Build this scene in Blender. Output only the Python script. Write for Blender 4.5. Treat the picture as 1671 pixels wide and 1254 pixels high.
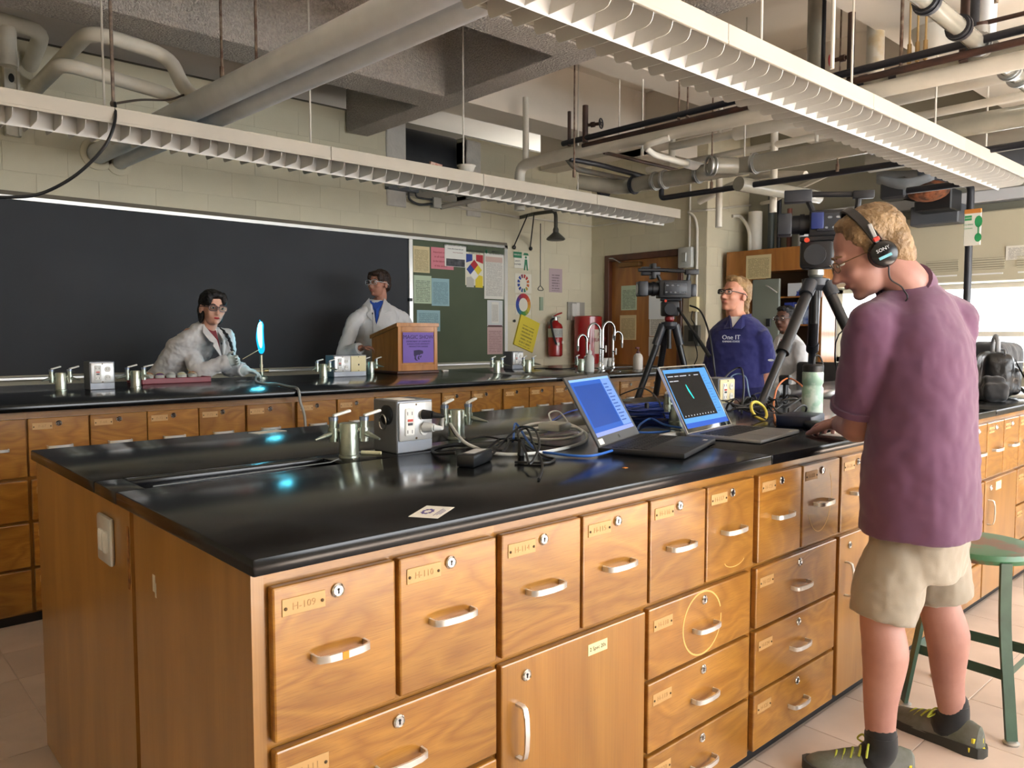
import bpy, bmesh, math, random
from mathutils import Vector, Matrix, Euler
random.seed(7)
for o in list(bpy.data.objects): bpy.data.objects.remove(o)
SC = bpy.context.scene
COL = SC.collection
V = Vector
PI = math.pi
# ------------------------------------------------------------------ camera
F = 1278.0; YAW = math.radians(47.6); PIT = math.radians(3.63); H = 1.28
cam_d = bpy.data.cameras.new('camera'); cam = bpy.data.objects.new('camera', cam_d); COL.objects.link(cam)
cam_d.sensor_fit = 'HORIZONTAL'; cam_d.sensor_width = 36; cam_d.lens = 36 * F / 1671
cam_d.clip_start = 0.05; cam_d.clip_end = 100
cam.location = (0, 0, H); cam.rotation_euler = (PI/2 - PIT, 0, YAW - PI/2)
SC.camera = cam
# ------------------------------------------------------------------ light
w = bpy.data.worlds.new('sky'); SC.world = w; w.use_nodes = True
bg = w.node_tree.nodes['Background']; bg.inputs[0].default_value = (0.90, 0.95, 1.0, 1); bg.inputs[1].default_value = 7.0
def area(name, loc, rot, sx, sy, power, col=(1, 1, 1)):
    l = bpy.data.lights.new(name, 'AREA'); l.shape = 'RECTANGLE'; l.size = sx; l.size_y = sy; l.energy = power; l.color = col
    o = bpy.data.objects.new(name, l); COL.objects.link(o); o.location = loc; o.rotation_euler = rot
    return o
# daylight arriving through the long window band of the wall behind the camera
area('window_daylight', (4.3, -2.9, 1.7), (PI/2+0.4, 0, 0), 6.4, 1.5, 95, (1.0, 0.97, 0.93))
# added sunlight on the unseen floor behind the camera, its bounce lifting the ceiling
_s = bpy.data.lights.new('bounce_sun', 'SUN'); _s.energy = 84; _s.color = (1.0, 0.96, 0.9); _s.angle = 0.01
_so = bpy.data.objects.new('bounce_sun', _s); COL.objects.link(_so); _so.location = (3, -8, 8); _so.rotation_euler = (math.radians(38), 0, math.radians(6))
p_ = area('window_portal', (7.88, 0.55, 1.37), (PI/2, 0, PI/2), 6.2, 0.7, 1.0); p_.data.cycles.is_portal = True
SC.view_settings.view_transform = 'Standard'; SC.view_settings.look = 'None'
SC.view_settings.gamma = 1; SC.view_settings.use_curve_mapping = False
SC.view_settings.exposure = 0.46
# ------------------------------------------------------------------ pixel to place
_fw = V((math.cos(YAW)*math.cos(PIT), math.sin(YAW)*math.cos(PIT), -math.sin(PIT)))
_rt = V((math.sin(YAW), -math.cos(YAW), 0)); _up = _rt.cross(_fw)
_C = V((0, 0, H))
def ray(x, y): return _fw + _rt*((x-835.5)/F) - _up*((y-627)/F)
def gz(x, y, z): d = ray(x, y); return _C + d*((z-H)/d.z)
def gx(x, y, X): d = ray(x, y); return _C + d*(X/d.x)
def gy(x, y, Y): d = ray(x, y); return _C + d*(Y/d.y)
def gd(x, y, k): return _C + ray(x, y)*k          # at depth k
# ------------------------------------------------------------------ materials
def lin(c):
    if isinstance(c, str):
        c = [int(c[i:i+2], 16)/255 for i in (0, 2, 4)]
        c = [x/12.92 if x <= 0.04045 else ((x+0.055)/1.055)**2.4 for x in c]
    return (c[0], c[1], c[2], 1)
MATS = {}
def nd(t, kind, **kw):
    n = t.nodes.new(kind)
    for k, v in kw.items(): setattr(n, k, v)
    return n
def M(name, col=None, rough=0.5, metal=0.0, var=0.0, vscale=6.0, bump=0.0, bscale=60.0, coat=0.0, spec=None,
      stretch=(1, 1, 1), col2=None, emit=0.0, rvar=0.0, trans=0.0, alpha=1.0, rnd=0.0, sheen=0.0, thr=None, bdist=0.02):
    if name in MATS: return MATS[name]
    m = bpy.data.materials.new(name); m.use_nodes = True; t = m.node_tree; b = t.nodes['Principled BSDF']
    c = lin(col); b.inputs['Base Color'].default_value = c; b.inputs['Roughness'].default_value = rough; b.inputs['Metallic'].default_value = metal
    if coat: b.inputs['Coat Weight'].default_value = coat; b.inputs['Coat Roughness'].default_value = 0.08
    if spec is not None: b.inputs['Specular IOR Level'].default_value = spec
    if sheen: b.inputs['Sheen Weight'].default_value = sheen
    if trans: b.inputs['Transmission Weight'].default_value = trans
    if alpha < 1: b.inputs['Alpha'].default_value = alpha
    if emit: b.inputs['Emission Color'].default_value = c; b.inputs['Emission Strength'].default_value = emit
    L = t.links.new
    if var or bump or col2 or rvar or rnd:
        tc = nd(t, 'ShaderNodeTexCoord'); mp = nd(t, 'ShaderNodeMapping'); mp.inputs['Scale'].default_value = stretch
        oi = nd(t, 'ShaderNodeObjectInfo'); ad = nd(t, 'ShaderNodeVectorMath', operation='ADD'); sc = nd(t, 'ShaderNodeVectorMath', operation='SCALE')
        cb = nd(t, 'ShaderNodeCombineXYZ'); L(oi.outputs['Random'], cb.inputs[0]); L(oi.outputs['Random'], cb.inputs[1]); L(oi.outputs['Random'], cb.inputs[2])
        L(cb.outputs[0], sc.inputs[0]); sc.inputs['Scale'].default_value = 37.0
        L(tc.outputs['Object'], mp.inputs[0]); L(mp.outputs[0], ad.inputs[0]); L(sc.outputs[0], ad.inputs[1])
        no = nd(t, 'ShaderNodeTexNoise'); no.inputs['Scale'].default_value = vscale; no.inputs['Detail'].default_value = 5; L(ad.outputs[0], no.inputs[0])
        if var or col2 or rnd:
            mx = nd(t, 'ShaderNodeMix', data_type='RGBA')
            c2 = lin(col2) if col2 else tuple(x*(1-var) for x in c[:3]) + (1,)
            mx.inputs['A'].default_value = c; mx.inputs['B'].default_value = c2
            mr = nd(t, 'ShaderNodeMapRange'); lo, hi = thr or (0.35, 0.65); mr.inputs['From Min'].default_value = lo; mr.inputs['From Max'].default_value = hi
            L(no.outputs['Fac'], mr.inputs['Value']); L(mr.outputs[0], mx.inputs['Factor']); out = mx.outputs['Result']
            if rnd:
                hs = nd(t, 'ShaderNodeHueSaturation'); m2 = nd(t, 'ShaderNodeMapRange'); m2.inputs['To Min'].default_value = 1-rnd; m2.inputs['To Max'].default_value = 1+rnd
                L(oi.outputs['Random'], m2.inputs['Value']); L(m2.outputs[0], hs.inputs['Value']); L(out, hs.inputs['Color']); out = hs.outputs[0]
            L(out, b.inputs['Base Color'])
        if rvar:
            m3 = nd(t, 'ShaderNodeMapRange'); m3.inputs['From Min'].default_value = 0.3; m3.inputs['From Max'].default_value = 0.75
            m3.inputs['To Min'].default_value = rough; m3.inputs['To Max'].default_value = rough + rvar
            L(no.outputs['Fac'], m3.inputs['Value']); L(m3.outputs[0], b.inputs['Roughness'])
        if bump:
            n2 = nd(t, 'ShaderNodeTexNoise'); n2.inputs['Scale'].default_value = bscale; n2.inputs['Detail'].default_value = 3; L(ad.outputs[0], n2.inputs[0])
            bp = nd(t, 'ShaderNodeBump'); bp.inputs['Strength'].default_value = bump; bp.inputs['Distance'].default_value = bdist
            L(n2.outputs['Fac'], bp.inputs['Height']); L(bp.outputs[0], b.inputs['Normal'])
    MATS[name] = m
    return m
def wood(name, ca, cb, cc, direction=(1, 1, 1), rough=0.28, scale=3.0, rings=9.0):
    """stained plywood: warped growth figure plus fine grain, shifted per object"""
    if name in MATS: return MATS[name]
    m = bpy.data.materials.new(name); m.use_nodes = True; t = m.node_tree; b = t.nodes['Principled BSDF']; L = t.links.new
    b.inputs['Roughness'].default_value = rough; b.inputs['Coat Weight'].default_value = 0.25; b.inputs['Coat Roughness'].default_value = 0.15
    tc = nd(t, 'ShaderNodeTexCoord'); oi = nd(t, 'ShaderNodeObjectInfo'); cbn = nd(t, 'ShaderNodeCombineXYZ')
    for i, k in enumerate((31.0, 17.0, 23.0)):
        mm = nd(t, 'ShaderNodeMath', operation='MULTIPLY'); mm.inputs[1].default_value = k; L(oi.outputs['Random'], mm.inputs[0]); L(mm.outputs[0], cbn.inputs[i])
    mp = nd(t, 'ShaderNodeMapping'); mp.inputs['Scale'].default_value = direction; L(tc.outputs['Object'], mp.inputs[0])
    ad = nd(t, 'ShaderNodeVectorMath', operation='ADD'); L(mp.outputs[0], ad.inputs[0]); L(cbn.outputs[0], ad.inputs[1])
    n1 = nd(t, 'ShaderNodeTexNoise'); n1.inputs['Scale'].default_value = scale; n1.inputs['Detail'].default_value = 2; n1.inputs['Distortion'].default_value = 0.6; L(ad.outputs[0], n1.inputs[0])
    mu = nd(t, 'ShaderNodeMath', operation='MULTIPLY'); mu.inputs[1].default_value = rings; L(n1.outputs['Fac'], mu.inputs[0])
    fr = nd(t, 'ShaderNodeMath', operation='PINGPONG'); fr.inputs[1].default_value = 0.5; L(mu.outputs[0], fr.inputs[0])
    rp = nd(t, 'ShaderNodeValToRGB'); e = rp.color_ramp.elements; e[0].position = 0.02; e[0].color = lin(cb); e[1].position = 0.5; e[1].color = lin(ca)
    L(fr.outputs[0], rp.inputs[0])
    mp2 = nd(t, 'ShaderNodeMapping'); mp2.inputs['Scale'].default_value = tuple(d*d*22 if d > 1 else d*14 for d in direction); L(ad.outputs[0], mp2.inputs[0])
    n2 = nd(t, 'ShaderNodeTexNoise'); n2.inputs['Scale'].default_value = 1.5; n2.inputs['Detail'].default_value = 5; L(mp2.outputs[0], n2.inputs[0])
    mr = nd(t, 'ShaderNodeMapRange'); mr.inputs['From Min'].default_value = 0.45; mr.inputs['From Max'].default_value = 0.8; mr.inputs['To Max'].default_value = 0.55
    L(n2.outputs['Fac'], mr.inputs['Value'])
    mx = nd(t, 'ShaderNodeMix', data_type='RGBA'); L(mr.outputs[0], mx.inputs['Factor']); L(rp.outputs[0], mx.inputs['A']); mx.inputs['B'].default_value = lin(cc)
    n3 = nd(t, 'ShaderNodeTexNoise'); n3.inputs['Scale'].default_value = 2.2; L(ad.outputs[0], n3.inputs[0])
    hs = nd(t, 'ShaderNodeHueSaturation'); m2 = nd(t, 'ShaderNodeMapRange'); m2.inputs['From Min'].default_value = 0.3; m2.inputs['From Max'].default_value = 0.7
    m2.inputs['To Min'].default_value = 0.82; m2.inputs['To Max'].default_value = 1.16; L(n3.outputs['Fac'], m2.inputs['Value']); L(m2.outputs[0], hs.inputs['Value'])
    L(mx.outputs['Result'], hs.inputs['Color']); L(hs.outputs[0], b.inputs['Base Color'])
    MATS[name] = m
    return m
def printed(name, paper, ink, rows=22, words=7.0, top=0.9, side=0.08, strength=0.75):
    """paper with lines of small print; the lines follow the sheet's own width (x) and height (z)"""
    if name in MATS: return MATS[name]
    m = bpy.data.materials.new(name); m.use_nodes = True; t = m.node_tree; b = t.nodes['Principled BSDF']; L = t.links.new
    b.inputs['Roughness'].default_value = 0.6
    tc = nd(t, 'ShaderNodeTexCoord'); sp = nd(t, 'ShaderNodeSeparateXYZ'); L(tc.outputs['Generated'], sp.inputs[0])
    def mt(op, a, bb):
        n = nd(t, 'ShaderNodeMath', operation=op)
        for i, q in enumerate((a, bb)):
            if q is None: continue
            if isinstance(q, (int, float)): n.inputs[i].default_value = q
            else: L(q, n.inputs[i])
        return n.outputs[0]
    z = sp.outputs['Z']; x = sp.outputs['X']
    row = mt('MULTIPLY', z, rows); fr = mt('FRACT', row, None); online = mt('LESS_THAN', mt('ABSOLUTE', mt('SUBTRACT', fr, 0.5), None), 0.24)
    cb = nd(t, 'ShaderNodeCombineXYZ'); L(mt('MULTIPLY', x, words*4), cb.inputs[0]); L(mt('MULTIPLY', mt('FLOOR', row, None), 7.3), cb.inputs[1])
    no = nd(t, 'ShaderNodeTexNoise'); no.inputs['Scale'].default_value = 1.0; L(cb.outputs[0], no.inputs[0]); word = mt('GREATER_THAN', no.outputs['Fac'], 0.43)
    inx = mt('LESS_THAN', mt('ABSOLUTE', mt('SUBTRACT', x, 0.5), None), 0.5-side); inz = mt('LESS_THAN', mt('ABSOLUTE', mt('SUBTRACT', z, top/2+0.02), None), top/2-0.04)
    msk = mt('MULTIPLY', mt('MULTIPLY', online, word), mt('MULTIPLY', inx, inz)); msk = mt('MULTIPLY', msk, strength)
    mx = nd(t, 'ShaderNodeMix', data_type='RGBA'); mx.inputs['A'].default_value = lin(paper); mx.inputs['B'].default_value = lin(ink); L(msk, mx.inputs['Factor'])
    L(mx.outputs['Result'], b.inputs['Base Color'])
    MATS[name] = m
    return m
# ------------------------------------------------------------------ mesh builder
class MB:
    def __init__(s): s.v = []; s.f = []
    def add(s, vs, fs, mat=None):
        k = len(s.v)
        s.v += [tuple(mat @ V(p)) if mat is not None else tuple(p) for p in vs]
        s.f += [tuple(i+k for i in f) for f in fs]
        return s
    def bx(s, x0, x1, y0, y1, z0, z1, mat=None):
        return s.add([(x0,y0,z0),(x1,y0,z0),(x1,y1,z0),(x0,y1,z0),(x0,y0,z1),(x1,y0,z1),(x1,y1,z1),(x0,y1,z1)],
                     [(0,3,2,1),(4,5,6,7),(0,1,5,4),(1,2,6,5),(2,3,7,6),(3,0,4,7)], mat)
    def cb(s, c, size, mat=None):
        return s.bx(c[0]-size[0]/2, c[0]+size[0]/2, c[1]-size[1]/2, c[1]+size[1]/2, c[2]-size[2]/2, c[2]+size[2]/2, mat)
    def rb(s, x0, x1, y0, y1, z0, z1, b=0.004, seg=1, mat=None):
        bm = bmesh.new(); bmesh.ops.create_cube(bm, size=1)
        for q in bm.verts: q.co = V(((x0+x1)/2+q.co.x*(x1-x0), (y0+y1)/2+q.co.y*(y1-y0), (z0+z1)/2+q.co.z*(z1-z0)))
        bmesh.ops.bevel(bm, geom=bm.edges[:], offset=b, segments=seg, affect='EDGES', profile=0.5)
        s.bm(bm, mat); return s
    def bm(s, bm, mat=None):
        bm.verts.index_update(); s.add([q.co for q in bm.verts], [[q.index for q in f.verts] for f in bm.faces], mat); bm.free(); return s
    def rings(s, rs, closed=False, caps=True, mat=None):
        n = len(rs[0]); vs = [p for r in rs for p in r]; fs = []
        m = len(rs)
        for i in range(m if closed else m-1):
            j = (i+1) % m
            for a in range(n):
                c = (a+1) % n
                fs.append((i*n+a, i*n+c, j*n+c, j*n+a))
        if caps and not closed:
            fs.append(tuple(range(n-1, -1, -1))); fs.append(tuple((m-1)*n+a for a in range(n)))
        return s.add(vs, fs, mat)
    def cyl(s, p0, p1, r0, r1=None, n=14, caps=True, mat=None):
        r1 = r0 if r1 is None else r1
        p0 = V(p0); p1 = V(p1); d = (p1-p0).normalized(); a = d.orthogonal().normalized(); b = d.cross(a)
        R = lambda p, r: [p + a*(r*math.cos(2*PI*i/n)) + b*(r*math.sin(2*PI*i/n)) for i in range(n)]
        return s.rings([R(p0, r0), R(p1, r1)], caps=caps, mat=mat)
    def tube(s, pts, r, n=8, closed=False, mat=None, caps=True):
        pts = [V(p) for p in pts]; m = len(pts); rs = []
        T = []
        for i in range(m):
            if closed: d = pts[(i+1) % m]-pts[i-1]
            else: d = pts[min(i+1, m-1)]-pts[max(i-1, 0)]
            T.append(d.normalized() if d.length > 1e-9 else V((0, 0, 1)))
        a = T[0].orthogonal().normalized()
        for i in range(m):
            a = a - T[i]*a.dot(T[i]); a = a.normalized() if a.length > 1e-6 else T[i].orthogonal().normalized()
            b = T[i].cross(a); q = r[i] if isinstance(r, (list, tuple)) else r
            rs.append([pts[i] + a*(q*math.cos(2*PI*k/n)) + b*(q*math.sin(2*PI*k/n)) for k in range(n)])
        return s.rings(rs, closed=closed, mat=mat, caps=caps)
    def band(s, pts, wv, hv, closed=False, mat=None):
        """sweep a rectangle: wv, hv are half extents as vectors per point or constant"""
        rs = []
        for i, p in enumerate(pts):
            p = V(p); a = V(wv[i] if isinstance(wv, list) else wv); b = V(hv[i] if isinstance(hv, list) else hv)
            rs.append([p-a-b, p+a-b, p+a+b, p-a+b])
        return s.rings(rs, closed=closed, mat=mat)
    def lathe(s, prof, n=20, mat=None, o=(0, 0, 0)):
        o = V(o); rs = [[o+V((max(r, 1e-4)*math.cos(2*PI*i/n), max(r, 1e-4)*math.sin(2*PI*i/n), z)) for i in range(n)] for r, z in prof]
        return s.rings(rs, mat=mat)
    def ell(s, c, r, rot=None, n=16, m=10, mat=None):
        c = V(c); rot = rot or Matrix.Identity(3); rs = []
        for j in range(m+1):
            th = PI*j/m; th = min(max(th, 0.06), PI-0.06)
            rs.append([c + rot @ V((r[0]*math.sin(th)*math.cos(2*PI*i/n), r[1]*math.sin(th)*math.sin(2*PI*i/n), -r[2]*math.cos(th))) for i in range(n)])
        return s.rings(rs, mat=mat)
    def cap(s, p0, r0, p1, r1, n=14, mat=None):
        """tapered capsule"""
        p0 = V(p0); p1 = V(p1); d = (p1-p0).normalized(); L = (p1-p0).length
        pts = []; rr = []
        for k in range(4): a = PI/2*(1-k/3.2); pts.append(p0 - d*(r0*math.sin(a))); rr.append(max(r0*math.cos(a), r0*0.08))
        for k in range(4): a = PI/2*(1-(3-k)/3.2); pts.append(p1 + d*(r1*math.sin(a))); rr.append(max(r1*math.cos(a), r1*0.08))
        return s.tube(pts, rr, n=n, mat=mat)
    def poly(s, pts2, z0, z1, mat=None):
        n = len(pts2)
        return s.add([(x, y, z0) for x, y in pts2]+[(x, y, z1) for x, y in pts2],
                     [tuple(range(n-1, -1, -1)), tuple(range(n, 2*n))]+[(i, (i+1) % n, n+(i+1) % n, n+i) for i in range(n)], mat)
    def mesh(s, name, smooth=35):
        me = bpy.data.meshes.new(name); me.from_pydata(s.v, [], s.f)
        bm = bmesh.new(); bm.from_mesh(me); bmesh.ops.recalc_face_normals(bm, faces=bm.faces[:]); bm.to_mesh(me); bm.free()
        if smooth:
            for p in me.polygons: p.use_smooth = True
            me.set_sharp_from_angle(angle=math.radians(smooth))
        me.update(); return me
    def obj(s, name, mat, parent=None, loc=(0, 0, 0), rot=(0, 0, 0), smooth=35):
        return put(name, s.mesh(name, smooth), mat, parent, loc, rot)
def put(name, me, mat=None, parent=None, loc=(0, 0, 0), rot=(0, 0, 0), scale=None):
    o = bpy.data.objects.new(name, me); COL.objects.link(o); o.location = loc; o.rotation_euler = rot
    if scale: o.scale = scale
    if mat and not me.materials: me.materials.append(mat)
    elif mat and me.materials[0] != mat:
        o.material_slots[0].link = 'OBJECT'; o.material_slots[0].material = mat
    if parent: o.parent = parent
    return o
def tag(o, label, cat, group=None):
    o['label'] = label; o['category'] = cat
    if group: o['group'] = group
    return o
def thing(name, label, cat, loc=(0, 0, 0), rz=0, group=None):
    o = bpy.data.objects.new(name, None); COL.objects.link(o); o.location = loc; o.rotation_euler = (0, 0, rz); o.empty_display_size = 0.05
    return tag(o, label, cat, group)
def struct(o): o['kind'] = 'structure'; return o
def copy_tree(o, loc, rz, label, group=None, parent=None):
    r = o.copy(); COL.objects.link(r); r.location = loc; r.rotation_euler = (0, 0, rz)
    if label: r['label'] = label
    if group: r['group'] = group
    for ch in list(o.children):
        c = ch.copy(); COL.objects.link(c); c.parent = r
        for g in list(ch.children):
            d = g.copy(); COL.objects.link(d); d.parent = c
    return r
TXT = {}
def text_mesh(body, size, depth=0.0006, align='CENTER'):
    k = (body, size, align)
    if k in TXT: return TXT[k]
    cu = bpy.data.curves.new('lettering', 'FONT'); cu.body = body; cu.size = size; cu.extrude = depth; cu.align_x = align; cu.align_y = 'CENTER'; cu.resolution_u = 2
    o = bpy.data.objects.new('tmp', cu); COL.objects.link(o)
    me = bpy.data.meshes.new_from_object(o.evaluated_get(bpy.context.evaluated_depsgraph_get())); me.name = 'lettering'
    bpy.data.objects.remove(o); TXT[k] = me
    return me
def spline(pts, k=6, closed=False):
    """catmull-rom through points"""
    P = [V(p) for p in pts]; n = len(P); out = []
    rng = n if closed else n-1
    for i in range(rng):
        p0 = P[(i-1) % n] if closed or i > 0 else P[0]; p1 = P[i]; p2 = P[(i+1) % n]; p3 = P[(i+2) % n] if closed or i+2 < n else P[-1]
        for j in range(k):
            t = j/k; out.append(0.5*((2*p1)+(p2-p0)*t+(2*p0-5*p1+4*p2-p3)*t*t+(3*p1-p0-3*p2+p3)*t*t*t))
    if not closed: out.append(P[-1])
    return out
def bend(pts, r, k=5):
    """polyline with rounded corners"""
    P = [V(p) for p in pts]; out = [P[0]]
    for i in range(1, len(P)-1):
        a = (P[i-1]-P[i]); b = (P[i+1]-P[i]); q = min(r, a.length*0.48, b.length*0.48); a = P[i]+a.normalized()*q; b = P[i]+b.normalized()*q
        for j in range(k+1):
            t = j/k; out.append(a*(1-t)**2+P[i]*2*t*(1-t)+b*t*t)
    return out+[P[-1]]
# ------------------------------------------------------------------ palette
WALL = M('painted_block', 'd2cab0', 0.55, var=0.08, vscale=2.5, bump=0.12, bscale=180)
WALLD = M('wall_joint', 'cbc3aa', 0.6)
PLASTER = M('smooth_concrete_paint', 'd8cebf', 0.7, var=0.10, vscale=1.2, bump=0.05, bscale=40)
POPCORN = M('sprayed_rough_concrete', 'cdc4ba', 0.85, var=0.22, vscale=60, bump=1.0, bscale=75, bdist=0.05)
WHITEP = M('white_enamel', 'ddd8cc', 0.4, var=0.06, vscale=5)
PIPEW = M('white_pipe_jacket', 'e2e4e6', 0.5, var=0.10, vscale=7, bump=0.05, bscale=20)
PIPEC = M('cream_pipe_paint', 'd4cec0', 0.5, var=0.10, vscale=7)
PIPEG = M('grey_pipe', 'a09b90', 0.5, var=0.15, vscale=6)
PIPEK = M('black_pipe', '23242a', 0.4, var=0.2, vscale=12)
PIPEB = M('brown_pipe', '4a2f24', 0.5, col2='2d1e18', vscale=8)
RUST = M('rusty_rod', '5d4236', 0.7, metal=0.3, col2='8a7a68', vscale=30)
RODW = M('white_rod', 'cfcabf', 0.5)
STEEL = M('brushed_steel', 'b5b6b4', 0.33, metal=0.9, rvar=0.15, vscale=8)
CHROME = M('chrome', 'd8dadb', 0.13, metal=1.0)
ALU = M('satin_aluminium', 'e4e3df', 0.32, metal=0.75)
BLACKP = M('black_plastic', '17181a', 0.4)
DARKP = M('dark_grey_plastic', '2a2c30', 0.45)
RUBBER = M('black_rubber', '0f0f10', 0.6)
WPLAS = M('white_plastic', 'e2e1dc', 0.4)
GREYPL = M('light_grey_plastic', 'bfc1bd', 0.4)
CREAMP = M('cream_plastic', 'e0d5a8', 0.45)
PAPER = M('white_paper', 'e6e4dc', 0.7)
INK = M('dark_ink', '24242a', 0.6)
GLASS = bpy.data.materials.new('window_glass'); GLASS.use_nodes = True
_t = GLASS.node_tree; _t.nodes.clear(); _o = _t.nodes.new('ShaderNodeOutputMaterial'); _m = _t.nodes.new('ShaderNodeMixShader'); _m.inputs[0].default_value = 0.06
_a = _t.nodes.new('ShaderNodeBsdfTransparent'); _b = _t.nodes.new('ShaderNodeBsdfGlossy'); _b.inputs['Roughness'].default_value = 0.02
_t.links.new(_a.outputs[0], _m.inputs[1]); _t.links.new(_b.outputs[0], _m.inputs[2]); _t.links.new(_m.outputs[0], _o.inputs[0])
GLASSP = M('dusty_glass_pipe', 'b9b4a5', 0.18, trans=0.45, var=0.15, vscale=6)
TOPM = M('black_epoxy_resin', '0a0b0c', 0.13, col2='101114', vscale=2.0, rvar=0.10, spec=0.38)
KICK = M('black_toe_kick', '111112', 0.5)
WOODD = wood('birch_ply_drawer', 'a5742f', '8f5f24', '6c4216', (1.0, 1.0, 2.6), scale=2.6, rings=8)
WOODF = wood('birch_face_frame', '9c6c2d', '8b5d25', '6e4519', (1.2, 1.2, 3.0), scale=2.0, rings=4)
WOODV = wood('birch_end_panel', '9f7030', '8f6127', '724a1c', (3.0, 3.0, 0.5), scale=1.6, rings=4)
WOODE = wood('birch_end_panel_lightened', 'a97c42', '9a6e37', '7e5727', (3.0, 3.0, 0.5), scale=1.6, rings=4)  # same birch lightened; brightness put into the colour for the dim island end
WOODDOOR = wood('oak_door_veneer', 'a86f31', '97602a', '78471b', (3.0, 3.0, 0.5), scale=1.5, rings=5, rough=0.35)
WOODPOD = wood('lectern_oak', 'c48440', 'b47434', '94591f', (3.0, 3.0, 0.6), scale=2.0, rings=5)
DARKWOOD = wood('dark_door_frame', '5b2f1a', '4c2514', '381a0e', (3.0, 3.0, 0.6), scale=1.5, rings=4, rough=0.4)
# ================================================================== SETTING
WY = 6.35; XD = 7.09; XR = 7.9; RY = 4.74; SY = -3.0; WX = -2.5; CZ = 3.62; BZ = 3.1
T1 = 0.93; T2 = 0.975
FLOORM = M('vinyl_floor', 'c2b0a2', 0.35, var=0.12, vscale=3, rvar=0.15)
TILEM = M('vinyl_floor_tile', 'cbb8a9', 0.30, var=0.10, vscale=5, rnd=0.05, rvar=0.2)
fl = struct(MB().bx(WX, XR+0.2, SY, WY+1, -0.1, -0.003).obj('floor', FLOORM, smooth=0))
TS = 0.305
tile_me = MB().rb(-TS/2+0.0015, TS/2-0.0015, -TS/2+0.0015, TS/2-0.0015, -0.004, 0.0, 0.0012).mesh('tile', 0)
tile_me.materials.append(TILEM)
for i in range(-2, 28):
    for j in range(-4, 16):
        x = 0.1+TS*i; y = 0.13+TS*j
        if (1.55 < x < 6.3 and max(-0.35, 0.18*x-0.6) < y < 1.25) or (-0.3 < x < 1.05 and 1.9 < y < 4.1 and not (x > 0.75 and y < 2.6)):
            put('tile', tile_me, None, fl, (x, y, 0))
# floor scuffs of white dust near the island base are left to the tile material
ceil = struct(MB().bx(WX, XR+0.2, SY, WY+1, CZ, CZ+0.15).obj('ceiling', PLASTER, smooth=0))
def beam(x0, x1, y0, y1, m, z0=BZ): return MB().bx(x0, x1, y0, y1, z0, CZ+0.01).obj('beam', m, ceil, smooth=0)
beam(WX, 3.75, 4.87, 5.21, POPCORN); beam(WX, 3.75, 3.46, 3.70, POPCORN)
beam(3.75, 3.97, 3.46, 6.32, POPCORN); beam(3.75, 3.97, -3, 3.46, POPCORN)
beam(3.97, XR, 4.87, 5.21, PLASTER); beam(3.97, 6.2, 3.46, 3.70, PLASTER); beam(6.2, 6.44, 3.46, 6.32, PLASTER); beam(6.2, 6.44, -3, 3.46, PLASTER); beam(6.44, XR, 3.46, 3.70, PLASTER)
beam(3.97, 6.2, 0.9, 2.09, PLASTER); beam(6.44, XR, 0.9, 2.09, PLASTER)
MB().bx(WX, 3.75, 3.70, 4.87, CZ-0.02, CZ+0.01).obj('coffer_panel', POPCORN, ceil, smooth=0)
# back wall with an opening high up
xn0 = gy(661, 240, WY).x; xn1 = gy(760, 250, WY).x; WT = 3.30
wb = struct(MB().bx(WX, xn0, WY, WY+0.15, 0, WT).bx(xn0, xn1, WY, WY+0.15, 0, 2.62).bx(xn1, XD+0.15, WY, WY+0.15, 0, WT).obj('wall_back', WALLD, smooth=0))
BL, BH = 0.40, 0.20
blk = MB().rb(-BL/2+0.0008, BL/2-0.0008, -0.002, 0.001, -BH/2+0.0008, BH/2-0.0008, 0.001).mesh('block', 0); blk.materials.append(WALL)
blkh = MB().rb(-BL/4+0.0008, BL/4-0.0008, -0.002, 0.001, -BH/2+0.0008, BH/2-0.0008, 0.001).mesh('block', 0); blkh.materials.append(WALL)
for r in range(17):
    z = 0.1+BH*r
    if z > WT: break
    off = 0.2 if r % 2 else 0.0
    for k in range(-1, 20):
        x = 0.09+off+BL*k
        if x < 0.3 or x > XD+0.1: continue
        if z < 2.15 and x < 5.4: continue
        if z < 0.75: continue
        if z > 2.6 and xn0-0.2 < x < xn1+0.2:
            continue
        if x+BL/2 > XD: put('block', blkh, None, wb, (x-BL/4, WY-0.002, z)); continue
        put('block', blk, None, wb, (x, WY-0.002, z))
JAMB = M('white_plaster_jamb', 'cfcac2', 0.8, var=0.1, vscale=8, bump=0.3, bscale=30)
MB().rb(xn0-0.22, xn0, WY-0.02, WY+0.16, 2.5, WT+0.02, 0.008).obj('opening_jamb', JAMB, wb)
MB().rb(xn1, xn1+0.19, WY-0.02, WY+0.16, 2.5, WT-0.03, 0.008).obj('opening_jamb', JAMB, wb)
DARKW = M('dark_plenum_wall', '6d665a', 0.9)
struct(MB().bx(WX, XR+0.2, WY+0.95, WY+1.05, 0, CZ).obj('wall_plenum', DARKW, smooth=0))
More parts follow.
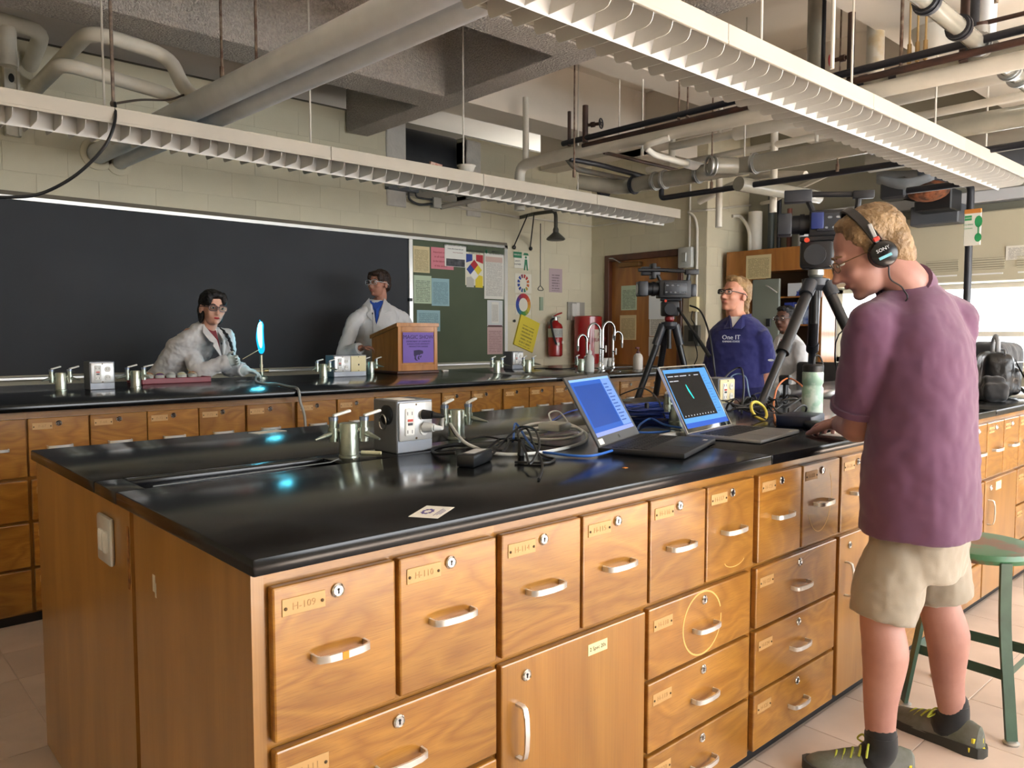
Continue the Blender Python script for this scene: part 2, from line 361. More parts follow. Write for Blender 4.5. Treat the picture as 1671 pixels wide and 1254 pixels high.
# door wall, return and window wall
d0 = gx(1116, 407, XD).y; d1 = gx(989, 420, XD).y; dz = 2.20
wd = struct(MB().bx(XD, XD+0.15, d1, WY+0.15, 0, CZ).bx(XD, XD+0.15, RY, d0, 0, CZ).bx(XD, XD+0.15, d0, d1, dz, CZ).obj('wall_right', WALLD, smooth=0))
for r in range(18):
    z = 0.1+BH*r
    off = 0.2 if r % 2 else 0.0
    for k in range(-1, 6):
        y = WY-0.2-BL*k-off
        y0, y1 = y-BL/2, y+BL/2
        y0 = max(y0, RY); y1 = min(y1, WY)
        spans = [(y0, y1)] if z-BH/2 >= dz-0.02 else [(y0, min(y1, d0)), (max(y0, d1), y1)]
        for a, c in spans:
            if c-a < 0.04 or z < 0.8: continue
            put('block', blk, None, wd, (XD-0.002, (a+c)/2, z), (0, 0, -PI/2), (max((c-a), 0.02)/BL, 1, 1))
wr = struct(MB().bx(XD+0.15, XR+0.15, RY, RY+0.15, 0, CZ).obj('wall_return', WALLD, smooth=0))
for r in range(5, 18):
    z = 0.1+BH*r; off = 0.2 if r % 2 else 0.0
    for k in range(3):
        x = XD+0.2+off-0.2+BL*k; a = max(x-BL/2, XD); c = min(x+BL/2, XR)
        if c-a > 0.04: put('block', blk, None, wr, ((a+c)/2, RY-0.002, z), (0, 0, 0), ((c-a)/BL, 1, 1))
WSM = M('window_wall_paint', 'a3a08f', 0.6, var=0.06, vscale=2)
WZ0, WZ1, WYL = 1.0, 1.735, 3.72
wwall = struct(MB().bx(XR, XR+0.15, SY, RY+0.15, 0, WZ0).bx(XR, XR+0.15, SY, RY+0.15, WZ1, CZ).bx(XR, XR+0.15, WYL, RY+0.15, WZ0, WZ1).bx(XR, XR+0.15, SY, -2.6, WZ0, WZ1).obj('wall_window', WSM, smooth=0))
n = 0
for yy, y1 in ((-2.6, -0.6), (-0.6, 1.2), (1.2, 2.95), (2.95, WYL)):
    n += 1
    wn = struct(MB().bx(XR+0.04, XR+0.1, yy, yy+0.05, WZ0, WZ1).bx(XR+0.04, XR+0.1, y1-0.05, y1, WZ0, WZ1).bx(XR+0.04, XR+0.1, yy, y1, WZ0, WZ0+0.05)
                .bx(XR+0.04, XR+0.1, yy, y1, WZ1-0.04, WZ1).bx(XR+0.04, XR+0.1, yy+0.05, y1-0.05, 1.26, 1.305).obj('window_%d' % n, WHITEP, smooth=0))
    MB().bx(XR+0.065, XR+0.07, yy+0.05, y1-0.05, 1.305, WZ1-0.04).obj('pane', GLASS, wn, smooth=0)
    MB().bx(XR+0.065, XR+0.07, yy+0.05, y1-0.05, WZ0+0.05, 1.26).obj('pane', GLASS, wn, smooth=0)
struct(MB().rb(XR-0.14, XR+0.05, SY, WYL+0.05, WZ0-0.04, WZ0, 0.006).obj('trim_1', WHITEP))
# the walls behind the camera, with the window band that lets the daylight in
struct(MB().bx(WX-0.1, XR+0.15, SY-0.1, SY, 0, 1.0).bx(WX-0.1, XR+0.15, SY-0.1, SY, 2.65, CZ).bx(WX-0.1, 1.0, SY-0.1, SY, 1.0, 2.65).bx(7.6, XR+0.15, SY-0.1, SY, 1.0, 2.65).obj('wall_front', WSM, smooth=0))
struct(MB().bx(WX-0.1, WX, SY, WY+1, 0, CZ).obj('wall_left', WALL, smooth=0))
# ------------------------------------------------------------------ door
DOORM = WOODDOOR
dr = struct(MB().bx(XD+0.03, XD+0.075, d0+0.06, d1-0.07, 0.0, dz-0.07).obj('door_1', DOORM, smooth=0))
fr = MB(); 
for a, c in ((d0, d0+0.06), (d1-0.07, d1)): fr.rb(XD-0.03, XD+0.12, a, c, 0, dz, 0.004)
fr.rb(XD-0.03, XD+0.12, d0+0.06, d1-0.07, dz-0.07, dz, 0.004); fr.obj('door_frame', DARKWOOD, dr)
# glazed panel; the bright light behind it is put into its pale colour
g0 = gx(1103, 460, XD+0.03); g1 = gx(1060, 485, XD+0.03)
MB().bx(XD+0.018, XD+0.03, g0.y, g1.y, 1.45, g0.z).obj('door_lite', M('bright_door_lite', 'e9edf0', 0.3), dr, smooth=0)
ck = gx(1028, 432, XD)
cl = MB().rb(XD-0.045, XD+0.03, ck.y-0.16, ck.y+0.14, ck.z-0.028, ck.z+0.028, 0.012, 2).obj('door_closer', M('bronze_closer', '7a5a34', 0.4, metal=0.6), dr)
MB().tube([(XD-0.03, ck.y+0.1, ck.z+0.02), (XD-0.06, ck.y+0.2, ck.z+0.08), (XD-0.02, ck.y+0.3, ck.z+0.09)], 0.008).obj('closer_arm', STEEL, dr)
def sheet_on(ax, pos, x0, y0, x1, y1, name, label, mat, cat='notice', tilt=0, group=None, thick=0.003, off=0.0):
    """sheet hung on a wall; corners read from the photograph at that wall's plane. ax 'y' (facing -Y) or 'x' (facing -X)"""
    if ax == 'y': a = gy(x0, y0, pos); b = gy(x1, y1, pos); w_ = abs(b.x-a.x); c = V(((a.x+b.x)/2, pos-thick/2-off, (a.z+b.z)/2)); rz = 0
    else: a = gx(x0, y0, pos); b = gx(x1, y1, pos); w_ = abs(b.y-a.y); c = V((pos-thick/2-off, (a.y+b.y)/2, (a.z+b.z)/2)); rz = -PI/2
    h_ = abs(a.z-b.z)
    o = MB().bx(-w_/2, w_/2, -thick/2, thick/2, -h_/2, h_/2).obj(name, mat, None, c, (0, tilt, rz), smooth=0)
    tag(o, label, cat, group); o['w'] = w_; o['h'] = h_
    return o
def lettering(o, body, size, x=0.0, z=0.0, mat=None, y=-0.0022, align='CENTER'):
    return put('lettering', text_mesh(body, size, 0.0004, align), mat or INK, o, (x, y, z), (PI/2, 0, 0))
PG = printed('green_notice_print', 'b9c9ac', '4a5648', 18, top=0.85); PW = printed('white_notice_print', 'dedbd0', '5c5c5c', 22)
PC = printed('cream_notice_print', 'd3c295', '7d6d48', 24); PPK = printed('pink_notice_print', 'c98a90', '7c4a52', 24)
PPK2 = printed('pale_pink_notice_print', 'c2a3a0', '88696c', 16); PBL = printed('blue_notice_print', '93b5bb', '476570', 24)
PDL = printed('dense_white_print', 'd9d6cc', '7b776f', 46, words=12); PYL = printed('yellow_booklet_print', 'd8c53c', '84782a', 9, words=4, top=0.75, side=0.2)
PBAR = printed('bold_white_print', 'dddbd6', '2c2c30', 9, words=10, top=0.95, side=0.06, strength=0.9)
PLAV = printed('lavender_notice_print', 'b39fa4', '6d5f66', 9, words=5, top=0.8, side=0.2)
XDs = XD+0.03
o = sheet_on('x', XDs, 1014, 467, 1039, 506, 'paper_notice', 'pale green notice taped to the wooden door', PG)
o = sheet_on('x', XDs, 1012, 515, 1038, 555, 'paper_notice', 'tan paper notice on the door under the pale green one', PC)
o = sheet_on('x', XDs, 1060, 517, 1085, 549, 'paper_notice', 'white notice with diagrams on the door behind the camcorder tripod', PW)
o = sheet_on('x', XDs, 1059, 550, 1085, 582, 'paper_notice', 'lowest white notice on the door behind the camcorder tripod', PDL)
# ------------------------------------------------------------------ chalkboard with tack board section
BY = WY-0.035
bt = 2.20; bb = 0.995
xl = -1.2; xm0 = gy(666, 420, BY).x; xm1 = gy(672, 420, BY).x; xr0 = gy(822, 500, BY).x; xr1 = gy(827, 500, BY).x
cbd = thing('chalkboard', 'long black chalkboard with a green section at its right end on the back wall', 'chalkboard', (xl, BY, bb))
SLATE = M('black_slate', '454649', 0.75, spec=0.15, col2='3e3f42', vscale=1.5, thr=(0.3, 0.7)); GSLATE = M('green_chalkboard', '5c6451', 0.75, spec=0.15, col2='555d4b', vscale=1.5)
def wb_(x0, x1, y0, y1, z0, z1): return MB().rb(x0-xl, x1-xl, y0-BY, y1-BY, z0-bb, z1-bb, 0.002)
wb_(xl, xm0, BY, WY-0.006, bb, bt).obj('slate_panel', SLATE, cbd)
wb_(xm1, xr0, BY, WY-0.006, bb, bt).obj('green_panel', GSLATE, cbd)
wb_(xl, xr1, BY-0.018, WY-0.005, bt, bt+0.03).obj('top_rail', ALU, cbd); wb_(xl, xr1, BY-0.008, WY-0.005, bt+0.032, bt+0.06).obj('tack_strip', M('cork_strip', '6f675a', 0.8), cbd)
wb_(xm0, xm1, BY-0.018, WY-0.005, bb, bt).obj('divider', ALU, cbd); wb_(xr0, xr1, BY-0.018, WY-0.005, bb, bt+0.03).obj('end_rail', ALU, cbd)
wb_(xl, xr1, BY-0.075, WY-0.005, bb-0.03, bb-0.012).obj('chalk_tray', ALU, cbd)
wb_(xm0-0.012, xm0+0.028, BY-0.03, BY, 1.6, 1.63).obj('clip', BLACKP, cbd)
# notices on the board and wall
YB = BY-0.001
sheet_on('y', YB, 674, 401, 701, 446, 'paper_notice', 'tan printed notice at the top left of the green board', PC)
o = sheet_on('y', YB, 703, 403, 740, 441, 'paper_notice', 'bright pink sheet on the green board partly under a white one', M('pink_sheet', 'd3818c', 0.7))
for k in range(4): lettering(o, ['Important notice', 'to all students', 'in the laboratory', 'of this section'][k], 0.028, -0.02, 0.06-k*0.045, M('red_ink', '9a3440', 0.6))
o = sheet_on('y', YB, 725, 399, 760, 437, 'paper_notice', 'white sign with bold heading and dark photo overlapping the pink sheet', PAPER, off=0.004)
lettering(o, 'FIND YOUR LAB COAT NUMBER', 0.022, 0, 0.105); lettering(o, 'in the office if your lab coat', 0.018, 0, 0.07); lettering(o, 'Return lost and found', 0.014, 0.03, 0.035, M('red_ink', '9a3440', 0.6))
put('photo_strip', MB().bx(-0.12, 0.12, -0.001, 0, -0.045, 0.03).mesh('photo_strip', 0), M('dark_photo', '55565a', 0.6, col2='2f3034', vscale=30), o, (0, -0.0018, -0.06))
o = sheet_on('y', YB, 759, 411, 789, 467, 'safety_poster', 'hazardous materials classification poster with blue red and yellow diamonds', M('poster_white', 'dfd9c2', 0.6), 'poster')
lettering(o, 'HAZARDOUS MATERIALS', 0.021, 0, 0.185); lettering(o, 'CLASSIFICATION', 0.021, 0, 0.16)
def patch(o, pts, col, nm, y=-0.0021):
    me = MB().poly([(p[0], p[1]) for p in pts], 0, 0.0006).mesh(nm, 0); return put(nm, me, M('ink_'+col, col, 0.6), o, (0, y, 0), (PI/2, 0, 0))
def dia(cx, cz, s): return [(cx, cz-s), (cx+s, cz), (cx, cz+s), (cx-s, cz)]
patch(o, dia(-0.005, 0.045, 0.052), 'b3262e', 'red_diamond'); patch(o, dia(-0.057, -0.007, 0.052), '26408f', 'blue_diamond'); patch(o, dia(0.047, -0.007, 0.052), 'd9c230', 'yellow_diamond'); patch(o, dia(-0.005, -0.06, 0.052), 'e4e2da', 'white_diamond')
patch(o, [(-0.115, 0.06), (-0.03, 0.085), (-0.03, 0.15), (-0.115, 0.15)], '26408f', 'blue_block'); patch(o, [(0.02, 0.085), (0.115, 0.06), (0.115, 0.15), (0.02, 0.15)], 'b3262e', 'red_block')
patch(o, [(0.01, -0.19), (0.11, -0.19), (0.11, -0.07), (0.06, -0.06), (0.01, -0.11)], 'd9c230', 'yellow_block'); patch(o, [(-0.11, -0.19), (-0.01, -0.19), (-0.01, -0.11), (-0.05, -0.08), (-0.11, -0.09)], 'b9b6ac', 'white_block')
o = sheet_on('y', YB, 790, 413, 822, 489, 'safety_poster', 'tall dense white first aid instruction poster with a green cross', PDL, 'poster')
lettering(o, 'EMERGENCY', 0.02, 0.02, 0.26); lettering(o, 'FIRST AID INSTRUCTION', 0.018, 0.03, 0.235)
patch(o, [(-0.125, 0.245), (-0.095, 0.245), (-0.095, 0.265), (-0.125, 0.265)], '1d6b4a', 'green_cross_bar'); patch(o, [(-0.117, 0.233), (-0.103, 0.233), (-0.103, 0.278), (-0.117, 0.278)], '1d6b4a', 'green_cross_bar')
patch(o, [(-0.12, 0.15), (0.115, 0.15), (0.115, 0.205), (-0.12, 0.205)], 'c4a99c', 'pink_header', -0.0019)
sheet_on('y', YB, 675, 449, 704, 496, 'paper_notice', 'pale green notice in a glossy sleeve on the green board', PG)
sheet_on('y', YB, 704, 454, 733, 500, 'paper_notice', 'light blue printed page beside the pale green sleeve', PBL)
o = sheet_on('y', YB, 680, 506, 718, 541, 'paper_notice', 'light blue half page behind the lectern on the green board', PBL)
o = sheet_on('y', YB, 795, 490, 820, 533, 'paper_notice', 'white page with a table at the right edge of the green board', M('cool_white_sheet', 'c9ccca', 0.7))
put('table_print', MB().bx(-0.05, 0.05, -0.001, 0, -0.11, 0.11).mesh('table_print', 0), PDL, o, (0, -0.0018, 0.01))
o = sheet_on('y', YB, 795, 534, 820, 578, 'paper_notice', 'pink page with a dark heading bar at the right edge of the green board', PPK2)
patch(o, [(-0.1, 0.15), (0.1, 0.15), (0.1, 0.165), (-0.1, 0.165)], '6a3f46', 'heading_bar')
YW = WY-0.006
o = sheet_on('y', YW, 839, 416, 863, 439, 'safety_sign', 'small white and green emergency shower sign on the wall', M('sign_white', 'dedccf', 0.5), 'sign')
patch(o, [(-0.125, 0.04), (0.0, 0.04), (0.0, 0.105), (-0.125, 0.105)], '2f7a58', 'green_banner', -0.002)
put('lettering', text_mesh('EMERGENCY', 0.02, 0.0003), PAPER, o, (-0.062, -0.003, 0.073), (PI/2, 0, 0)); lettering(o, 'SAFETY', 0.024, -0.062, 0.005); lettering(o, 'SHOWER', 0.024, -0.062, -0.03)
G = '2f7a58'
patch(o, [(0.03, -0.09), (0.05, -0.09), (0.062, -0.02), (0.075, -0.09), (0.095, -0.09), (0.08, 0.03), (0.045, 0.03)], G, 'figure_body'); patch(o, [(0.02, 0.075), (0.105, 0.075), (0.09, 0.1), (0.035, 0.1)], G, 'shower_rose'); patch(o, dia(0.062, 0.052, 0.018), G, 'figure_head')
def wheel(o, r0, r1, seg, cols, y=-0.002, gap=0.0, cz=0.0, st=0.9):
    for k in range(seg):
        a0 = 2*PI*k/seg+gap; a1 = 2*PI*(k+1)/seg-gap
        pts = [(r0*math.cos(a0)*st, cz+r0*math.sin(a0)), (r1*math.cos(a0)*st, cz+r1*math.sin(a0)), (r1*math.cos((a0+a1)/2)*st, cz+r1*math.sin((a0+a1)/2)), (r1*math.cos(a1)*st, cz+r1*math.sin(a1)), (r0*math.cos(a1)*st, cz+r0*math.sin(a1))]
        patch(o, pts, cols[k % len(cols)], 'wheel_segment', y)
o = sheet_on('y', YW, 840, 446, 867, 479, 'wall_chart', 'white chart with a toothed ring of coloured teeth on the wall', M('chart_white', 'd9d5c4', 0.5), 'chart')
wheel(o, 0.06, 0.10, 12, ['c2642e', 'b3362e', 'b3362e', '7a2c4a', '26408f', '26408f', '26408f', '26408f', '2f5f8f', '2f7a58', 'b09a3a', 'c2642e'], gap=0.09)
o = sheet_on('y', YW, 841, 481, 866, 514, 'wall_chart', 'white chart with a smooth rainbow colour wheel on the wall', M('chart_white', 'd9d5c4', 0.5), 'chart')
wheel(o, 0.075, 0.125, 16, ['d08a35', 'c9622e', 'bd3a2e', 'b52f33', 'a32a3c', '7b2c55', '4c2f78', '2a3c96', '24408f', '24508f', '2a6a7a', '2f7a4a', '4d8a3a', '8a9a38', 'c0b038', 'd0a035'], gap=-0.005)
o = sheet_on('y', YW, 842, 519, 874, 570, 'booklet', 'yellow booklet hanging crooked on the wall beside the fire extinguisher', PYL, 'booklet', tilt=0.33, thick=0.02)
o = sheet_on('y', YW, 896, 438, 917, 478, 'paper_notice', 'lavender notice on the wall above the fire extinguisher', PLAV)
o = sheet_on('y', YW, 925, 493, 952, 523, 'wall_plate', 'grey metal thermostat plate on the wall above the red canister', M('grey_plate', 'a7a49b', 0.4, metal=0.3), 'thermostat', thick=0.02)
MB().rb(-0.10, -0.03, -0.04, -0.008, -0.11, 0.09, 0.006).obj('thermostat_cover', M('thermostat_white', 'd5d2ca', 0.5), o); MB().rb(-0.02, 0.04, -0.03, -0.008, -0.06, 0.10, 0.006).obj('thermostat_cover', M('thermostat_white', 'd5d2ca', 0.5), o)
o = sheet_on('y', YW, 880, 485, 885, 507, 'thermometer', 'thin green wall thermometer under the shower pull handle', M('thermometer_green', '8fa08a', 0.4), 'thermometer', thick=0.015)
o = MB().lathe([(0.012, 0), (0.016, 0.01), (0.016, 0.02), (0.008, 0.025)], 12).obj('wall_hook', BLACKP, None, gy(838, 524, WY-0.005), (PI/2, 0, 0)); tag(o, 'small black hook on the wall left of the yellow booklet', 'hook')
# emergency shower
p = gy(852, 356, WY); tp = gy(909, 354, WY-0.62)
sh = thing('emergency_shower', 'grey emergency shower head on a bent pipe with pull rod', 'shower', (0, 0, 0))
IRON = M('grey_cast_iron', '5b5a52', 0.5, metal=0.4)
zs = p.z; xs = p.x
hx = gy(907, 385, WY-0.6); xs2 = hx.x
MB().tube(bend([(xs-0.04, WY, zs), (xs2-0.03, WY-0.3, zs-0.0), (xs2, WY-0.6, zs), (xs2, WY-0.6, hx.z+0.05)], 0.06), 0.02, 10).obj('supply_pipe', IRON, sh)
MB().lathe([(0.022, 0.12), (0.03, 0.1), (0.03, 0.07), (0.05, 0.05), (0.09, 0.015), (0.1, 0.0), (0.085, -0.012), (0.0, -0.012)], 22, o=(xs2, WY-0.6, hx.z-0.035)).obj('shower_head', IRON, sh)
a1 = gy(837, 404, WY); a2 = gy(864, 406, WY)
MB().cyl((xs2-0.16, WY-0.35, zs-0.02), (a1.x, WY-0.01, a1.z), 0.007).cyl((xs2-0.12, WY-0.4, zs-0.02), (a2.x, WY-0.01, a2.z), 0.007).obj('brace_rod', BLACKP, sh)
[MB().ell((q.x, WY-0.02, q.z), (0.022, 0.02, 0.024)).obj('brace_foot', BLACKP, sh) for q in (a1, a2)]
q0 = gy(882, 365, WY-0.4); q1 = gy(882, 467, WY-0.4); q1.x = q0.x
MB().tube([q0, V((q0.x, q0.y, (q0.z+q1.z)/2)), q1], 0.005).tube(spline([(q1.x, q1.y, q1.z), (q1.x-0.035, q1.y, q1.z-0.03), (q1.x-0.02, q1.y, q1.z-0.045), (q1.x+0.03, q1.y, q1.z-0.045), (q1.x+0.04, q1.y, q1.z-0.03)], 4, True), 0.005, closed=True).obj('pull_rod', IRON, sh)
tag(sh, 'grey emergency shower head on a bent pipe with pull rod', 'shower')
# fire extinguisher and fire blanket canister
RED = M('red_enamel', 'a11a1c', 0.25, var=0.1, vscale=4, coat=0.3)
eb = gy(906, 582, WY-0.11); et = gy(906, 522, WY-0.11); hh = et.z-eb.z
ex = thing('fire_extinguisher', 'red fire extinguisher with a black hose hanging on the wall', 'extinguisher', (eb.x, WY-0.11, eb.z))
MB().lathe([(0.0, 0), (0.07, 0.0), (0.083, 0.015), (0.083, hh*0.80), (0.07, hh*0.88), (0.035, hh*0.94), (0.025, hh*1.0), (0, hh)], 24).obj('cylinder', RED, ex)
MB().cyl((0, 0, hh*0.98), (0, 0, hh*1.07), 0.03).bx(-0.05, 0.07, -0.012, 0.012, hh*1.05, hh*1.09).obj('valve', STEEL, ex)
MB().band([(-0.03, 0, hh*1.08), (0.02, 0, hh*1.14), (0.1, 0, hh*1.19)], (0, 0.011, 0), (0, 0, 0.008)).obj('lever', RED, ex)
MB().tube(spline([(-0.03, 0, hh*1.03), (-0.09, -0.02, hh*0.95), (-0.085, -0.05, hh*0.6), (-0.06, -0.075, hh*0.33)], 6), 0.012, 8).obj('hose', RUBBER, ex)
MB().cyl((0, 0, hh*0.52), (0, 0, hh*0.76), 0.0845, n=24, caps=False).obj('label_wrap', printed('extinguisher_label', 'b9b9b4', '4a4a4a', 14), ex)
MB().bx(-0.02, 0.02, 0.07, 0.112, hh*0.7, hh*0.95).obj('wall_bracket', STEEL, ex)
MB().bx(-0.055, -0.02, -0.088, -0.08, hh*0.3, hh*0.38).obj('inspection_tag', PAPER, ex); MB().bx(0.03, 0.055, -0.082, -0.074, hh*0.35, hh*0.42).obj('inspection_tag', PAPER, ex)
kb = gy(956, 580, WY-0.16); kt = gy(956, 516, WY-0.16); kh = kt.z-kb.z; kr = (gy(973, 540, WY-0.16).x-gy(939, 540, WY-0.16).x)/2*0.9
kn = thing('fire_blanket_canister', 'red fire blanket canister on the wall behind the sink faucets', 'canister', (kb.x, WY-0.19, kb.z-0.1))
MB().lathe([(0, 0), (kr-0.01, 0), (kr, 0.01), (kr, kh+0.09), (kr-0.015, kh+0.1), (0, kh+0.1)], 28).obj('body', RED, kn)
fb = M('blanket_sign', 'd8c9b8', 0.5)
s = MB()
for k in range(9):
    a = -PI/2-0.35+k*0.1; a2 = a+0.1
    s.add([((kr+.002)*math.cos(a), (kr+.002)*math.sin(a), 0.12), ((kr+.002)*math.cos(a2), (kr+.002)*math.sin(a2), 0.12), ((kr+.002)*math.cos(a2), (kr+.002)*math.sin(a2), 0.40), ((kr+.002)*math.cos(a), (kr+.002)*math.sin(a), 0.40)], [(0, 1, 2, 3)])
s.obj('sign_panel', fb, kn)
for k, (t_, z_) in enumerate((('FIRE', 0.34), ('BLANKET', 0.28))): put('lettering', text_mesh(t_, 0.06, 0.001), M('red_ink', '9a3440', 0.6), kn, (0.03, -kr-0.004, z_), (PI/2, 0, 0.15))
# switch box, conduit and sockets between door and corner of the return
sb = gx(1123, 421, XD); sw = thing('alarm_switch_box', 'grey switch box on conduit above the door corner', 'switch', sb)
MB().rb(-0.07, 0.0, -0.085, 0.085, -0.11, 0.11, 0.012, 2).obj('housing', M('switch_grey', 'bfc0ba', 0.45), sw); MB().rb(-0.085, -0.07, -0.03, 0.03, -0.05, 0.05, 0.004).obj('toggle_plate', STEEL, sw)
def pipe(name, label, pts, r, mat, cat='pipe', rb=0.08, n=12, group=None):
    pts = [V(p) for p in pts]
    o = MB().tube(bend(pts, rb) if len(pts) > 2 else pts, r, n).obj(name, mat, None); return tag(o, label, cat, group)
c0 = gx(1128, 330, XD-0.02); c1 = gx(1125, 408, XD-0.02)
pipe('conduit', 'thin white conduit rising from the alarm switch box', [(XD-0.02, c1.y, c1.z), (XD-0.02, c1.y, CZ-0.4)], 0.011, RODW, 'conduit')
e0 = gx(1137, 372, XD-0.03); e1 = gx(1133, 640, XD-0.03)
pipe('conduit', 'white conduit with a bent top running down beside the door to the sockets', [(XD-0.02, e0.y+0.12, e0.z+0.18), (XD-0.02, e0.y+0.03, e0.z+0.12), (XD-0.02, e0.y, e0.z), (XD-0.02, e0.y, 1.25)], 0.014, RODW, 'conduit', 0.1)
p = gx(1135, 497, XD); bxo = tag(MB().rb(-0.05, 0, -0.05, 0.05, -0.08, 0.08, 0.004).obj('outlet_box', CREAMP, None, p), 'cream outlet box on the wall right of the door', 'outlet')
p = gx(1132, 548, XD); o = thing('outlet_box', 'dark grey socket box low on the wall right of the door', 'outlet', p)
MB().rb(-0.05, 0, -0.09, 0.09, -0.11, 0.11, 0.004).obj('plate', M('dark_plate', '55544e', 0.5), o); MB().bx(-0.056, -0.05, -0.03, 0.03, -0.06, 0.06).obj('socket', BLACKP, o)
p = gx(1132, 520, XD-0.06)
tag(MB().tube(spline([gx(1130, 508, XD-0.07), gx(1128, 520, XD-0.1), gx(1133, 530, XD-0.1), gx(1131, 545, XD-0.06)], 6), 0.006).tube(spline([gx(1131, 550, XD-0.06), gx(1138, 580, XD-0.1), gx(1131, 600, XD-0.06), gx(1128, 620, XD-0.04)], 6), 0.006).obj('wall_cable', BLACKP), 'thin black power cord dangling from the dark socket box by the door', 'cord')
# ================================================================== BENCHES
BRASS = M('tan_number_plate', 'b8915c', 0.45, metal=0.1); SLOT = M('keyhole_black', '0a0a0a', 0.5); ENGR = M('engraved_number', '9c7847', 0.6)
def handle_mesh(w_=0.1, vertical=False):
    pts = []; 
    prof = [(-1.0, 0.0), (-1.0, 0.016), (-0.93, 0.023), (-0.6, 0.028), (0, 0.030), (0.6, 0.028), (0.93, 0.023), (1.0, 0.016), (1.0, 0.0)]
    P = [V((u*w_/2, -d, 0)) for u, d in prof]; hs = []
    for i, p in enumerate(P):
        d = (P[min(i+1, len(P)-1)]-P[max(i-1, 0)]).normalized(); hs.append(V((0, 0, 1)).cross(d)*0.0022)
    mb = MB().band(P, V((0, 0, 0.006)), hs)
    if vertical: mb.v = [(z, y, x) for x, y, z in mb.v]
    me = mb.mesh('handle', 50); me.materials.append(ALU); return me
HND = handle_mesh(); HNDV = handle_mesh(0.115, True)
_R = Matrix.Rotation(PI/2, 4, 'X')
LOCK = MB().lathe([(0.0125, 0), (0.0125, 0.003), (0.010, 0.0055), (0.0085, 0.004), (0.0, 0.004)], 18, mat=_R).mesh('lock', 30); LOCK.materials.append(CHROME)
SLOTM = MB().cyl((0, -0.0048, 0.0022), (0, -0.0036, 0.0022), 0.0026, n=10).bx(-0.0014, 0.0014, -0.0048, -0.0036, -0.0055, 0.003).mesh('keyhole', 0); SLOTM.materials.append(SLOT)
PLATE = MB().rb(-0.039, 0.039, -0.0016, 0, -0.0145, 0.0145, 0.0006).mesh('number_plate', 0); PLATE.materials.append(BRASS)
SCREW = MB().lathe([(0.003, 0), (0.003, 0.001), (0.0015, 0.0018), (0, 0.0018)], 8, mat=_R).mesh('screw', 0); SCREW.materials.append(M('dark_screw', '4a3a22', 0.4, metal=0.6))
FRONTS = {}
def front_mesh(w_, h_, kind):
    k = (round(w_, 3), round(h_, 3), kind)
    if k not in FRONTS:
        me = MB().rb(-w_/2, w_/2, -0.019, 0, -h_/2, h_/2, 0.004, 2).mesh('drawer' if kind == 'd' else 'cabinet_door', 0); me.materials.append(WOODD if kind == 'd' else WOODV); FRONTS[k] = me
    return FRONTS[k]
num = [109]
def cabinet(x0, w_, y0, depth, ztop, fronts, label, group, hardware=True, letter='H', knee=None):
    """bench cabinet facing -Y; fronts: (u0,u1,z0,z1,kind) within the unit"""
    t = thing('base_cabinet', label, 'cabinet', (x0, y0, 0), 0, group)
    MB().bx(0, w_, 0, depth, 0.045, ztop).obj('carcass', WOODF, t, smooth=0)
    MB().bx(0, w_, 0.015, depth, 0.0, 0.045).obj('toe_kick', KICK, t, smooth=0)
    for (u0, u1, z0, z1, kind) in fronts:
        fw_, fh = u1-u0, z1-z0
        d = put('drawer' if kind == 'd' else 'cabinet_door', front_mesh(fw_, fh, kind), None, t, ((u0+u1)/2, 0, (z0+z1)/2))
        yf = -0.019
        if kind == 'd':
            big = fw_ > 0.35
            put('handle', HND, None, d, (0.0, yf, (-0.01 if big else -0.002)))
            lx = 0.0
            put('lock', LOCK, None, d, (lx+0.0, yf, fh/2-0.028)); put('keyhole', SLOTM, None, d, (lx, yf, fh/2-0.028))
            pxx = -fw_/2+0.057 if big else -fw_/2+0.055; pz = fh/2-(0.046 if big else 0.036)
            put('number_plate', PLATE, None, d, (pxx, yf, pz))
            put('lettering', text_mesh('%s-%d' % (letter, num[0]), 0.017, 0.0003), ENGR, d, (pxx, yf-0.0018, pz-0.001), (PI/2, 0, 0)); num[0] += 1
            for sx in (-1, 1): put('screw', SCREW, None, d, (pxx+sx*0.033, yf-0.0016, pz-0.002))
        elif kind == 'c':
            put('handle', HNDV, None, d, (-fw_/2+0.045, yf, fh/2-0.15)); put('lock', LOCK, None, d, (-fw_/2+0.07, yf, fh/2-0.038)); put('keyhole', SLOTM, None, d, (-fw_/2+0.07, yf, fh/2-0.038))
    return t
def two_top(zt=0.872, zb=0.614, w_=0.488): return [(0.006, 0.242, zb, zt, 'd'), (0.250, w_-0.003, zb, zt, 'd')]
def three_low(a, b_): return [(a, b_, 0.420, 0.600, 'd'), (a, b_, 0.230, 0.410, 'd'), (a, b_, 0.050, 0.220, 'd')]
IY = 1.189; ID = 2.69-IY; CT = 0.90
gI = 'drawer cabinets under the near island worktop'
c1 = cabinet(0.541, 0.494, IY, ID, CT, two_top()+[(0.006, 0.486, 0.420, 0.600, 'd'), (0.006, 0.486, 0.230, 0.410, 'd'), (0.006, 0.486, 0.050, 0.220, 'd')], 'near island cabinet at the left corner, two square drawers over wide ones', gI)
c2 = cabinet(1.035, 0.488, IY, ID, CT, two_top()+[(0.004, 0.478, 0.050, 0.600, 'c')], 'near island cabinet with a tall door labelled by a small cream tag', gI)
c3 = cabinet(1.523, 0.500, IY, ID, CT, two_top()+three_low(0.004, 0.476), 'near island cabinet whose wide drawer has a pale circle stain', gI)
c4 = cabinet(2.023, 0.530, IY, ID, CT, [(0.010, 0.262, 0.614, 0.872, 'd'), (0.270, 0.520, 0.614, 0.872, 'd')]+three_low(0.006, 0.512), 'near island drawer cabinet just left of the man in the purple shirt', gI)
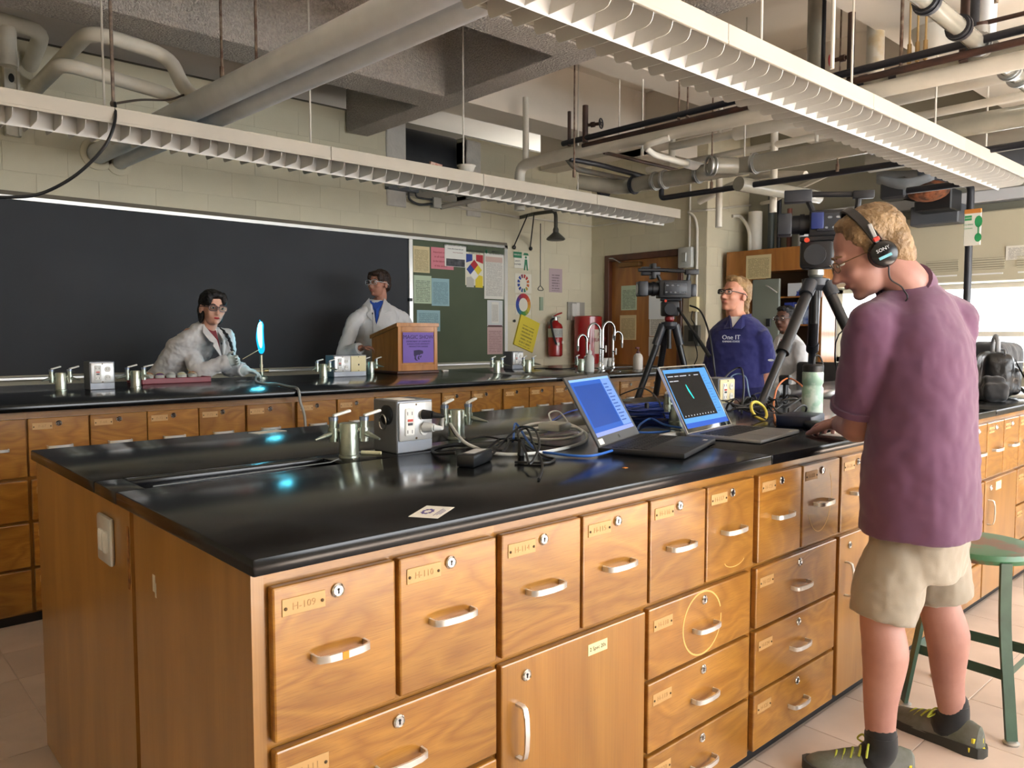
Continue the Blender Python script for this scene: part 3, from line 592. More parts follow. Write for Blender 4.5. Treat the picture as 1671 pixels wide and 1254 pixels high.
c5 = cabinet(2.553, 0.500, IY, ID, CT, two_top()+[(0.006, 0.480, 0.050, 0.600, 'c')], 'near island door cabinet half hidden by the standing man', gI)
c6 = cabinet(3.053, 0.488, IY, ID, CT, two_top()+three_low(0.004, 0.480), 'near island drawer cabinet directly behind the standing man', gI)
c7 = cabinet(3.541, 0.488, IY, ID, CT, two_top()+three_low(0.004, 0.480), 'near island drawer cabinet seen past the purple shirt, behind the stool', gI)
c8 = cabinet(4.029, 0.488, IY, ID, CT, two_top()+[(0.006, 0.480, 0.050, 0.600, 'c')], 'near island cabinet with a door above the green stool', gI)
c9 = cabinet(4.517, 0.488, IY, ID, CT, two_top()+three_low(0.004, 0.480), 'near island drawer cabinet cut by the right edge of the photo', gI)
for i in range(2): cabinet(5.005+0.488*i, 0.488, IY, ID, CT, two_top()+three_low(0.004, 0.480), ['near island drawer cabinet beyond the bags, second from the far end', 'near island drawer cabinet at the far end of the island'][i], gI)
# details on single fronts
def child_named(t, nm, k): return [c for c in t.children if c.name.split('.')[0] == nm][k]
d1 = child_named(c1, 'drawer', 0)
MB().bx(-0.006, 0.006, -0.0325, -0.0295, -0.0065, 0.0065).obj('orange_tape', M('orange_tape', 'e08a14', 0.5), d1, (-0.004, -0.019, -0.002), smooth=0)
dd = child_named(c2, 'cabinet_door', 0)
MB().bx(-0.033, 0.033, -0.001, 0, -0.013, 0.013).obj('paper_tag', M('cream_tag', 'e0cf9a', 0.6), dd, (0.06, -0.019, 0.235), smooth=0); put('lettering', text_mesh('2 Spec 20s', 0.013, 0.0002), INK, dd, (0.06, -0.0203, 0.235), (PI/2, 0, 0))
dd = child_named(c8, 'cabinet_door', 0); MB().bx(-0.04, 0.04, -0.001, 0, -0.02, 0.02).obj('paper_tag', M('cream_tag', 'e0cf9a', 0.6), dd, (-0.05, -0.019, 0.235), smooth=0)
STAIN = M('bleached_ring_stain', 'd9aa62', 0.35)
def ring_stain(d, cx, cz, rx, rz, w_, a0, a1):
    pts = [V((cx+rx*math.cos(a0+(a1-a0)*k/40), -0.0193, cz+rz*math.sin(a0+(a1-a0)*k/40))) for k in range(41)]
    out = [V(((p.x-cx)/rx*w_, 0, (p.z-cz)/rz*w_)) for p in pts]
    MB().band(pts, out, V((0, 0.0002, 0))).obj('ring_stain', STAIN, d, smooth=0)
ring_stain(child_named(c3, 'drawer', 2), -0.005, 0.0, 0.088, 0.085, 0.0022, 0.3, 6.35)
ring_stain(child_named(c4, 'drawer', 1), -0.01, 0.02, 0.08, 0.115, 0.0012, 3.6, 6.9)
ring_stain(child_named(c3, 'drawer', 1), 0.02, -0.09, 0.05, 0.02, 0.001, 3.3, 6.0)
# island end panels
ep = thing('end_panel', 'wood end panel of the near island with outlet and trim strip', 'panel', (0.541, IY, 0))
EX = -0.022
MB().bx(EX, 0, -0.002, 0.585, 0.02, CT).obj('panel_board', WOODE, ep, smooth=0)
MB().bx(EX, 0, 0.612, ID, 0.02, CT).obj('panel_board', WOODE, ep, smooth=0)
MB().bx(EX+0.012, 0, 0.585, 0.612, 0.02, CT).obj('joint_strip', M('dark_joint_wood', '8a4a1a', 0.5), ep, smooth=0)
MB().bx(EX-0.001, EX, 0.618, 0.632, 0.72, 0.86).obj('wear_mark', M('dark_wear', '5c3614', 0.7, col2='a86f31', vscale=40), ep, smooth=0)
MB().bx(EX-0.0008, EX, 0.455, 0.470, 0.755, 0.79).bx(EX-0.0008, EX, 0.45, 0.457, 0.745, 0.775).obj('paint_scuff', M('white_scuff', 'cfc4b0', 0.7), ep, smooth=0)
def duplex(t, mat4, nm='outlet_face'):
    pass
oy0 = 1.894-IY; oy1 = 2.026-IY; ozc = 0.81
MB().rb(EX-0.012, EX, oy0+0.02, oy1-0.01, ozc-0.062, ozc+0.05, 0.006, 2).obj('outlet_plate', M('steel_cover_plate', 'cfd0cd', 0.3, metal=0.5), ep)
for yo in (0.047, 0.083): MB().rb(EX-0.016, EX-0.011, oy0+yo-0.014, oy0+yo+0.014, ozc-0.032, ozc+0.018, 0.005, 2).obj('socket', WPLAS, ep)
# island worktop: slabs with open joints and a sunk trough
wt = thing('island_worktop', 'black resin worktop of the near island with a sunken trough', 'worktop', (0.51, 1.157, CT))
def slab(x0, x1, y0, y1, z1=T1, z0=CT, b=0.004): return MB().rb(x0-0.51, x1-0.51, y0-1.157, y1-1.157, z0-CT, z1-CT, b, 2).obj('slab', TOPM, wt)
TY0, TY1, TX0, TX1 = 1.865, 1.985, 0.575, 1.09
slab(0.51, 2.079, 1.157, TY0); slab(2.082, 4.10, 1.157, 2.038); slab(4.103, 6.05, 1.157, 2.038)
slab(0.51, TX0, TY0, 2.036); slab(TX1, 2.079, TY0, 2.036); slab(TX0, TX1, TY1, 2.036)
slab(0.51, 3.2, 2.040, 2.72); slab(3.203, 6.05, 2.040, 2.72)
MB().bx(TX0-0.51, TX1-0.51, TY0-1.157, TY1-1.157, -0.03, 0.012).obj('trough_floor', TOPM, wt, smooth=0)
# far bench
FY = 3.955; FD = 5.42-FY; FT = 0.945
gF = 'drawer cabinets under the far demonstration bench'
num[0] = 62
flab = ['far bench cabinet at the left edge of the photo', 'far bench cabinet below the left turret pair', 'far bench cabinet below the red tray', 'far bench cabinet below the gas burner', 'far bench cabinet behind the hanging hose', 'far bench wide-front cabinet behind the steel socket box', 'far bench cabinet below the lectern', 'far bench cabinet right of the lectern', 'far bench cabinet below the white squeeze bottle', 'far bench cabinet behind the dark laptop', 'far bench cabinet below the soap bottle', 'far bench cabinet with two half drawers by the tripod']
U = [(0.238, [(0.006, 0.242), (0.25, 0.486)], 0.494), (0.732, [(0.0, 0.241), (0.248, 0.494)], 0.496), (1.228, [(0.001, 0.243), (0.246, 0.484)], 0.488), (1.716, [(0.006, 0.262)], 0.285),
     (2.001, [(0.005, 0.245), (0.254, 0.498)], 0.503), (2.504, [(0.003, 0.483)], 0.490), (2.994, [(0.004, 0.236), (0.244, 0.491)], 0.512), (3.506, [(0.014, 0.248), (0.257, 0.492)], 0.498),
     (4.004, [(0.002, 0.238), (0.246, 0.48)], 0.490), (4.494, [(0.0, 0.236)], 0.242), (4.736, [(0.006, 0.256)], 0.270), (5.006, [(0.016, 0.31)], 0.33)]
for i, (x0, fs, w_) in enumerate(U):
    L_ = [(a, c, 0.655, 0.912, 'd') for a, c in fs]
    if i == 11: L_ = [(0.016, 0.31, 0.79, 0.912, 'd'), (0.016, 0.31, 0.655, 0.78, 'd')]
    if i < 2: L_ += [(0.006, w_-0.008, 0.462, 0.640, 'd'), (0.006, w_-0.008, 0.256, 0.450, 'd'), (0.006, w_-0.008, 0.055, 0.244, 'd')]
    cabinet(x0, w_, FY, FD, FT, L_, flab[i], gF, letter='F')
wt2 = thing('bench_worktop', 'long black resin worktop of the far demonstration bench', 'worktop', (-0.8, 3.885, FT))
MB().rb(0, 5.0-0.22, 0, 1.56, 0, T2-FT, 0.004, 2).obj('slab', TOPM, wt2)
MB().rb(4.783, 7.05, 0, 1.56, 0, T2-FT, 0.004, 2).obj('slab', TOPM, wt2)
tag(MB().bx(5.338, 6.2, FY, 5.42, 0.02, FT).obj('bench_end', WOODV, None, smooth=0), 'plain wood end of the far demonstration bench by the door', 'panel')
tag(MB().bx(-0.78, 0.236, FY, 5.42, 0.02, FT).obj('wood_cabinet', WOODF, None, smooth=0), 'plain wood body of the far bench beyond the left edge', 'cabinet')
# ================================================================== CEILING: FIXTURES, PIPES, DUCTS
LOUV = M('louver_enamel', 'd6d2ca', 0.42, var=0.05, vscale=6)
FACE = M('fixture_side_enamel', 'b5aea0', 0.45, var=0.08, vscale=4)
TUBE = M('unlit_fluorescent_tube', 'dfe0da', 0.4)
def louver_mesh(sg):
    # transverse blade: from the side panel to the middle spine, lower corner rounded at the side
    pts = [(0.009, 0.052), (0.009, -0.012), (0.013, -0.028), (0.022, -0.040), (0.038, -0.046), (0.165, -0.050), (0.179, -0.050), (0.150, 0.052)]
    mb = MB(); q = [(sg*0+(y if sg > 0 else 0.36-y), z) for y, z in pts]; n = len(q)
    vs = [(-0.005 if z > 0.04 else -0.0015, y, z) for y, z in q]+[(0.005 if z > 0.04 else 0.0015, y, z) for y, z in q]
    mb.add(vs, [tuple(range(n)), tuple(range(2*n-1, n-1, -1))]+[(i, (i+1) % n, n+(i+1) % n, n+i) for i in range(n)])
    me = mb.mesh('louver_blade', 0); me.materials.append(LOUV); return me
LV = [louver_mesh(1), louver_mesh(-1)]
def fixture(label, xa, xb, y, z, hface, joints, rods, sp=0.1035):
    t = thing('louvered_light_fixture', label, 'light fixture', (xa, y, z), 0, 'louvered ceiling light fixtures'); L_ = xb-xa
    ed = [xa]+[j for j in joints if xa < j < xb]+[xb]
    for a, c in zip(ed[:-1], ed[1:]):
        for yy in (0, 0.352): MB().rb(a-xa+0.0015, c-xa-0.0015, yy, yy+0.008, 0, hface, 0.002).rb(a-xa+0.0015, c-xa-0.0015, yy-0.002, yy+0.01, -0.008, 0.006, 0.002).obj('side_panel', FACE, t)
    MB().bx(0, L_, 0.008, 0.352, hface-0.006, hface).obj('top_pan', FACE, t, smooth=0)
    MB().bx(0, 0.006, 0.0, 0.36, 0.0, hface).obj('end_cap', FACE, t, smooth=0); MB().bx(L_-0.006, L_, 0.0, 0.36, 0.0, hface).obj('end_cap', FACE, t, smooth=0)
    MB().add([(0.01, 0.145, 0.055), (0.01, 0.215, 0.055), (0.01, 0.18, -0.056), (L_-0.01, 0.145, 0.055), (L_-0.01, 0.215, 0.055), (L_-0.01, 0.18, -0.056)],
             [(0, 1, 2), (3, 5, 4), (0, 3, 4, 1), (1, 4, 5, 2), (2, 5, 3, 0)]).obj('spine', LOUV, t, smooth=0)
    for yy in (0.075, 0.285):
        MB().cyl((0.05, yy, hface-0.02), (L_-0.05, yy, hface-0.02), 0.013, n=10).obj('tube', TUBE, t)
    x = 0.05
    while x < L_-0.02:
        if xa+x > 0.35:
            for k in (0, 1): put('louver_blade', LV[k], None, t, (x, 0, -0.0))
        x += sp
    for rx in rods: MB().cyl((rx-xa, 0.18, hface-0.002), (rx-xa, 0.18, CZ-z-(CZ-BZ if 0 else 0)), 0.006, n=8).obj('hanger_rod', RODW, t)
    return t
nf = fixture('near louvered ceiling fixture overhead, running above the island', 0.08, 6.2, 1.607, 2.33, 0.065, [1.30, 2.52, 3.74, 4.97], [1.6, 3.05, 3.9, 5.0, 5.9])
ff = fixture('far louvered ceiling fixture hanging above the demonstration bench', -0.6, 6.05, 4.33, 2.35, 0.075, [0.02, 1.24, 2.46, 3.68, 4.90], [1.24, 2.42, 3.64, 4.86])
cup = gx(758, 268, 3.9)
c_ = thing('rod_canopy', 'small white cup canopy on the rod above the far fixture', 'canopy', (3.64, 4.476, 2.44))
MB().lathe([(0.03, 0.0), (0.05, 0.015), (0.062, 0.05), (0.07, 0.058), (0.066, 0.062), (0.05, 0.05), (0.008, 0.05)], 20).obj('cup', RODW, c_); MB().lathe([(0.03, -0.004), (0.018, -0.018), (0.012, -0.02), (0, -0.02)], 14).obj('cup_nut', RODW, c_)
# --- big insulated lines to the back wall
P1a, P1b = V((1.69, WY, 2.60)), V((1.93, 1.2, 2.60)); P2a, P2b = V((1.835, WY, 2.555)), V((2.06, 1.2, 2.555))
pipe('insulated_pipe', 'thick white insulated pipe crossing overhead to the back wall', [P1a, P1b], 0.072, PIPEW, n=22)
pipe('insulated_pipe', 'thinner white insulated pipe right beside the thick overhead one', [P2a, P2b], 0.047, PIPEW, n=20)
for (a, r, nm) in ((P1a, 0.075, 'larger cream ring where the thick pipe enters the back wall'), (P2a, 0.05, 'smaller cream ring where the thinner pipe enters the back wall')):
    tag(MB().lathe([(r, 0), (r+0.045, 0), (r+0.045, 0.012), (r+0.03, 0.02), (r+0.006, 0.02), (r+0.004, 0)], 26, mat=Matrix.Rotation(PI/2, 4, 'X')).obj('pipe_escutcheon', WALL, None, (a.x, WY-0.003, a.z)), nm, 'pipe ring')
SEAM = M('pipe_jacket_seam', 'b9bab7', 0.6)
for (A, B, r) in ((P1a, P1b, 0.072), (P2a, P2b, 0.047)): pass
A = gy(277, 92, 4.95); B = gy(147, 50, 4.95); Cc = gx(62, 122, B.x)
on1 = P1a+(P1b-P1a)*((WY-4.62)/(WY-1.2))
pipe('insulated_pipe', 'upper white looping pipe joining the thick overhead line', [(on1.x, on1.y, on1.z+0.02), (on1.x-0.02, 4.80, 2.74), (A.x, 4.95, A.z), (B.x, 4.95, B.z), (B.x, WY+0.02, B.z)], 0.043, PIPEC, rb=0.14, n=16)
A2 = gy(268, 148, 5.1); B2 = gy(100, 103, 5.1)
pipe('insulated_pipe', 'lower white looping pipe below the upper loop at left', [(P2a.x-0.02, 4.9, 2.60), (A2.x+0.05, 5.1, A2.z-0.02), (B2.x, 5.1, B2.z), (B2.x, WY+0.02, B2.z)], 0.041, PIPEC, rb=0.10, n=16)
a = gy(-20, 28, 5.95); b = gy(70, 52, 5.95); c = gy(76, 100, 5.95); e = gy(12, 45, 5.95)
pipe('insulated_pipe', 'white pipe elbow at the far left edge above the fixture', [a, b, (b.x, WY+0.02, b.z-0.12)], 0.05, PIPEC, rb=0.1, n=16)
pipe('insulated_pipe', 'short white pipe stub hanging at the far left edge', [(e.x, 5.95, e.z), (e.x, 5.95, e.z-0.24)], 0.05, PIPEC, n=16)
s0 = gy(4, 80, 6.28); s1 = gy(32, 150, 6.28)
st = thing('slotted_strut', 'slotted white steel strut on the back wall at the left edge', 'strut', (s0.x, 6.28, s1.z-0.3))
hh = s0.z-s1.z+0.3; ww = s1.x-s0.x
MB().bx(0, ww, 0, 0.04, 0, hh).bx(0, 0.015, -0.02, 0, 0, hh).bx(ww-0.015, ww, -0.02, 0, 0, hh).obj('channel', PIPEC, st, smooth=0)
for k in range(4): MB().ell((ww/2, -0.001, hh-0.07-k*0.11), (0.018, 0.003, 0.03), n=12, m=8).obj('slot', SLOT, st)
# hanger rods of the big lines and a fixture stem with its cable
for (px_, py_, zz, nm) in ((363, 152, 2.67, 'rusty hanger rod holding the thick overhead pipe'), (419, 130, 2.60, 'rusty hanger rod further right on the overhead pipes')):
    g = gz(px_, py_, 2.6); tag(MB().cyl((g.x, g.y, zz), (g.x, g.y, CZ), 0.008, n=8).cyl((g.x, g.y, zz), (g.x, g.y, zz+0.07), 0.013, n=8).obj('hanger_rod', RUST), nm, 'rod')
g = gy(185, 170, 4.40)
tag(MB().cyl((g.x, 4.40, g.z-0.02), (g.x, 4.40, CZ), 0.009, n=8).ell((g.x, 4.40, g.z), (0.016, 0.016, 0.02)).obj('conduit', M('worn_conduit', '8a7a6c', 0.6, col2='5d5048', vscale=30)), 'worn vertical conduit feeding the far fixture at left', 'conduit')
tag(MB().tube(spline([(g.x, 4.39, g.z), gy(230, 163, 4.5), gy(275, 163, 4.62), gy(300, 155, 4.7), gy(330, 148, 4.75)], 6), 0.006).obj('cable', M('brown_cable', '3b3229', 0.6)), 'short dark cable from the conduit to the overhead pipe', 'cable')
tag(MB().tube(spline([(g.x, 4.37, g.z), gy(187, 200, 4.3), gy(170, 240, 4.3), gy(125, 285, 4.35), gy(70, 315, 4.4), gy(20, 322, 4.4), gy(-40, 320, 4.4)], 8), 0.008).obj('cable', BLACKP), 'black cable swooping from the conduit down across the wall at left', 'cable')
# things above the opening in the wall
tag(MB().cyl((xn0-0.3, WY+0.42, 3.12), (xn1+0.1, WY+0.42, 3.12), 0.26, n=24).obj('black_duct', M('black_duct_wrap', '1b1d22', 0.6, var=0.3, vscale=10)), 'fat black wrapped duct behind the opening in the wall', 'duct')
q = gy(707, 264, 5.6)
o = tag(MB().bx(-0.05, 0.05, -0.01, 0.01, 0, 0.055).obj('brick_fragment', M('printed_red_white_card', 'c9a898', 0.7, col2='b06a58', vscale=40), None, gy(709, 268, 4.5), (0.2, 0.1, 0)), 'small pink and white card lying on the far fixture', 'card')
o.location.z = 2.428
b0 = gy(645, 303, WY-0.1)
bo = thing('junction_box', 'grey junction boxes with cables on the back wall under the far fixture', 'junction box', (b0.x, WY-0.05, b0.z))
bx_ = lambda x, y: gy(x, y, WY-0.05)-V((b0.x, WY-0.05, b0.z))
p0, p1 = bx_(632, 298), bx_(682, 312); MB().rb(p0.x, p1.x, -0.02, 0.045, p1.z-0.02, p0.z, 0.004).obj('ballast_box', M('grey_blue_box', '5d6166', 0.5), bo)
p0, p1 = bx_(706, 322), bx_(719, 340); MB().rb(p0.x, p1.x, -0.02, 0.045, p1.z, p0.z, 0.004).obj('switch_box', M('switch_grey', 'bfc0ba', 0.45), bo)
MB().tube(spline([bx_(667, 314), bx_(669, 326), bx_(685, 334), bx_(705, 333)], 6), 0.012).obj('cable_loop', BLACKP, bo); MB().tube(spline([bx_(678, 312), bx_(680, 321), bx_(690, 324), bx_(705, 326)], 6), 0.009).obj('cable_loop', BLACKP, bo)
p0, p1 = bx_(719, 338), bx_(835, 322); MB().tube([p0, V((p1.x, -0.3, p1.z+0.05))], 0.025, 10).obj('conduit_arm', PIPEG, bo)
pipe('conduit', 'thin cream conduit along the top of the back wall under the fixture', [gy(719, 331, WY-0.02), gy(850, 356, WY-0.02)], 0.012, PIPEC, 'conduit'); 
pipe('conduit', 'second thin cream conduit running on to the room corner', [gy(719, 336, WY-0.02), (XD-0.03, WY-0.02, gy(719, 336, WY-0.02).z), (XD-0.03, 5.2, gy(719, 336, WY-0.02).z)], 0.010, PIPEC, 'conduit', 0.03)
# --- right hand cluster
pipe('black_pipe', 'upper black pipe of the overhead pair crossing above the near fixture', [(4.44, 4.28, 2.75), (4.44, 0.3, 2.75)], 0.021, PIPEK)
pipe('brown_pipe', 'brown pipe just beneath the overhead black pipe', [(4.42, 4.05, 2.69), (4.42, 0.95, 2.69), (4.42, 0.95, 3.3)], 0.019, PIPEB)
pipe('grey_pipe', 'thick grey pipe with an elbow dropping behind the far fixture', [(4.45, 4.78, 2.30), (4.45, 4.78, 2.66), (4.45, 4.36, 2.67), (4.45, 2.6, 2.63), (4.45, 0.5, 2.60)], 0.043, PIPEC, rb=0.09, n=16)
v = gy(858, 230, 4.72); pipe('white_pipe', 'short white riser behind the grey elbow', [(v.x, 4.72, 2.68), (v.x, 4.72, 3.2)], 0.026, PIPEC)
v1 = gx(931, 238, 4.44)
for (px_, h_, nm, r) in ((929, 0.24, 'short dark pipe stub beside the hanger above the far fixture', 0.014), (955, 0.25, 'dark pipe stub carrying a black valve wheel', 0.022)):
    v = gx(px_, 220, 4.44); tag(MB().cyl((4.44, v.y, 2.72), (4.44, v.y, 2.74+h_), r).obj('pipe_stub', PIPEB), nm, 'pipe')
def valve(loc, d, mat, label, r=0.035, L_=0.1):
    t = thing('valve', label, 'valve', loc); d = V(d).normalized(); a = d.orthogonal().normalized(); b = d.cross(a)
    MB().cyl((0, 0, 0), d*L_, 0.012).cyl(d*0.02, d*0.05, 0.02).obj('stem', PIPEB, t)
    c = d*L_; w_ = MB().tube([c+a*(r*math.cos(2*PI*k/16))+b*(r*math.sin(2*PI*k/16)) for k in range(16)], 0.006, 6, closed=True)
    for k in range(4): w_.cyl(c, c+a*(r*math.cos(PI*k/2))+b*(r*math.sin(PI*k/2)), 0.004, n=6)
    w_.obj('hand_wheel', mat, t)
v = gx(958, 205, 4.44); valve((4.44, v.y-0.015, v.z), (0.35, -1, 0), PIPEK, 'black valve hand wheel above the far fixture')
REDV = M('red_valve_paint', 'a8202a', 0.5); v = gx(1385, 93, 4.6); valve((4.6, v.y, v.z), (-0.1, 1, 0), REDV, 'red valve hand wheel above the near fixture'); v = gx(1572, 100, 4.55); v.z = gx(1572, 46, 4.55).z; valve(v, (0.15, -1, 0.03), REDV, 'red valve hand wheel at the upper right corner', 0.045, 0.27)
pipe('white_pipe', 'bright white pipe sloping down from the grey line to the glass drain', [(4.40, 3.25, 2.60), (4.34, 3.42, 2.57), (4.55, 3.49, 2.55), (5.45, 3.50, 2.545)], 0.022, WHITEP, rb=0.08)
tag(MB().cyl((4.95, 3.495, 2.548), (5.28, 3.5, 2.546), 0.034, n=16).obj('pipe_sleeve', PIPEW), 'thicker white sleeve on the bright white sloping pipe', 'pipe')
pipe('black_pipe', 'dark thin pipe behind the white sloping pipe', [(4.44, 4.2, 2.62), (4.7, 4.12, 2.60), (5.3, 4.12, 2.58)], 0.020, PIPEK)
pipe('grey_pipe', 'grey thin pipe along the dark one below the beam', [(4.5, 4.3, 2.66), (4.6, 4.3, 2.585), (5.5, 4.3, 2.585)], 0.022, M('oxidised_pipe', '4d504c', 0.6, col2='6a5c4c', vscale=8))
pipe('brown_pipe', 'thin rusty pipe running beside the grey one to the right', [(4.6, 4.0, 2.66), (6.0, 4.0, 2.66)], 0.013, PIPEB)
# glass drain line
gl = thing('glass_drain_line', 'long dusty glass drain pipe with steel couplings under the beams', 'pipe', (0, 0, 0))
MB().cyl((5.12, 4.2, 2.50), (5.12, 0.5, 2.50), 0.062, n=20).obj('glass_tube', GLASSP, gl)
MB().tube(spline([(5.12, 4.2, 2.50), (5.08, 4.35, 2.515), (4.9, 4.55, 2.56)], 6), [0.062+0.0*k for k in range(13)], 18).obj('glass_bend', GLASSP, gl)
def ring(y, m=None): MB().cyl((5.12, y-0.018, 2.5), (5.12, y+0.018, 2.5), 0.07, n=22).cyl((5.12, y-0.006, 2.5), (5.12, y+0.006, 2.5), 0.076, n=22).obj('coupling', m or STEEL, gl)
for px_ in (985, 1035, 1070, 1085, 1140, 1232): ring(gx(px_, 285, 5.12).y, PIPEK if px_ in (985, 1035) else None)
ring(1.25); ring(2.2, PIPEK)
y_ = gx(1183, 285, 5.12).y
MB().tube(spline([(5.12, y_-0.12, 2.5), (5.04, y_-0.08, 2.5), (4.93, y_, 2.495)], 6), 0.058, 18).obj('glass_tee', GLASSP, gl)
[MB().tube([V((xx, y_+yo+0.066*math.cos(2*PI*k/24)*0.85, 2.495+0.066*math.sin(2*PI*k/24))) + V((0.066*math.cos(2*PI*k/24)*0.5, 0, 0)) for k in range(24)], 0.009, 8, closed=True).obj('coupling', STEEL, gl) for xx, yo in ((4.95, -0.01), (4.92, 0.005))]
pipe('glass_pipe', 'glass branch sloping down behind the camera to the white drain stack', [gx(1205, 300, 5.25), gx(1335, 322, 6.2)], 0.055, GLASSP, n=16)
# pipes along Y further in
pipe('white_pipe', 'upper cream pipe of the row behind the near fixture', [(5.45, 4.0, 2.84), (5.48, 3.3, 2.84), (5.48, 0.4, 2.86)], 0.032, PIPEC, n=14)
tag(MB().cyl((5.48, 3.42, 2.84), (5.48, 0.4, 2.862), 0.05, n=18).obj('pipe_insulation', PIPEC), 'thick cream insulation on the upper pipe of the row', 'pipe')
pipe('white_pipe', 'second cream pipe of the row behind the near fixture', [(5.9, 4.6, 2.80), (5.9, 0.4, 2.82)], 0.028, PIPEC)
pipe('white_pipe', 'third cream pipe of the row, under the beam end', [(6.2, 4.8, 2.72), (6.2, 3.3, 2.72), (6.2, 0.4, 2.74)], 0.045, PIPEC, n=16)
pipe('white_pipe', 'cream pipe arching up behind the glass drain tee', spline([(6.3, 4.3, 2.52), (6.25, 3.9, 2.62), (6.1, 3.5, 2.62), (6.0, 3.1, 2.55)], 6), 0.03, PIPEC)
for i, (px_, py_, X_, z0, z1, r, m, nm) in enumerate([
    (1174, 290, 5.9, 2.2, 2.8, 0.028, PIPEC, 'vertical cream drop pipe left of the drain tee'), (1263, 270, 5.9, 2.27, 2.95, 0.03, PIPEC, 'vertical cream drop pipe right of the drain tee'),
    (1097, 215, 5.9, 2.75, 3.1, 0.03, PIPEC, 'cream riser pipe above the dark pipe pair'), (1175, 200, 5.45, 2.86, 3.1, 0.022, PIPEC, 'thin cream riser pipe near the beam corner')]):
    v = gx(px_, py_, X_); pipe('drop_pipe', nm, [(X_, v.y, z0), (X_, v.y, z1)], r, m)
for i, (px_, X_, z0, nm) in enumerate([(937, 4.3, 2.44, 'thin rod hanging from the beam to the far fixture right of the valve'), (1010, 4.5, 2.62, 'thin rusty rod above the white sloping pipe'), (1048, 4.55, 2.56, 'thin rusty rod holding the white sloping pipe'), (1107, 4.44, 2.72, 'brass coloured hanger on the overhead black pipe'), (1121, 4.44, 2.72, 'second brass hanger on the overhead black pipe'),
    (1162, 5.3, 2.41, 'thin rod holding the low black pipe near the tee'), (1215, 5.3, 2.56, 'thin white rod above the glass drain tee'), (1332, 5.12, 2.57, 'white rod with strap holding the glass drain'), (1367, 5.35, 2.4, 'thin rod holding the low black pipe above the big camera')]):
    v = gx(px_, 250, X_); tag(MB().cyl((X_, v.y, z0), (X_, v.y, CZ), 0.006, n=8).cyl((X_, v.y, z0), (X_, v.y, z0+0.05), 0.012, n=8).obj('hanger_rod', RODW if 'white' in nm else RUST), nm, 'rod')
pipe('black_pipe', 'low black pipe stepping down and crossing toward the windows', [(5.32, 4.0, 2.58), (5.32, 4.0, 2.40), (5.40, 2.05, 2.40), (5.40, 0.6, 2.40)], 0.022, PIPEK, rb=0.03)
# upper right: glass line and risers
g2 = thing('glass_drain_line', 'glass pipe crossing under the white ceiling at the upper right', 'pipe', (0, 0, 0))
MB().cyl((4.62, 2.15, 2.72), (4.62, 0.2, 2.72), 0.048, n=18).obj('glass_tube', GLASSP, g2)
for px_, m in ((1410, PIPEK), (1462, PIPEK), (1577, M('dark_rubber_clamp', '4a4238', 0.6))):
    y_ = gx(px_, 125, 4.62).y; MB().cyl((4.62, y_-0.02, 2.72), (4.62, y_+0.02, 2.72), 0.056, n=20).obj('coupling', m, g2)
g3 = thing('glass_drain_line', 'near glass drain with a stack of steel couplings at the upper right corner', 'pipe', (0, 0, 0))
A = gz(1480, -25, 2.78); B = gz(1671, 133, 2.72); d = (B-A).normalized()
MB().cyl(A-d*0.8, B+d*0.6, 0.042, n=18).obj('glass_tube', GLASSP, g3)
def on_line(px_):
    best = min((abs((835.5+F*((A+d*s-_C).dot(_rt))/((A+d*s-_C).dot(_fw)))-px_), s) for s in [k*0.01 for k in range(-60, 260)]); return A+d*best[1]
for px_, m, w_ in ((1512, PIPEK, 0.03), (1565, PIPEK, 0.03), (1598, STEEL, 0.025), (1612, STEEL, 0.03), (1632, STEEL, 0.025), (1648, STEEL, 0.03), (1662, STEEL, 0.02)):
    p = on_line(px_); MB().cyl(p-d*w_, p+d*w_, 0.056, n=20).cyl(p-d*0.008, p+d*0.008, 0.062, n=20).obj('coupling', m, g3)
p = on_line(1600); MB().cyl(p, p+V((0, 0, 0.09)), 0.04, n=18).obj('branch_stub', STEEL, g3); MB().cyl(p+V((0, 0, 0.09)), p+V((0, 0, 0.11)), 0.03, n=18).obj('branch_cap', PIPEB, g3)
for (px_, X_, z0, r, m, nm) in ((1572, 4.55, 2.7, 0.022, PIPEB, 'brown riser pipe at the upper right corner'), (1588, 4.5, 2.76, 0.022, PIPEK, 'dark riser pipe at the upper right corner'), (1607, 4.9, 2.75, 0.05, PIPEW, 'fat white riser pipe behind the glass drain corner'),
    (1388, 4.5, 2.70, 0.02, PIPEB, 'brown riser pipe above the near fixture'), (1428, 4.9, 2.76, 0.05, M('stained_white_pipe', 'd5d0c4', 0.5, col2='c2ab78', vscale=9, thr=(0.5, 0.75)), 'stained fat white riser above the near fixture'), (1330, 4.7, 2.62, 0.05, GLASSP, 'wide glass riser behind the near fixture'), (1343, 4.6, 2.6, 0.012, PIPEK, 'thin dark riser beside the glass riser'), (1358, 3.4, 2.44, 0.009, RODW, 'white hanger rod nearest the red valve'),
    (1470, 4.44, 2.72, 0.009, RUST, 'thin bent rod holding the dark pipe under the ceiling'), (1622, 4.0, 2.75, 0.009, RUST, 'thin brown rod at the right above the glass couplings')):
    v = gx(px_, 100, X_); pipe('riser_pipe', nm, [(X_, v.y, z0), (X_, v.y, 3.2 if v.y < 2.1 else CZ)], r, m, n=16)
p = gx(1525, 80, 4.9); tag(MB().lathe([(0.11, 0), (0.13, 0.01), (0.11, -0.06), (0.06, -0.12), (0.03, -0.13), (0, -0.13)], 24).obj('ceiling_cup', WHITEP, None, (4.9, p.y, p.z+0.1)), 'white plastic ceiling cup beside the brass hangers', 'canopy')
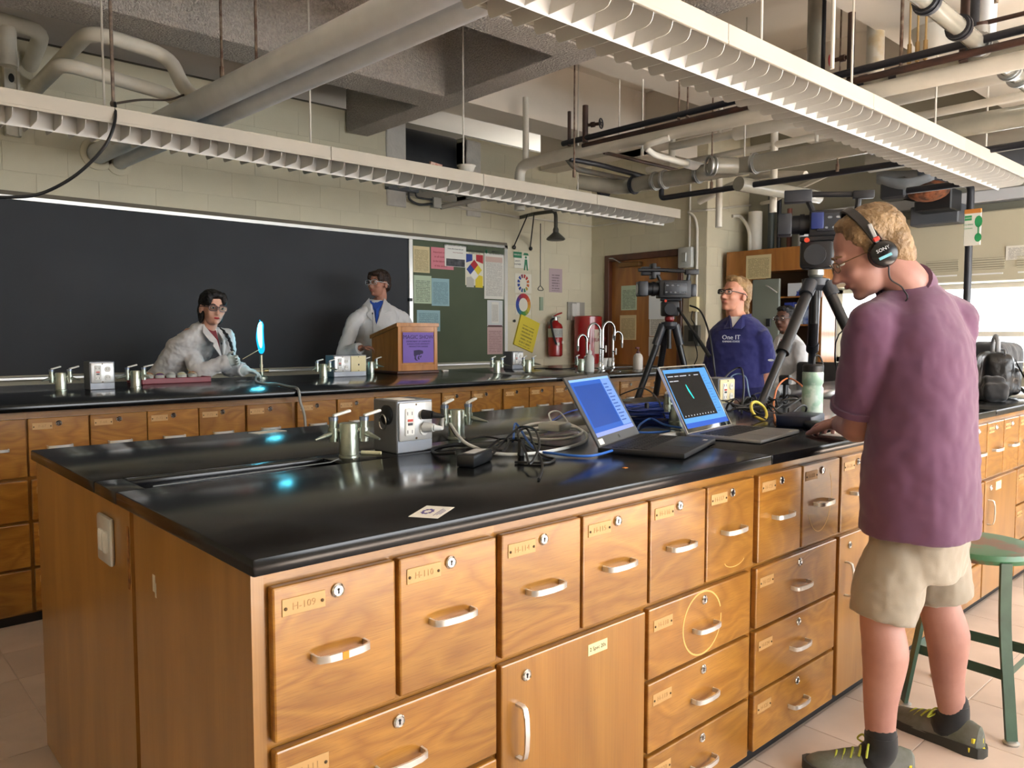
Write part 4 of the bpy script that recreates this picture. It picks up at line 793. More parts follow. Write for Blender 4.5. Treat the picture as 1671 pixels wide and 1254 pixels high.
for k in range(3):
    p = gx(1484+k*13, 82, 4.5); tag(MB().cyl((4.5, p.y, 2.72), (4.5, p.y, BZ), 0.006, n=8).cyl((4.5, p.y, 2.74), (4.5, p.y, 2.84), 0.012, n=8).obj('hanger_rod', M('brass_hanger', 'b89a68', 0.5, metal=0.4)), ['left', 'middle', 'right'][k]+' one of three brass turnbuckle hangers under the white ceiling', 'rod')
# window side ducts and header
MB_ = MB()
tag(MB().rb(7.68, 7.82, 0.5, 3.82, 2.43, 2.53, 0.006).obj('header_rail', M('white_header', 'c7c9cb', 0.5)), 'long white rail above the window valance', 'rail')
va = thing('window_valance', 'long beige metal valance with vent grilles above the windows', 'valance', (7.62, -2.0, 1.74))
VAL = M('beige_valance', 'c0baa2', 0.5, var=0.05, vscale=3); VL = 5.60
MB().rb(0, 0.27, 0, VL, 0, 0.60, 0.01).obj('cover', VAL, va)
k = 0
for k in range(12):
    y0 = VL-0.12-k*0.36
    if y0 < 0.4: break
    gp = MB().bx(-0.004, 0, y0-0.27, y0, 0.10, 0.20).obj('vent_grille', M('vent_shadow', '97927f', 0.6), va, smooth=0)
    for j in range(5): MB().bx(-0.011, -0.003, y0-0.27, y0, 0.104+j*0.02, 0.116+j*0.02).obj('vent_slat', VAL, gp, smooth=0)
    MB().bx(-0.006, 0, y0-0.26, y0-0.01, 0.055, 0.068).obj('light_slot', M('bright_slot', 'e9ebea', 0.4), va, smooth=0)
for yy in (3.4, 2.12): 
    MB().rb(-0.02, 0, yy+1.95-2.0+0.0, yy+2.22-2.0, 0.02, 0.05, 0.004).obj('black_latch', BLACKP, va)
o = sheet_on('x', 7.615, 1642, 402, 1690, 422, 'paper_notice', 'white notice on the beige valance at the right edge', PW)
o = sheet_on('x', 7.612, 1362, 447, 1385, 463, 'paper_notice', 'small black and white notice on the valance beside the tripod head', PBAR)
tag(MB().cyl((7.45, 2.75, 2.72), (7.45, -0.5, 2.72), 0.13, n=22).obj('grey_duct', M('dark_blue_grey_duct', '4d5157', 0.5)), 'dark grey round duct above the window rail at the right', 'duct')
tag(MB().cyl((6.7, 2.9, 2.72), (6.7, -0.5, 2.75), 0.09, n=22).cyl((6.7, 1.62, 2.735), (6.7, 1.57, 2.735), 0.1, n=22).obj('steel_pipe', M('dull_steel_pipe', '8d877c', 0.45, metal=0.3)), 'wide dull steel pipe with a collar at the right', 'pipe')
dk = thing('torn_duct_wrap', 'sagging grey duct wrap with torn brown insulation by the window rail', 'duct', (0, 0, 0))
P = lambda x, y, X_=7.2: gx(x, y, X_)
sag = MB(); rows_ = []
for i in range(9):
    u = i/8; r_ = []
    for j in range(7):
        w_ = j/6; x = 1430+95*u; y = 278-6*u+(36*math.sin(PI*(0.15+0.8*w_)))*(0.6+0.5*math.sin(PI*u)); p = P(x, y, 7.0+0.4*w_); r_.append(p)
    rows_.append(r_)
vs = [p for r_ in rows_ for p in r_]; fs = [(i*7+j, i*7+j+1, (i+1)*7+j+1, (i+1)*7+j) for i in range(8) for j in range(6)]
sag.add(vs, fs); o = sag.obj('sagging_wrap', M('grey_duct_wrap', '7f868c', 0.4, var=0.2, vscale=9), dk); md = o.modifiers.new('t', 'SOLIDIFY'); md.thickness = 0.02
c = P(1462, 308); MB().rb(c.x-0.1, c.x+0.1, c.y-0.12, c.y+0.1, c.z-0.1, c.z+0.08, 0.02).obj('motor_box', DARKP, dk)
c = P(1515, 312); MB().ell(c, (0.12, 0.17, 0.09)).obj('torn_insulation', M('brown_insulation', '8a4f2c', 0.8, col2='3a2416', vscale=12, bump=0.8, bscale=30), dk)
c = P(1535, 322, 7.35); MB().rb(c.x-0.1, c.x+0.15, c.y-0.12, c.y+0.18, c.z-0.12, c.z+0.06, 0.01).obj('black_box', BLACKP, dk)
MB().tube(spline([P(1475, 325), P(1500, 328), P(1512, 315)], 5), 0.008).obj('loose_wire', BLACKP, dk)
tag(MB().rb(7.45, 7.7, 2.45, 2.85, 2.25, 2.42, 0.01).obj('steel_duct', M('dark_blue_grey_duct', '4d5157', 0.5)), 'dark rectangular duct below the white rail behind the sign', 'duct')
# eyewash supply pole with sign
po = thing('eyewash_pole', 'black pipe pole with elbow dropping to the island at right', 'pole', (6.0, 1.9, T1))
MB().tube(bend([(0, 0.42, 2.32-T1), (0, 0, 2.32-T1), (0, 0, 0)], 0.06), 0.024, 12).obj('pipe', PIPEK, po); MB().ell((0, 0.02, 2.32-T1), (0.036, 0.036, 0.036)).obj('elbow', PIPEB, po)
MB().lathe([(0.06, 0), (0.06, 0.012), (0.03, 0.02), (0.026, 0.04), (0, 0.04)], 18).obj('floor_flange', PIPEK, po)
s0, s1 = gx(1574, 345, 5.965), gx(1600, 400, 5.965); sw_ = s0.y-s1.y
sg = thing('eyewash_sign', 'white and green eyewash station sign hanging on the black pole', 'sign', (5.965, (s0.y+s1.y)/2, (s0.z+s1.z)/2), -PI/2)
hh = s0.z-s1.z
MB().rb(-sw_/2, sw_/2, -0.003, 0.003, -hh/2, hh/2, 0.003).obj('panel', M('sign_panel_white', 'e6e4d8', 0.4), sg); MB().rb(-sw_/2, sw_/2, -0.006, 0.006, hh/2-0.02, hh/2+0.01, 0.003).obj('wood_strip', M('sign_wood_strip', 'c8813a', 0.5), sg)
GR = M('sign_green', '2f9a5c', 0.5)
def spr(nm, pts, m): put(nm, MB().poly(pts, 0, 0.0006).mesh(nm, 0), m, sg, (0, -0.0033, 0), (PI/2, 0, 0))
spr('green_banner', [(-sw_*0.46, hh*0.22), (-0.005, hh*0.22), (-0.005, hh*0.36), (-sw_*0.46, hh*0.36)], GR)
spr('eye_basin', [(0.012+0.025+0.024*math.cos(a*PI/6), hh*0.17+0.04*math.sin(a*PI/6)) for a in range(12)], GR); spr('eye_basin', [(0.012+0.025+0.022*math.cos(a*PI/6), -hh*0.28+0.03*math.sin(a*PI/6)) for a in range(12)], GR); spr('water_jet', [(0.033, -hh*0.2), (0.041, -hh*0.2), (0.041, hh*0.05), (0.033, hh*0.05)], GR)
for k, t_ in enumerate(('EYE WASH', 'STATION')): put('lettering', text_mesh(t_, 0.0125, 0.0003), GR, sg, (-sw_*0.24, -0.0036, hh*0.10-k*0.026), (PI/2, 0, 0))
put('lettering', text_mesh('EMERGENCY', 0.0098, 0.0003), PAPER, sg, (-sw_*0.24, -0.0042, hh*0.29), (PI/2, 0, 0))
# --- vertical pipes at the corner by the tall cabinet
for (px_, X_, r, m, nm, zt) in ((1232, 7.72, 0.075, PIPEC, 'fat cream drain stack above the tall cabinet', 2.6), (1258, 7.75, 0.035, M('dark_green_pipe', '3c423f', 0.5), 'dark pipe right of the cream drain stack', 2.8), (1271, 7.78, 0.022, PIPEK, 'thin black pipe behind the big camera', 2.8), (1288, 7.78, 0.026, M('red_brown_pipe', '6b3a2c', 0.5), 'red brown pipe behind the big camera', 2.6), (1312, 7.7, 0.06, PIPEW, 'white pipe stack behind the big camera handle', 2.45)):
    y_ = gx(px_, 380, X_).y; pipe('vertical_pipe', nm, [(X_, y_, 0.0), (X_, y_, zt)], r, m, n=18)
y_ = gx(1228, 380, 7.6).y; pipe('conduit', 'cream conduit curving over from the wall onto the tall cabinet', [gy(1195, 353, RY-0.02), gy(1208, 352, RY-0.05), (7.55, y_, gx(1226, 375, 7.55).z), (7.55, y_, 2.1)], 0.018, PIPEC, 'conduit', 0.12)
pipe('conduit', 'thin cream conduit running along the return wall under the drains', [gx(1128, 345, XD-0.02), gy(1153, 343, RY-0.02), gy(1240, 333, RY-0.02)], 0.012, PIPEC, 'conduit', 0.02)
pipe('conduit', 'cream conduit rising from the return wall toward the window side', [gy(1240, 333, RY-0.02), gx(1262, 328, 6.9), gx(1280, 318, 6.6), gx(1350, 285, 6.3)], 0.02, PIPEC, 'conduit', 0.1)
# ================================================================== THINGS BY THE WINDOW SIDE
XC = 7.35
w0, w1 = gx(1186, 413, XC), gx(1344, 400, XC)
tc_ = thing('tall_cabinet', 'tall plywood cabinet wall with grey panel door in the far right corner', 'cabinet', (XC, w1.y, 0))
cw = w0.y-w1.y; CH = 2.15
MB().bx(0, 0.30, 0, cw, 1.92, CH).obj('fascia', WOODDOOR, tc_, smooth=0)
MB().bx(0, 0.30, cw-0.30, cw, 0, 1.92).obj('left_stile', WOODDOOR, tc_, smooth=0)
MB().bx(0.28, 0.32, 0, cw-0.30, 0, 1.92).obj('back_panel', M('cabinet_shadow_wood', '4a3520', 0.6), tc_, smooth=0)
MB().bx(0, 0.30, 0, 0.03, 0, 1.92).obj('right_stile', WOODDOOR, tc_, smooth=0)
q0, q1 = gx(1228, 457, XC-0.03), gx(1269, 600, XC-0.03)
MB().rb(-0.03, 0.0, q1.y-w1.y, q0.y-w1.y, 0.85, q0.z, 0.006).obj('panel_door', M('grey_panel_door', '7d8379', 0.45), tc_)
MB().rb(-0.05, -0.03, q1.y-w1.y+0.08, q1.y-w1.y+0.13, 1.36, 1.44, 0.004).obj('panel_latch', DARKP, tc_)
MB().tube([gx(1268, 478, XC-0.06)-V((XC, w1.y, 0)), gx(1254, 468, XC-0.1)-V((XC, w1.y, 0)), gx(1250, 466, XC-0.06)-V((XC, w1.y, 0))], 0.008).obj('panel_hook', STEEL, tc_)
for z_ in (1.38, 1.66): MB().bx(0.01, 0.30, 0.03, cw-0.5, z_-0.015, z_).obj('shelf', WOODDOOR, tc_, smooth=0)
o = sheet_on('x', XC, 1218, 418, 1258, 454, 'paper_notice', 'cream printed list pinned to the tall plywood cabinet', PC)
BLUEB = M('royal_blue_card', '2a3a8a', 0.5); 
sh_y = lambda x, z=1.5: gx(x, 500, XC+0.1).y
def carton(x0, x1, z0, h_, mat, label, dpt=0.2):
    a, b = sh_y(x1), sh_y(x0); o = MB().rb(0, dpt, a, b, z0, z0+h_, 0.003).obj('carton', mat, None, (XC+0.02, 0, 0)); return tag(o, label, 'box', 'cartons on the corner cabinet shelves')
carton(1291, 1330, 1.66, 0.13, M('white_blue_carton', 'ccd0d6', 0.5, col2='2f4496', vscale=9, thr=(0.52, 0.56)), 'white and blue carton on the upper corner shelf')
carton(1286, 1302, 1.38, 0.22, BLUEB, 'dark blue carton at the left of the lower corner shelf')
carton(1303, 1316, 1.38, 0.20, M('white_carton', 'c8ccce', 0.5), 'white carton in the middle of the lower corner shelf')
carton(1317, 1331, 1.38, 0.23, M('glove_carton_blue', '35529a', 0.5, col2='b9c4d0', vscale=14), 'mottled blue carton at the right of the lower corner shelf')
# strip of wall with three coloured star decals
MB().bx(7.6, 7.9, 3.74, 3.86, 0, 1.75).obj('trim_2', M('cream_pillar', 'd2ccb0', 0.5), smooth=0)['kind'] = 'structure'
def star(x, y, col, label, r=0.045):
    c = gx(x, y, 7.593); pts = []
    for k in range(8):
        a = PI/4*k+0.3; q = r if k % 2 == 0 else r*0.32; pts.append((q*math.cos(a), q*math.sin(a)))
    o = put('star_decal', MB().poly(pts, 0, 0.004).mesh('star_decal', 0), M('decal_'+col, col, 0.5), None, c, (PI/2, 0, -PI/2)); tag(o, label, 'decal', 'star decals on the cream pillar')
star(1346, 522, '1d3c86', 'blue star decal, topmost of three on the cream pillar'); star(1345, 540, 'b5462f', 'red star decal, middle of three on the cream pillar'); star(1344, 557, '1f5a5c', 'teal star decal, lowest of three on the cream pillar')
# ================================================================== FIXED BENCH FITTINGS
PATINA = M('worn_nickel', 'b9bdb2', 0.28, metal=0.85, col2='8f9a8c', vscale=14); WLEV = M('white_lever', 'e6e6e2', 0.35); CAPB = M('steel_blue_cap', '8c96a8', 0.3, metal=0.7)
def turret(loc, rz, label, group, first=[None]):
    if first[0] is not None: return copy_tree(first[0], loc, rz, label, group)
    t = thing('gas_turret', label, 'gas tap', loc, rz, group)
    MB().lathe([(0.030, 0), (0.030, 0.006), (0.0275, 0.008), (0.0275, 0.094), (0.026, 0.098), (0.0, 0.100)], 24).obj('body', PATINA, t)
    for s in (-1, 1):
        x = s*0.043
        c = MB().cyl((s*0.024, 0, 0.075), (x, 0, 0.075), 0.011).cyl((x, 0, 0.045), (x, 0, 0.105), 0.012, n=16).cyl((x, 0, 0.055), (x, 0, 0.085), 0.0155, n=16).obj('cock', PATINA, t)
        MB().cyl((x, 0, 0.105), (x, 0, 0.115), 0.0135, n=16).obj('cap', CAPB, c)
        MB().cyl((x, 0, 0.07), (x+s*0.022, -0.03, 0.064), 0.009, 0.007).cyl((x+s*0.022, -0.03, 0.064), (x+s*0.045, -0.06, 0.058), 0.0065, 0.003).obj('hose_nozzle', PATINA, c)
        MB().rb(-0.028, 0.028, -0.007, 0.007, -0.004, 0.004, 0.003, 2, mat=Matrix.Translation((x+0.022, 0.02, 0.124)) @ Matrix.Rotation(0.55, 4, 'Z') @ Matrix.Rotation(-0.22, 4, 'Y')).obj('lever', WLEV, c)
    first[0] = t; return t
gT = 'nickel gas turrets on the worktops'
turret(gz(570, 746, T1), -0.6, 'gas turret in front of the steel socket box on the island', gT)
turret(gz(745, 716, T1), -0.25, 'gas turret right behind the steel socket box on the island', gT)
turret(gz(1103, 690, T1), -0.3, 'gas turret half hidden behind the silver laptop', gT)
turret(gz(100, 638, T2), -0.2, 'leftmost gas turret on the far bench', gT); turret(gz(222, 633, T2), -0.5, 'gas turret beside the red tray on the far bench', gT)
turret(gz(528, 617, T2), -0.4, 'gas turret left of the double socket box on the far bench', gT); turret(gz(605, 611, T2), -0.4, 'gas turret between the double socket box and the lectern', gT)
turret(gz(811, 609, T2), -0.3, 'gas turret left of the small socket box near the extinguisher', gT); turret(gz(862, 607, T2), -0.3, 'gas turret right of the small socket box near the extinguisher', gT); turret(gz(948, 605, T2), -0.3, 'gas turret beside the sink faucets', gT)
GALV = M('galvanised_steel_box', '8e9299', 0.4, metal=0.8, rvar=0.2, vscale=7); PLT = M('cast_cover_plate', 'cfd0cf', 0.35, metal=0.55); REDB = M('red_reset_button', 'c8402a', 0.5)
def socket_box(loc, label, w_=0.115, d_=0.11, h_=0.15, plates=('gfci',), group='steel socket boxes on the worktops', ring=False, plat=None):
    t = thing('socket_box', label, 'socket box', loc, 0, group)
    MB().rb(0, w_, 0, d_, 0, h_, 0.003).obj('housing', GALV, t)
    pw = (w_-0.006)/len(plates)
    for k, kind in enumerate(plates):
        x0 = 0.003+k*pw; p = MB().rb(x0+0.002, x0+pw-0.002, -0.007, 0.001, 0.036, h_-0.006, 0.005, 2).obj('cover_plate', plat[k] if plat else PLT, t)
        if kind == 'gfci':
            cx = x0+pw*0.30; MB().rb(cx-0.017, cx+0.017, -0.011, -0.006, 0.052, h_-0.022, 0.003).obj('gfci_face', WPLAS, p)
            MB().bx(cx-0.009, cx+0.009, -0.013, -0.010, 0.094, 0.101).obj('reset_button', REDB, p, smooth=0); MB().bx(cx-0.008, cx+0.008, -0.013, -0.010, 0.083, 0.090).obj('test_button', BLACKP, p, smooth=0)
            for z_ in (0.064, 0.118):
                MB().bx(cx-0.010, cx-0.008, -0.0115, -0.0108, z_-0.005, z_+0.005).obj('slot', SLOT, p, smooth=0); MB().bx(cx+0.006, cx+0.008, -0.0115, -0.0108, z_-0.005, z_+0.005).obj('slot', SLOT, p, smooth=0)
            cx = x0+pw*0.72
            for z_ in (0.066, 0.112): 
                MB().lathe([(0.0155, 0), (0.0155, 0.0035), (0, 0.0035)], 18, mat=Matrix.Translation((cx, -0.007, z_)) @ _R).obj('socket_face', WPLAS, p)
                MB().bx(cx-0.007, cx-0.0055, -0.0112, -0.0104, z_-0.003, z_+0.006).obj('slot', SLOT, p, smooth=0); MB().bx(cx+0.0045, cx+0.006, -0.0112, -0.0104, z_-0.003, z_+0.006).obj('slot', SLOT, p, smooth=0)
        else:
            MB().cyl((x0+pw/2, -0.0085, 0.085), (x0+pw/2, -0.007, 0.085), 0.006).obj('jack', SLOT, p)
        for z_ in (0.043, h_-0.013): MB().lathe([(0.0035, 0), (0.003, 0.0015), (0, 0.0015)], 8, mat=Matrix.Translation((x0+pw/2, -0.007, z_)) @ _R).obj('screw', M('dark_screw', '4a3a22', 0.4, metal=0.6), p)
    if ring:
        MB().lathe([(0.030, 0), (0.030, 0.006), (0.024, 0.010), (0, 0.010)], 22, mat=Matrix.Translation((0, 0.05, 0.112)) @ Matrix.Rotation(-PI/2, 4, 'Y')).obj('knockout_plug', BLACKP, t)
        MB().tube([(-0.016, 0.05+0.018*math.sin(2*PI*k/18), 0.092+0.022*math.cos(2*PI*k/18)) for k in range(18)], 0.0022, 6, closed=True).obj('pull_ring', CHROME, t)
    return t
b = gz(648, 742, T1); b1 = gy(706, 735, b.y)
IB = socket_box(b, 'large steel socket box with plugged-in cords on the island', b1.x-b.x, 0.125, gy(648, 655, b.y).z-T1, ring=True)
MB().bx(0.02, 0.08, 0.02, 0.10, gy(648, 655, b.y).z-T1, gy(648, 655, b.y).z-T1+0.0008).obj('paper_label', PAPER, IB, smooth=0)
def fbox(x0, x1, yb, label, plates, plat=None, w_=None):
    b = gz(x0, yb, T2); b1 = gy(x1, yb, b.y); return socket_box(b, label, b1.x-b.x, 0.12, 0.155, plates, plat=plat)
fbox(147, 188, 637, 'steel socket box at the left of the far bench', ('gfci',))
fbox(545, 598, 616, 'double socket box with a cream phone plate left of the lectern', ('gfci', 'jack'), [PLT, CREAMP])
fbox(836, 854, 603, 'small socket box on the far bench near the extinguisher', ('gfci',))
b = gz(1172, 672, T1); o = socket_box(b, 'cream socket box behind the silver laptop', 0.13, 0.10, 0.15, ('gfci',), plat=[CREAMP]); o.children[0].material_slots[0].link = 'OBJECT'; o.children[0].material_slots[0].material = CREAMP
# sink with faucets
sk = gz(985, 601, T2)
si = thing('sink', 'sunken black sink rim in the far bench by the faucets', 'sink', (sk.x, sk.y-0.1, T2))
def loop_rect(x0, x1, y0, y1, z0, z1, t_): return MB().bx(x0, x1, y0, y0+t_, z0, z1).bx(x0, x1, y1-t_, y1, z0, z1).bx(x0, x0+t_, y0, y1, z0, z1).bx(x1-t_, x1, y0, y1, z0, z1)
MB().band([(-0.1, -0.2, 0), (0.55, -0.2, 0), (0.55, 0.15, 0), (-0.1, 0.15, 0)], [V((-.012, -.012, 0)), V((.012, -.012, 0)), V((.012, .012, 0)), V((-.012, .012, 0))], V((0, 0, 0.004)), closed=True).obj('rim', M('satin_black_rim', '1a1b1c', 0.25), si)
def gooseneck(x, y0, y1, h_, reach, dirx, label, swan=True):
    b = gz(x, y1, T2); t = thing('faucet', label, 'faucet', b, 0, 'chrome laboratory faucets at the sink'); s = dirx
    MB().lathe([(0.024, 0), (0.024, 0.008), (0.015, 0.015), (0.015, 0.05), (0.011, 0.06), (0, 0.06)], 18).obj('base', CHROME, t)
    r = reach/2
    pts = [(0, 0, 0.05), (0, 0, h_-r)]+[(s*(r-r*math.cos(a)), 0, h_-r+r*math.sin(a)) for a in [PI*k/12 for k in range(1, 13)]]+[(s*reach, 0, h_-r-0.04)]
    MB().tube(pts, 0.0095, 12).obj('spout', CHROME, t); MB().cyl((s*reach, 0, h_-r-0.04), (s*reach, 0, h_-r-0.085), 0.013, 0.008).obj('nozzle', CHROME, t)
    MB().cyl((0, 0, h_*0.45), (0.0, -0.03, h_*0.45), 0.008).obj('valve_stem', CHROME, t); MB().rb(-0.006, 0.006, -0.042, -0.03, h_*0.45-0.03, h_*0.45+0.03, 0.003).obj('lever', WLEV, t)
gooseneck(957, 0, 603, 0.30, 0.11, -1, 'faucet with a short spout at the left of the sink'); gooseneck(979, 0, 602, 0.40, 0.16, -1, 'tall gooseneck faucet at the middle of the sink')
gooseneck(983, 0, 606, 0.41, 0.15, 1, 'tall gooseneck faucet nearest the front of the sink'); gooseneck(1000, 0, 600, 0.33, 0.13, 1, 'faucet with a spout to the right at the sink')
# small bench things at the sink
b = gz(962, 607, T2); t = thing('squeeze_bottle', 'white plastic squeeze bottle with a pointed tip at the sink', 'bottle', b)
MB().lathe([(0, 0), (0.036, 0), (0.038, 0.01), (0.038, 0.11), (0.03, 0.13), (0.016, 0.14), (0.016, 0.15), (0, 0.15)], 20).obj('body', M('milky_plastic', 'd3d8d6', 0.35), t); MB().lathe([(0.018, 0.145), (0.018, 0.165), (0.007, 0.18), (0.003, 0.225), (0, 0.225)], 16).obj('nozzle_cap', WPLAS, t)
b = gz(1041, 603, T2); t = thing('soap_bottle', 'white hand soap bottle with a dark red pump at the sink', 'bottle', b)
MB().lathe([(0, 0), (0.04, 0), (0.042, 0.01), (0.042, 0.10), (0.035, 0.125), (0.018, 0.14), (0, 0.14)], 20).obj('body', M('soap_bottle_white', 'd8d2ca', 0.3), t)
MB().lathe([(0.017, 0.138), (0.017, 0.155), (0.006, 0.158), (0.006, 0.185), (0, 0.185)], 14).obj('pump_collar', M('dark_red_pump', '5a1a1e', 0.4), t); MB().rb(-0.035, 0.012, -0.009, 0.009, 0.18, 0.195, 0.004).obj('pump_spout', M('dark_red_pump', '5a1a1e', 0.4), t)
for k, (x, y) in enumerate(((985, 599), (996, 597))): tag(MB().lathe([(0, 0), (0.03, 0), (0.04, 0.075), (0.043, 0.078), (0.037, 0.075), (0.028, 0.006), (0, 0.006)], 18).obj('plastic_cup', WPLAS, None, V((gy(x, y, 4.95).x, 4.95, T2))), ['left white cup between the faucets', 'right white cup between the faucets'][k], 'cup')
b = gz(905, 606, T2); tag(MB().tube(spline([gz(872, 604, T2)+V((0, 0, .01)), gz(890, 603, T2)+V((0, 0, .008)), gz(915, 604, T2)+V((0, 0, .008)), gz(940, 603, T2)+V((0, 0, .01))], 6), 0.006).obj('rubber_hose', RUBBER), 'thin black hose lying on the far bench before the sink', 'hose')
# ------------------------------------------------------------------ lectern
LY = 5.03
a = gy(649, 609, LY); b = gy(712, 607, LY); lw = b.x-a.x; tz = gy(649, 533, LY).z; bz = gy(604, 552, 5.40).z
le = thing('lectern', 'small oak table lectern with a purple sign on the far bench', 'lectern', (a.x, LY, T2), -0.03)
hz = tz-T2; hb = bz-T2; dp = 0.38
MB().add([(0, 0, 0.02), (lw, 0, 0.02), (lw, dp, 0.02), (0, dp, 0.02), (0, 0, hz), (lw, 0, hz), (lw, dp, hb), (0, dp, hb)], [(0, 3, 2, 1), (4, 5, 6, 7), (0, 1, 5, 4), (1, 2, 6, 5), (2, 3, 7, 6), (3, 0, 4, 7)]).obj('case', WOODPOD, le, smooth=0)
MB().rb(-0.012, lw+0.012, -0.012, dp+0.01, 0, 0.022, 0.004).obj('plinth', DARKWOOD, le)
MB().add([(-0.012, -0.012, hz), (lw+0.012, -0.012, hz), (lw+0.012, dp+0.012, hb-0.004), (-0.012, dp+0.012, hb-0.004), (-0.012, -0.012, hz+0.028), (lw+0.012, -0.012, hz+0.028), (lw+0.012, dp+0.012, hb+0.024), (-0.012, dp+0.012, hb+0.024)], [(0, 3, 2, 1), (4, 5, 6, 7), (0, 1, 5, 4), (1, 2, 6, 5), (2, 3, 7, 6), (3, 0, 4, 7)]).obj('reading_board', WOODPOD, le, smooth=0)
fw = 0.032
for (x0, x1, z0, z1) in ((0, fw, 0.022, hz), (lw-fw, lw, 0.022, hz), (fw, lw-fw, 0.022, 0.07), (fw, lw-fw, hz-0.04, hz)): MB().rb(x0, x1, -0.008, 0, z0, z1, 0.002).obj('front_frame', WOODPOD, le)
PUR = M('purple_sign_paper', '7a5fb4', 0.6); PINK_ = M('dark_purple_ink', '2a1d4a', 0.6)
sx0, sx1, sz0, sz1 = 0.042, lw-0.04, 0.085, hz-0.045; sgn = MB().bx(sx0, sx1, -0.011, -0.008, sz0, sz1).obj('purple_sign', PUR, le, smooth=0)
cx = (sx0+sx1)/2; sh_ = sz1-sz0
put('lettering', text_mesh('MAGIC SHOW', (sx1-sx0)/6.6, 0.0004), PINK_, sgn, (cx, -0.0115, sz1-0.16*sh_), (PI/2, 0, 0))
for k, t_ in enumerate(('DEPARTMENT OF CHEMISTRY', 'KANSAS STATE UNIVERSITY', 'MANHATTAN, KANSAS')): put('lettering', text_mesh(t_, (sx1-sx0)/17, 0.0004), PINK_, sgn, (cx, -0.0115, sz1-(0.30+0.085*k)*sh_), (PI/2, 0, 0))
# swept-back cat head emblem under the words
S = sh_*0.36; ez = sz0+0.06*sh_
E1 = [(-0.5, 0.95), (0.05, 1.0), (0.45, 0.92), (0.5, 0.72), (0.4, 0.62), (0.22, 0.62), (0.1, 0.5), (-0.05, 0.55), (-0.25, 0.48), (-0.42, 0.35), (-0.5, 0.55)]
E2 = [(-0.42, 0.34), (-0.22, 0.47), (-0.28, 0.3), (-0.22, 0.12), (-0.05, 0.0), (-0.3, 0.03), (-0.42, 0.18)]
E3 = [(-0.02, 0.45), (0.12, 0.46), (0.05, 0.3), (0.12, 0.12), (-0.02, 0.1), (-0.1, 0.25)]
E4 = [(0.16, 0.42), (0.32, 0.5), (0.3, 0.4), (0.22, 0.28), (0.14, 0.3)]
for e in (E1, E2, E3, E4): put('emblem', MB().poly([(x*S*1.05, y*S) for x, y in e], 0, 0.0006).mesh('emblem', 0), PINK_, sgn, (cx, -0.0112, ez), (PI/2, 0, 0))
o = tag(MB().rb(-0.03, 0.03, -0.015, 0.015, 0, 0.014, 0.004).obj('eraser', WPLAS, None, gz(711, 606, T2)+V((0.02, -0.1, 0))), 'small white eraser lying beside the lectern foot', 'eraser')
# ------------------------------------------------------------------ red tray of samples
a = gz(232, 631, T2); b = gz(346, 624, T2); ty = 5.02; a = gy(232, 630, ty); b = gy(345, 622, ty); tw = b.x-a.x; td = 0.30
tr = thing('sample_tray', 'red plastic tray of sample dishes on the far bench', 'tray', (a.x, ty, T2)); TRED = M('dark_red_tray', '7d1f2c', 0.4)
MB().rb(0.01, tw-0.01, 0.01, td-0.01, 0, 0.006, 0.002).obj('floor_pan', TRED, tr)
for (x0, x1, y0, y1) in ((0, tw, 0, 0.012), (0, tw, td-0.012, td), (0, 0.012, 0.012, td-0.012), (tw-0.012, tw, 0.012, td-0.012)): MB().rb(x0, x1, y0, y1, 0, 0.035, 0.003).obj('rim_wall', TRED, tr)
cols_ = ['c8c4b8', 'c7762c', '6a4a7a', 'c9c08a', 'cfd2cc', 'd8d8d0', 'd3cfa6', 'cfcfc8']
for k in range(10):
    x = a.x+0.06+(tw-0.12)*k/9; y = ty+0.07+0.1*(k % 2); c = cols_[k % 8]
    t = thing('sample_dish', ['leftmost', 'second', 'third', 'fourth', 'fifth', 'sixth', 'seventh', 'eighth', 'ninth', 'rightmost'][k]+' clear sample dish in the red tray counted from the left', 'dish', (x, y, T2+0.006), 0, 'sample dishes in the red tray')
    MB().lathe([(0, 0), (0.026, 0), (0.03, 0.045), (0.032, 0.046), (0.028, 0.043), (0.025, 0.004), (0, 0.004)], 18).obj('cup', M('cloudy_plastic', 'd6d8d2', 0.25, trans=0.35), t); MB().lathe([(0, 0.004), (0.0245, 0.004), (0.027, 0.046), (0.015, 0.056), (0, 0.058)], 16).obj('powder', M('powder_'+c, c, 0.8), t)
for k, (x0, x1) in enumerate(((0.03, 0.13), (0.2, 0.30))):
    tag(MB().rb(-0.055, 0.055, -0.004, 0.004, -0.001, 0.001, 0.0006).obj('wooden_splint', M('splint_wood', 'd2b98a', 0.7), None, (a.x+x0+0.01+k*0.1, ty+0.03, T2+0.065), (0, 0.35+0.1*k, 0.5)), ['left', 'right'][k]+' wooden splint leaning on the red tray', 'splint')
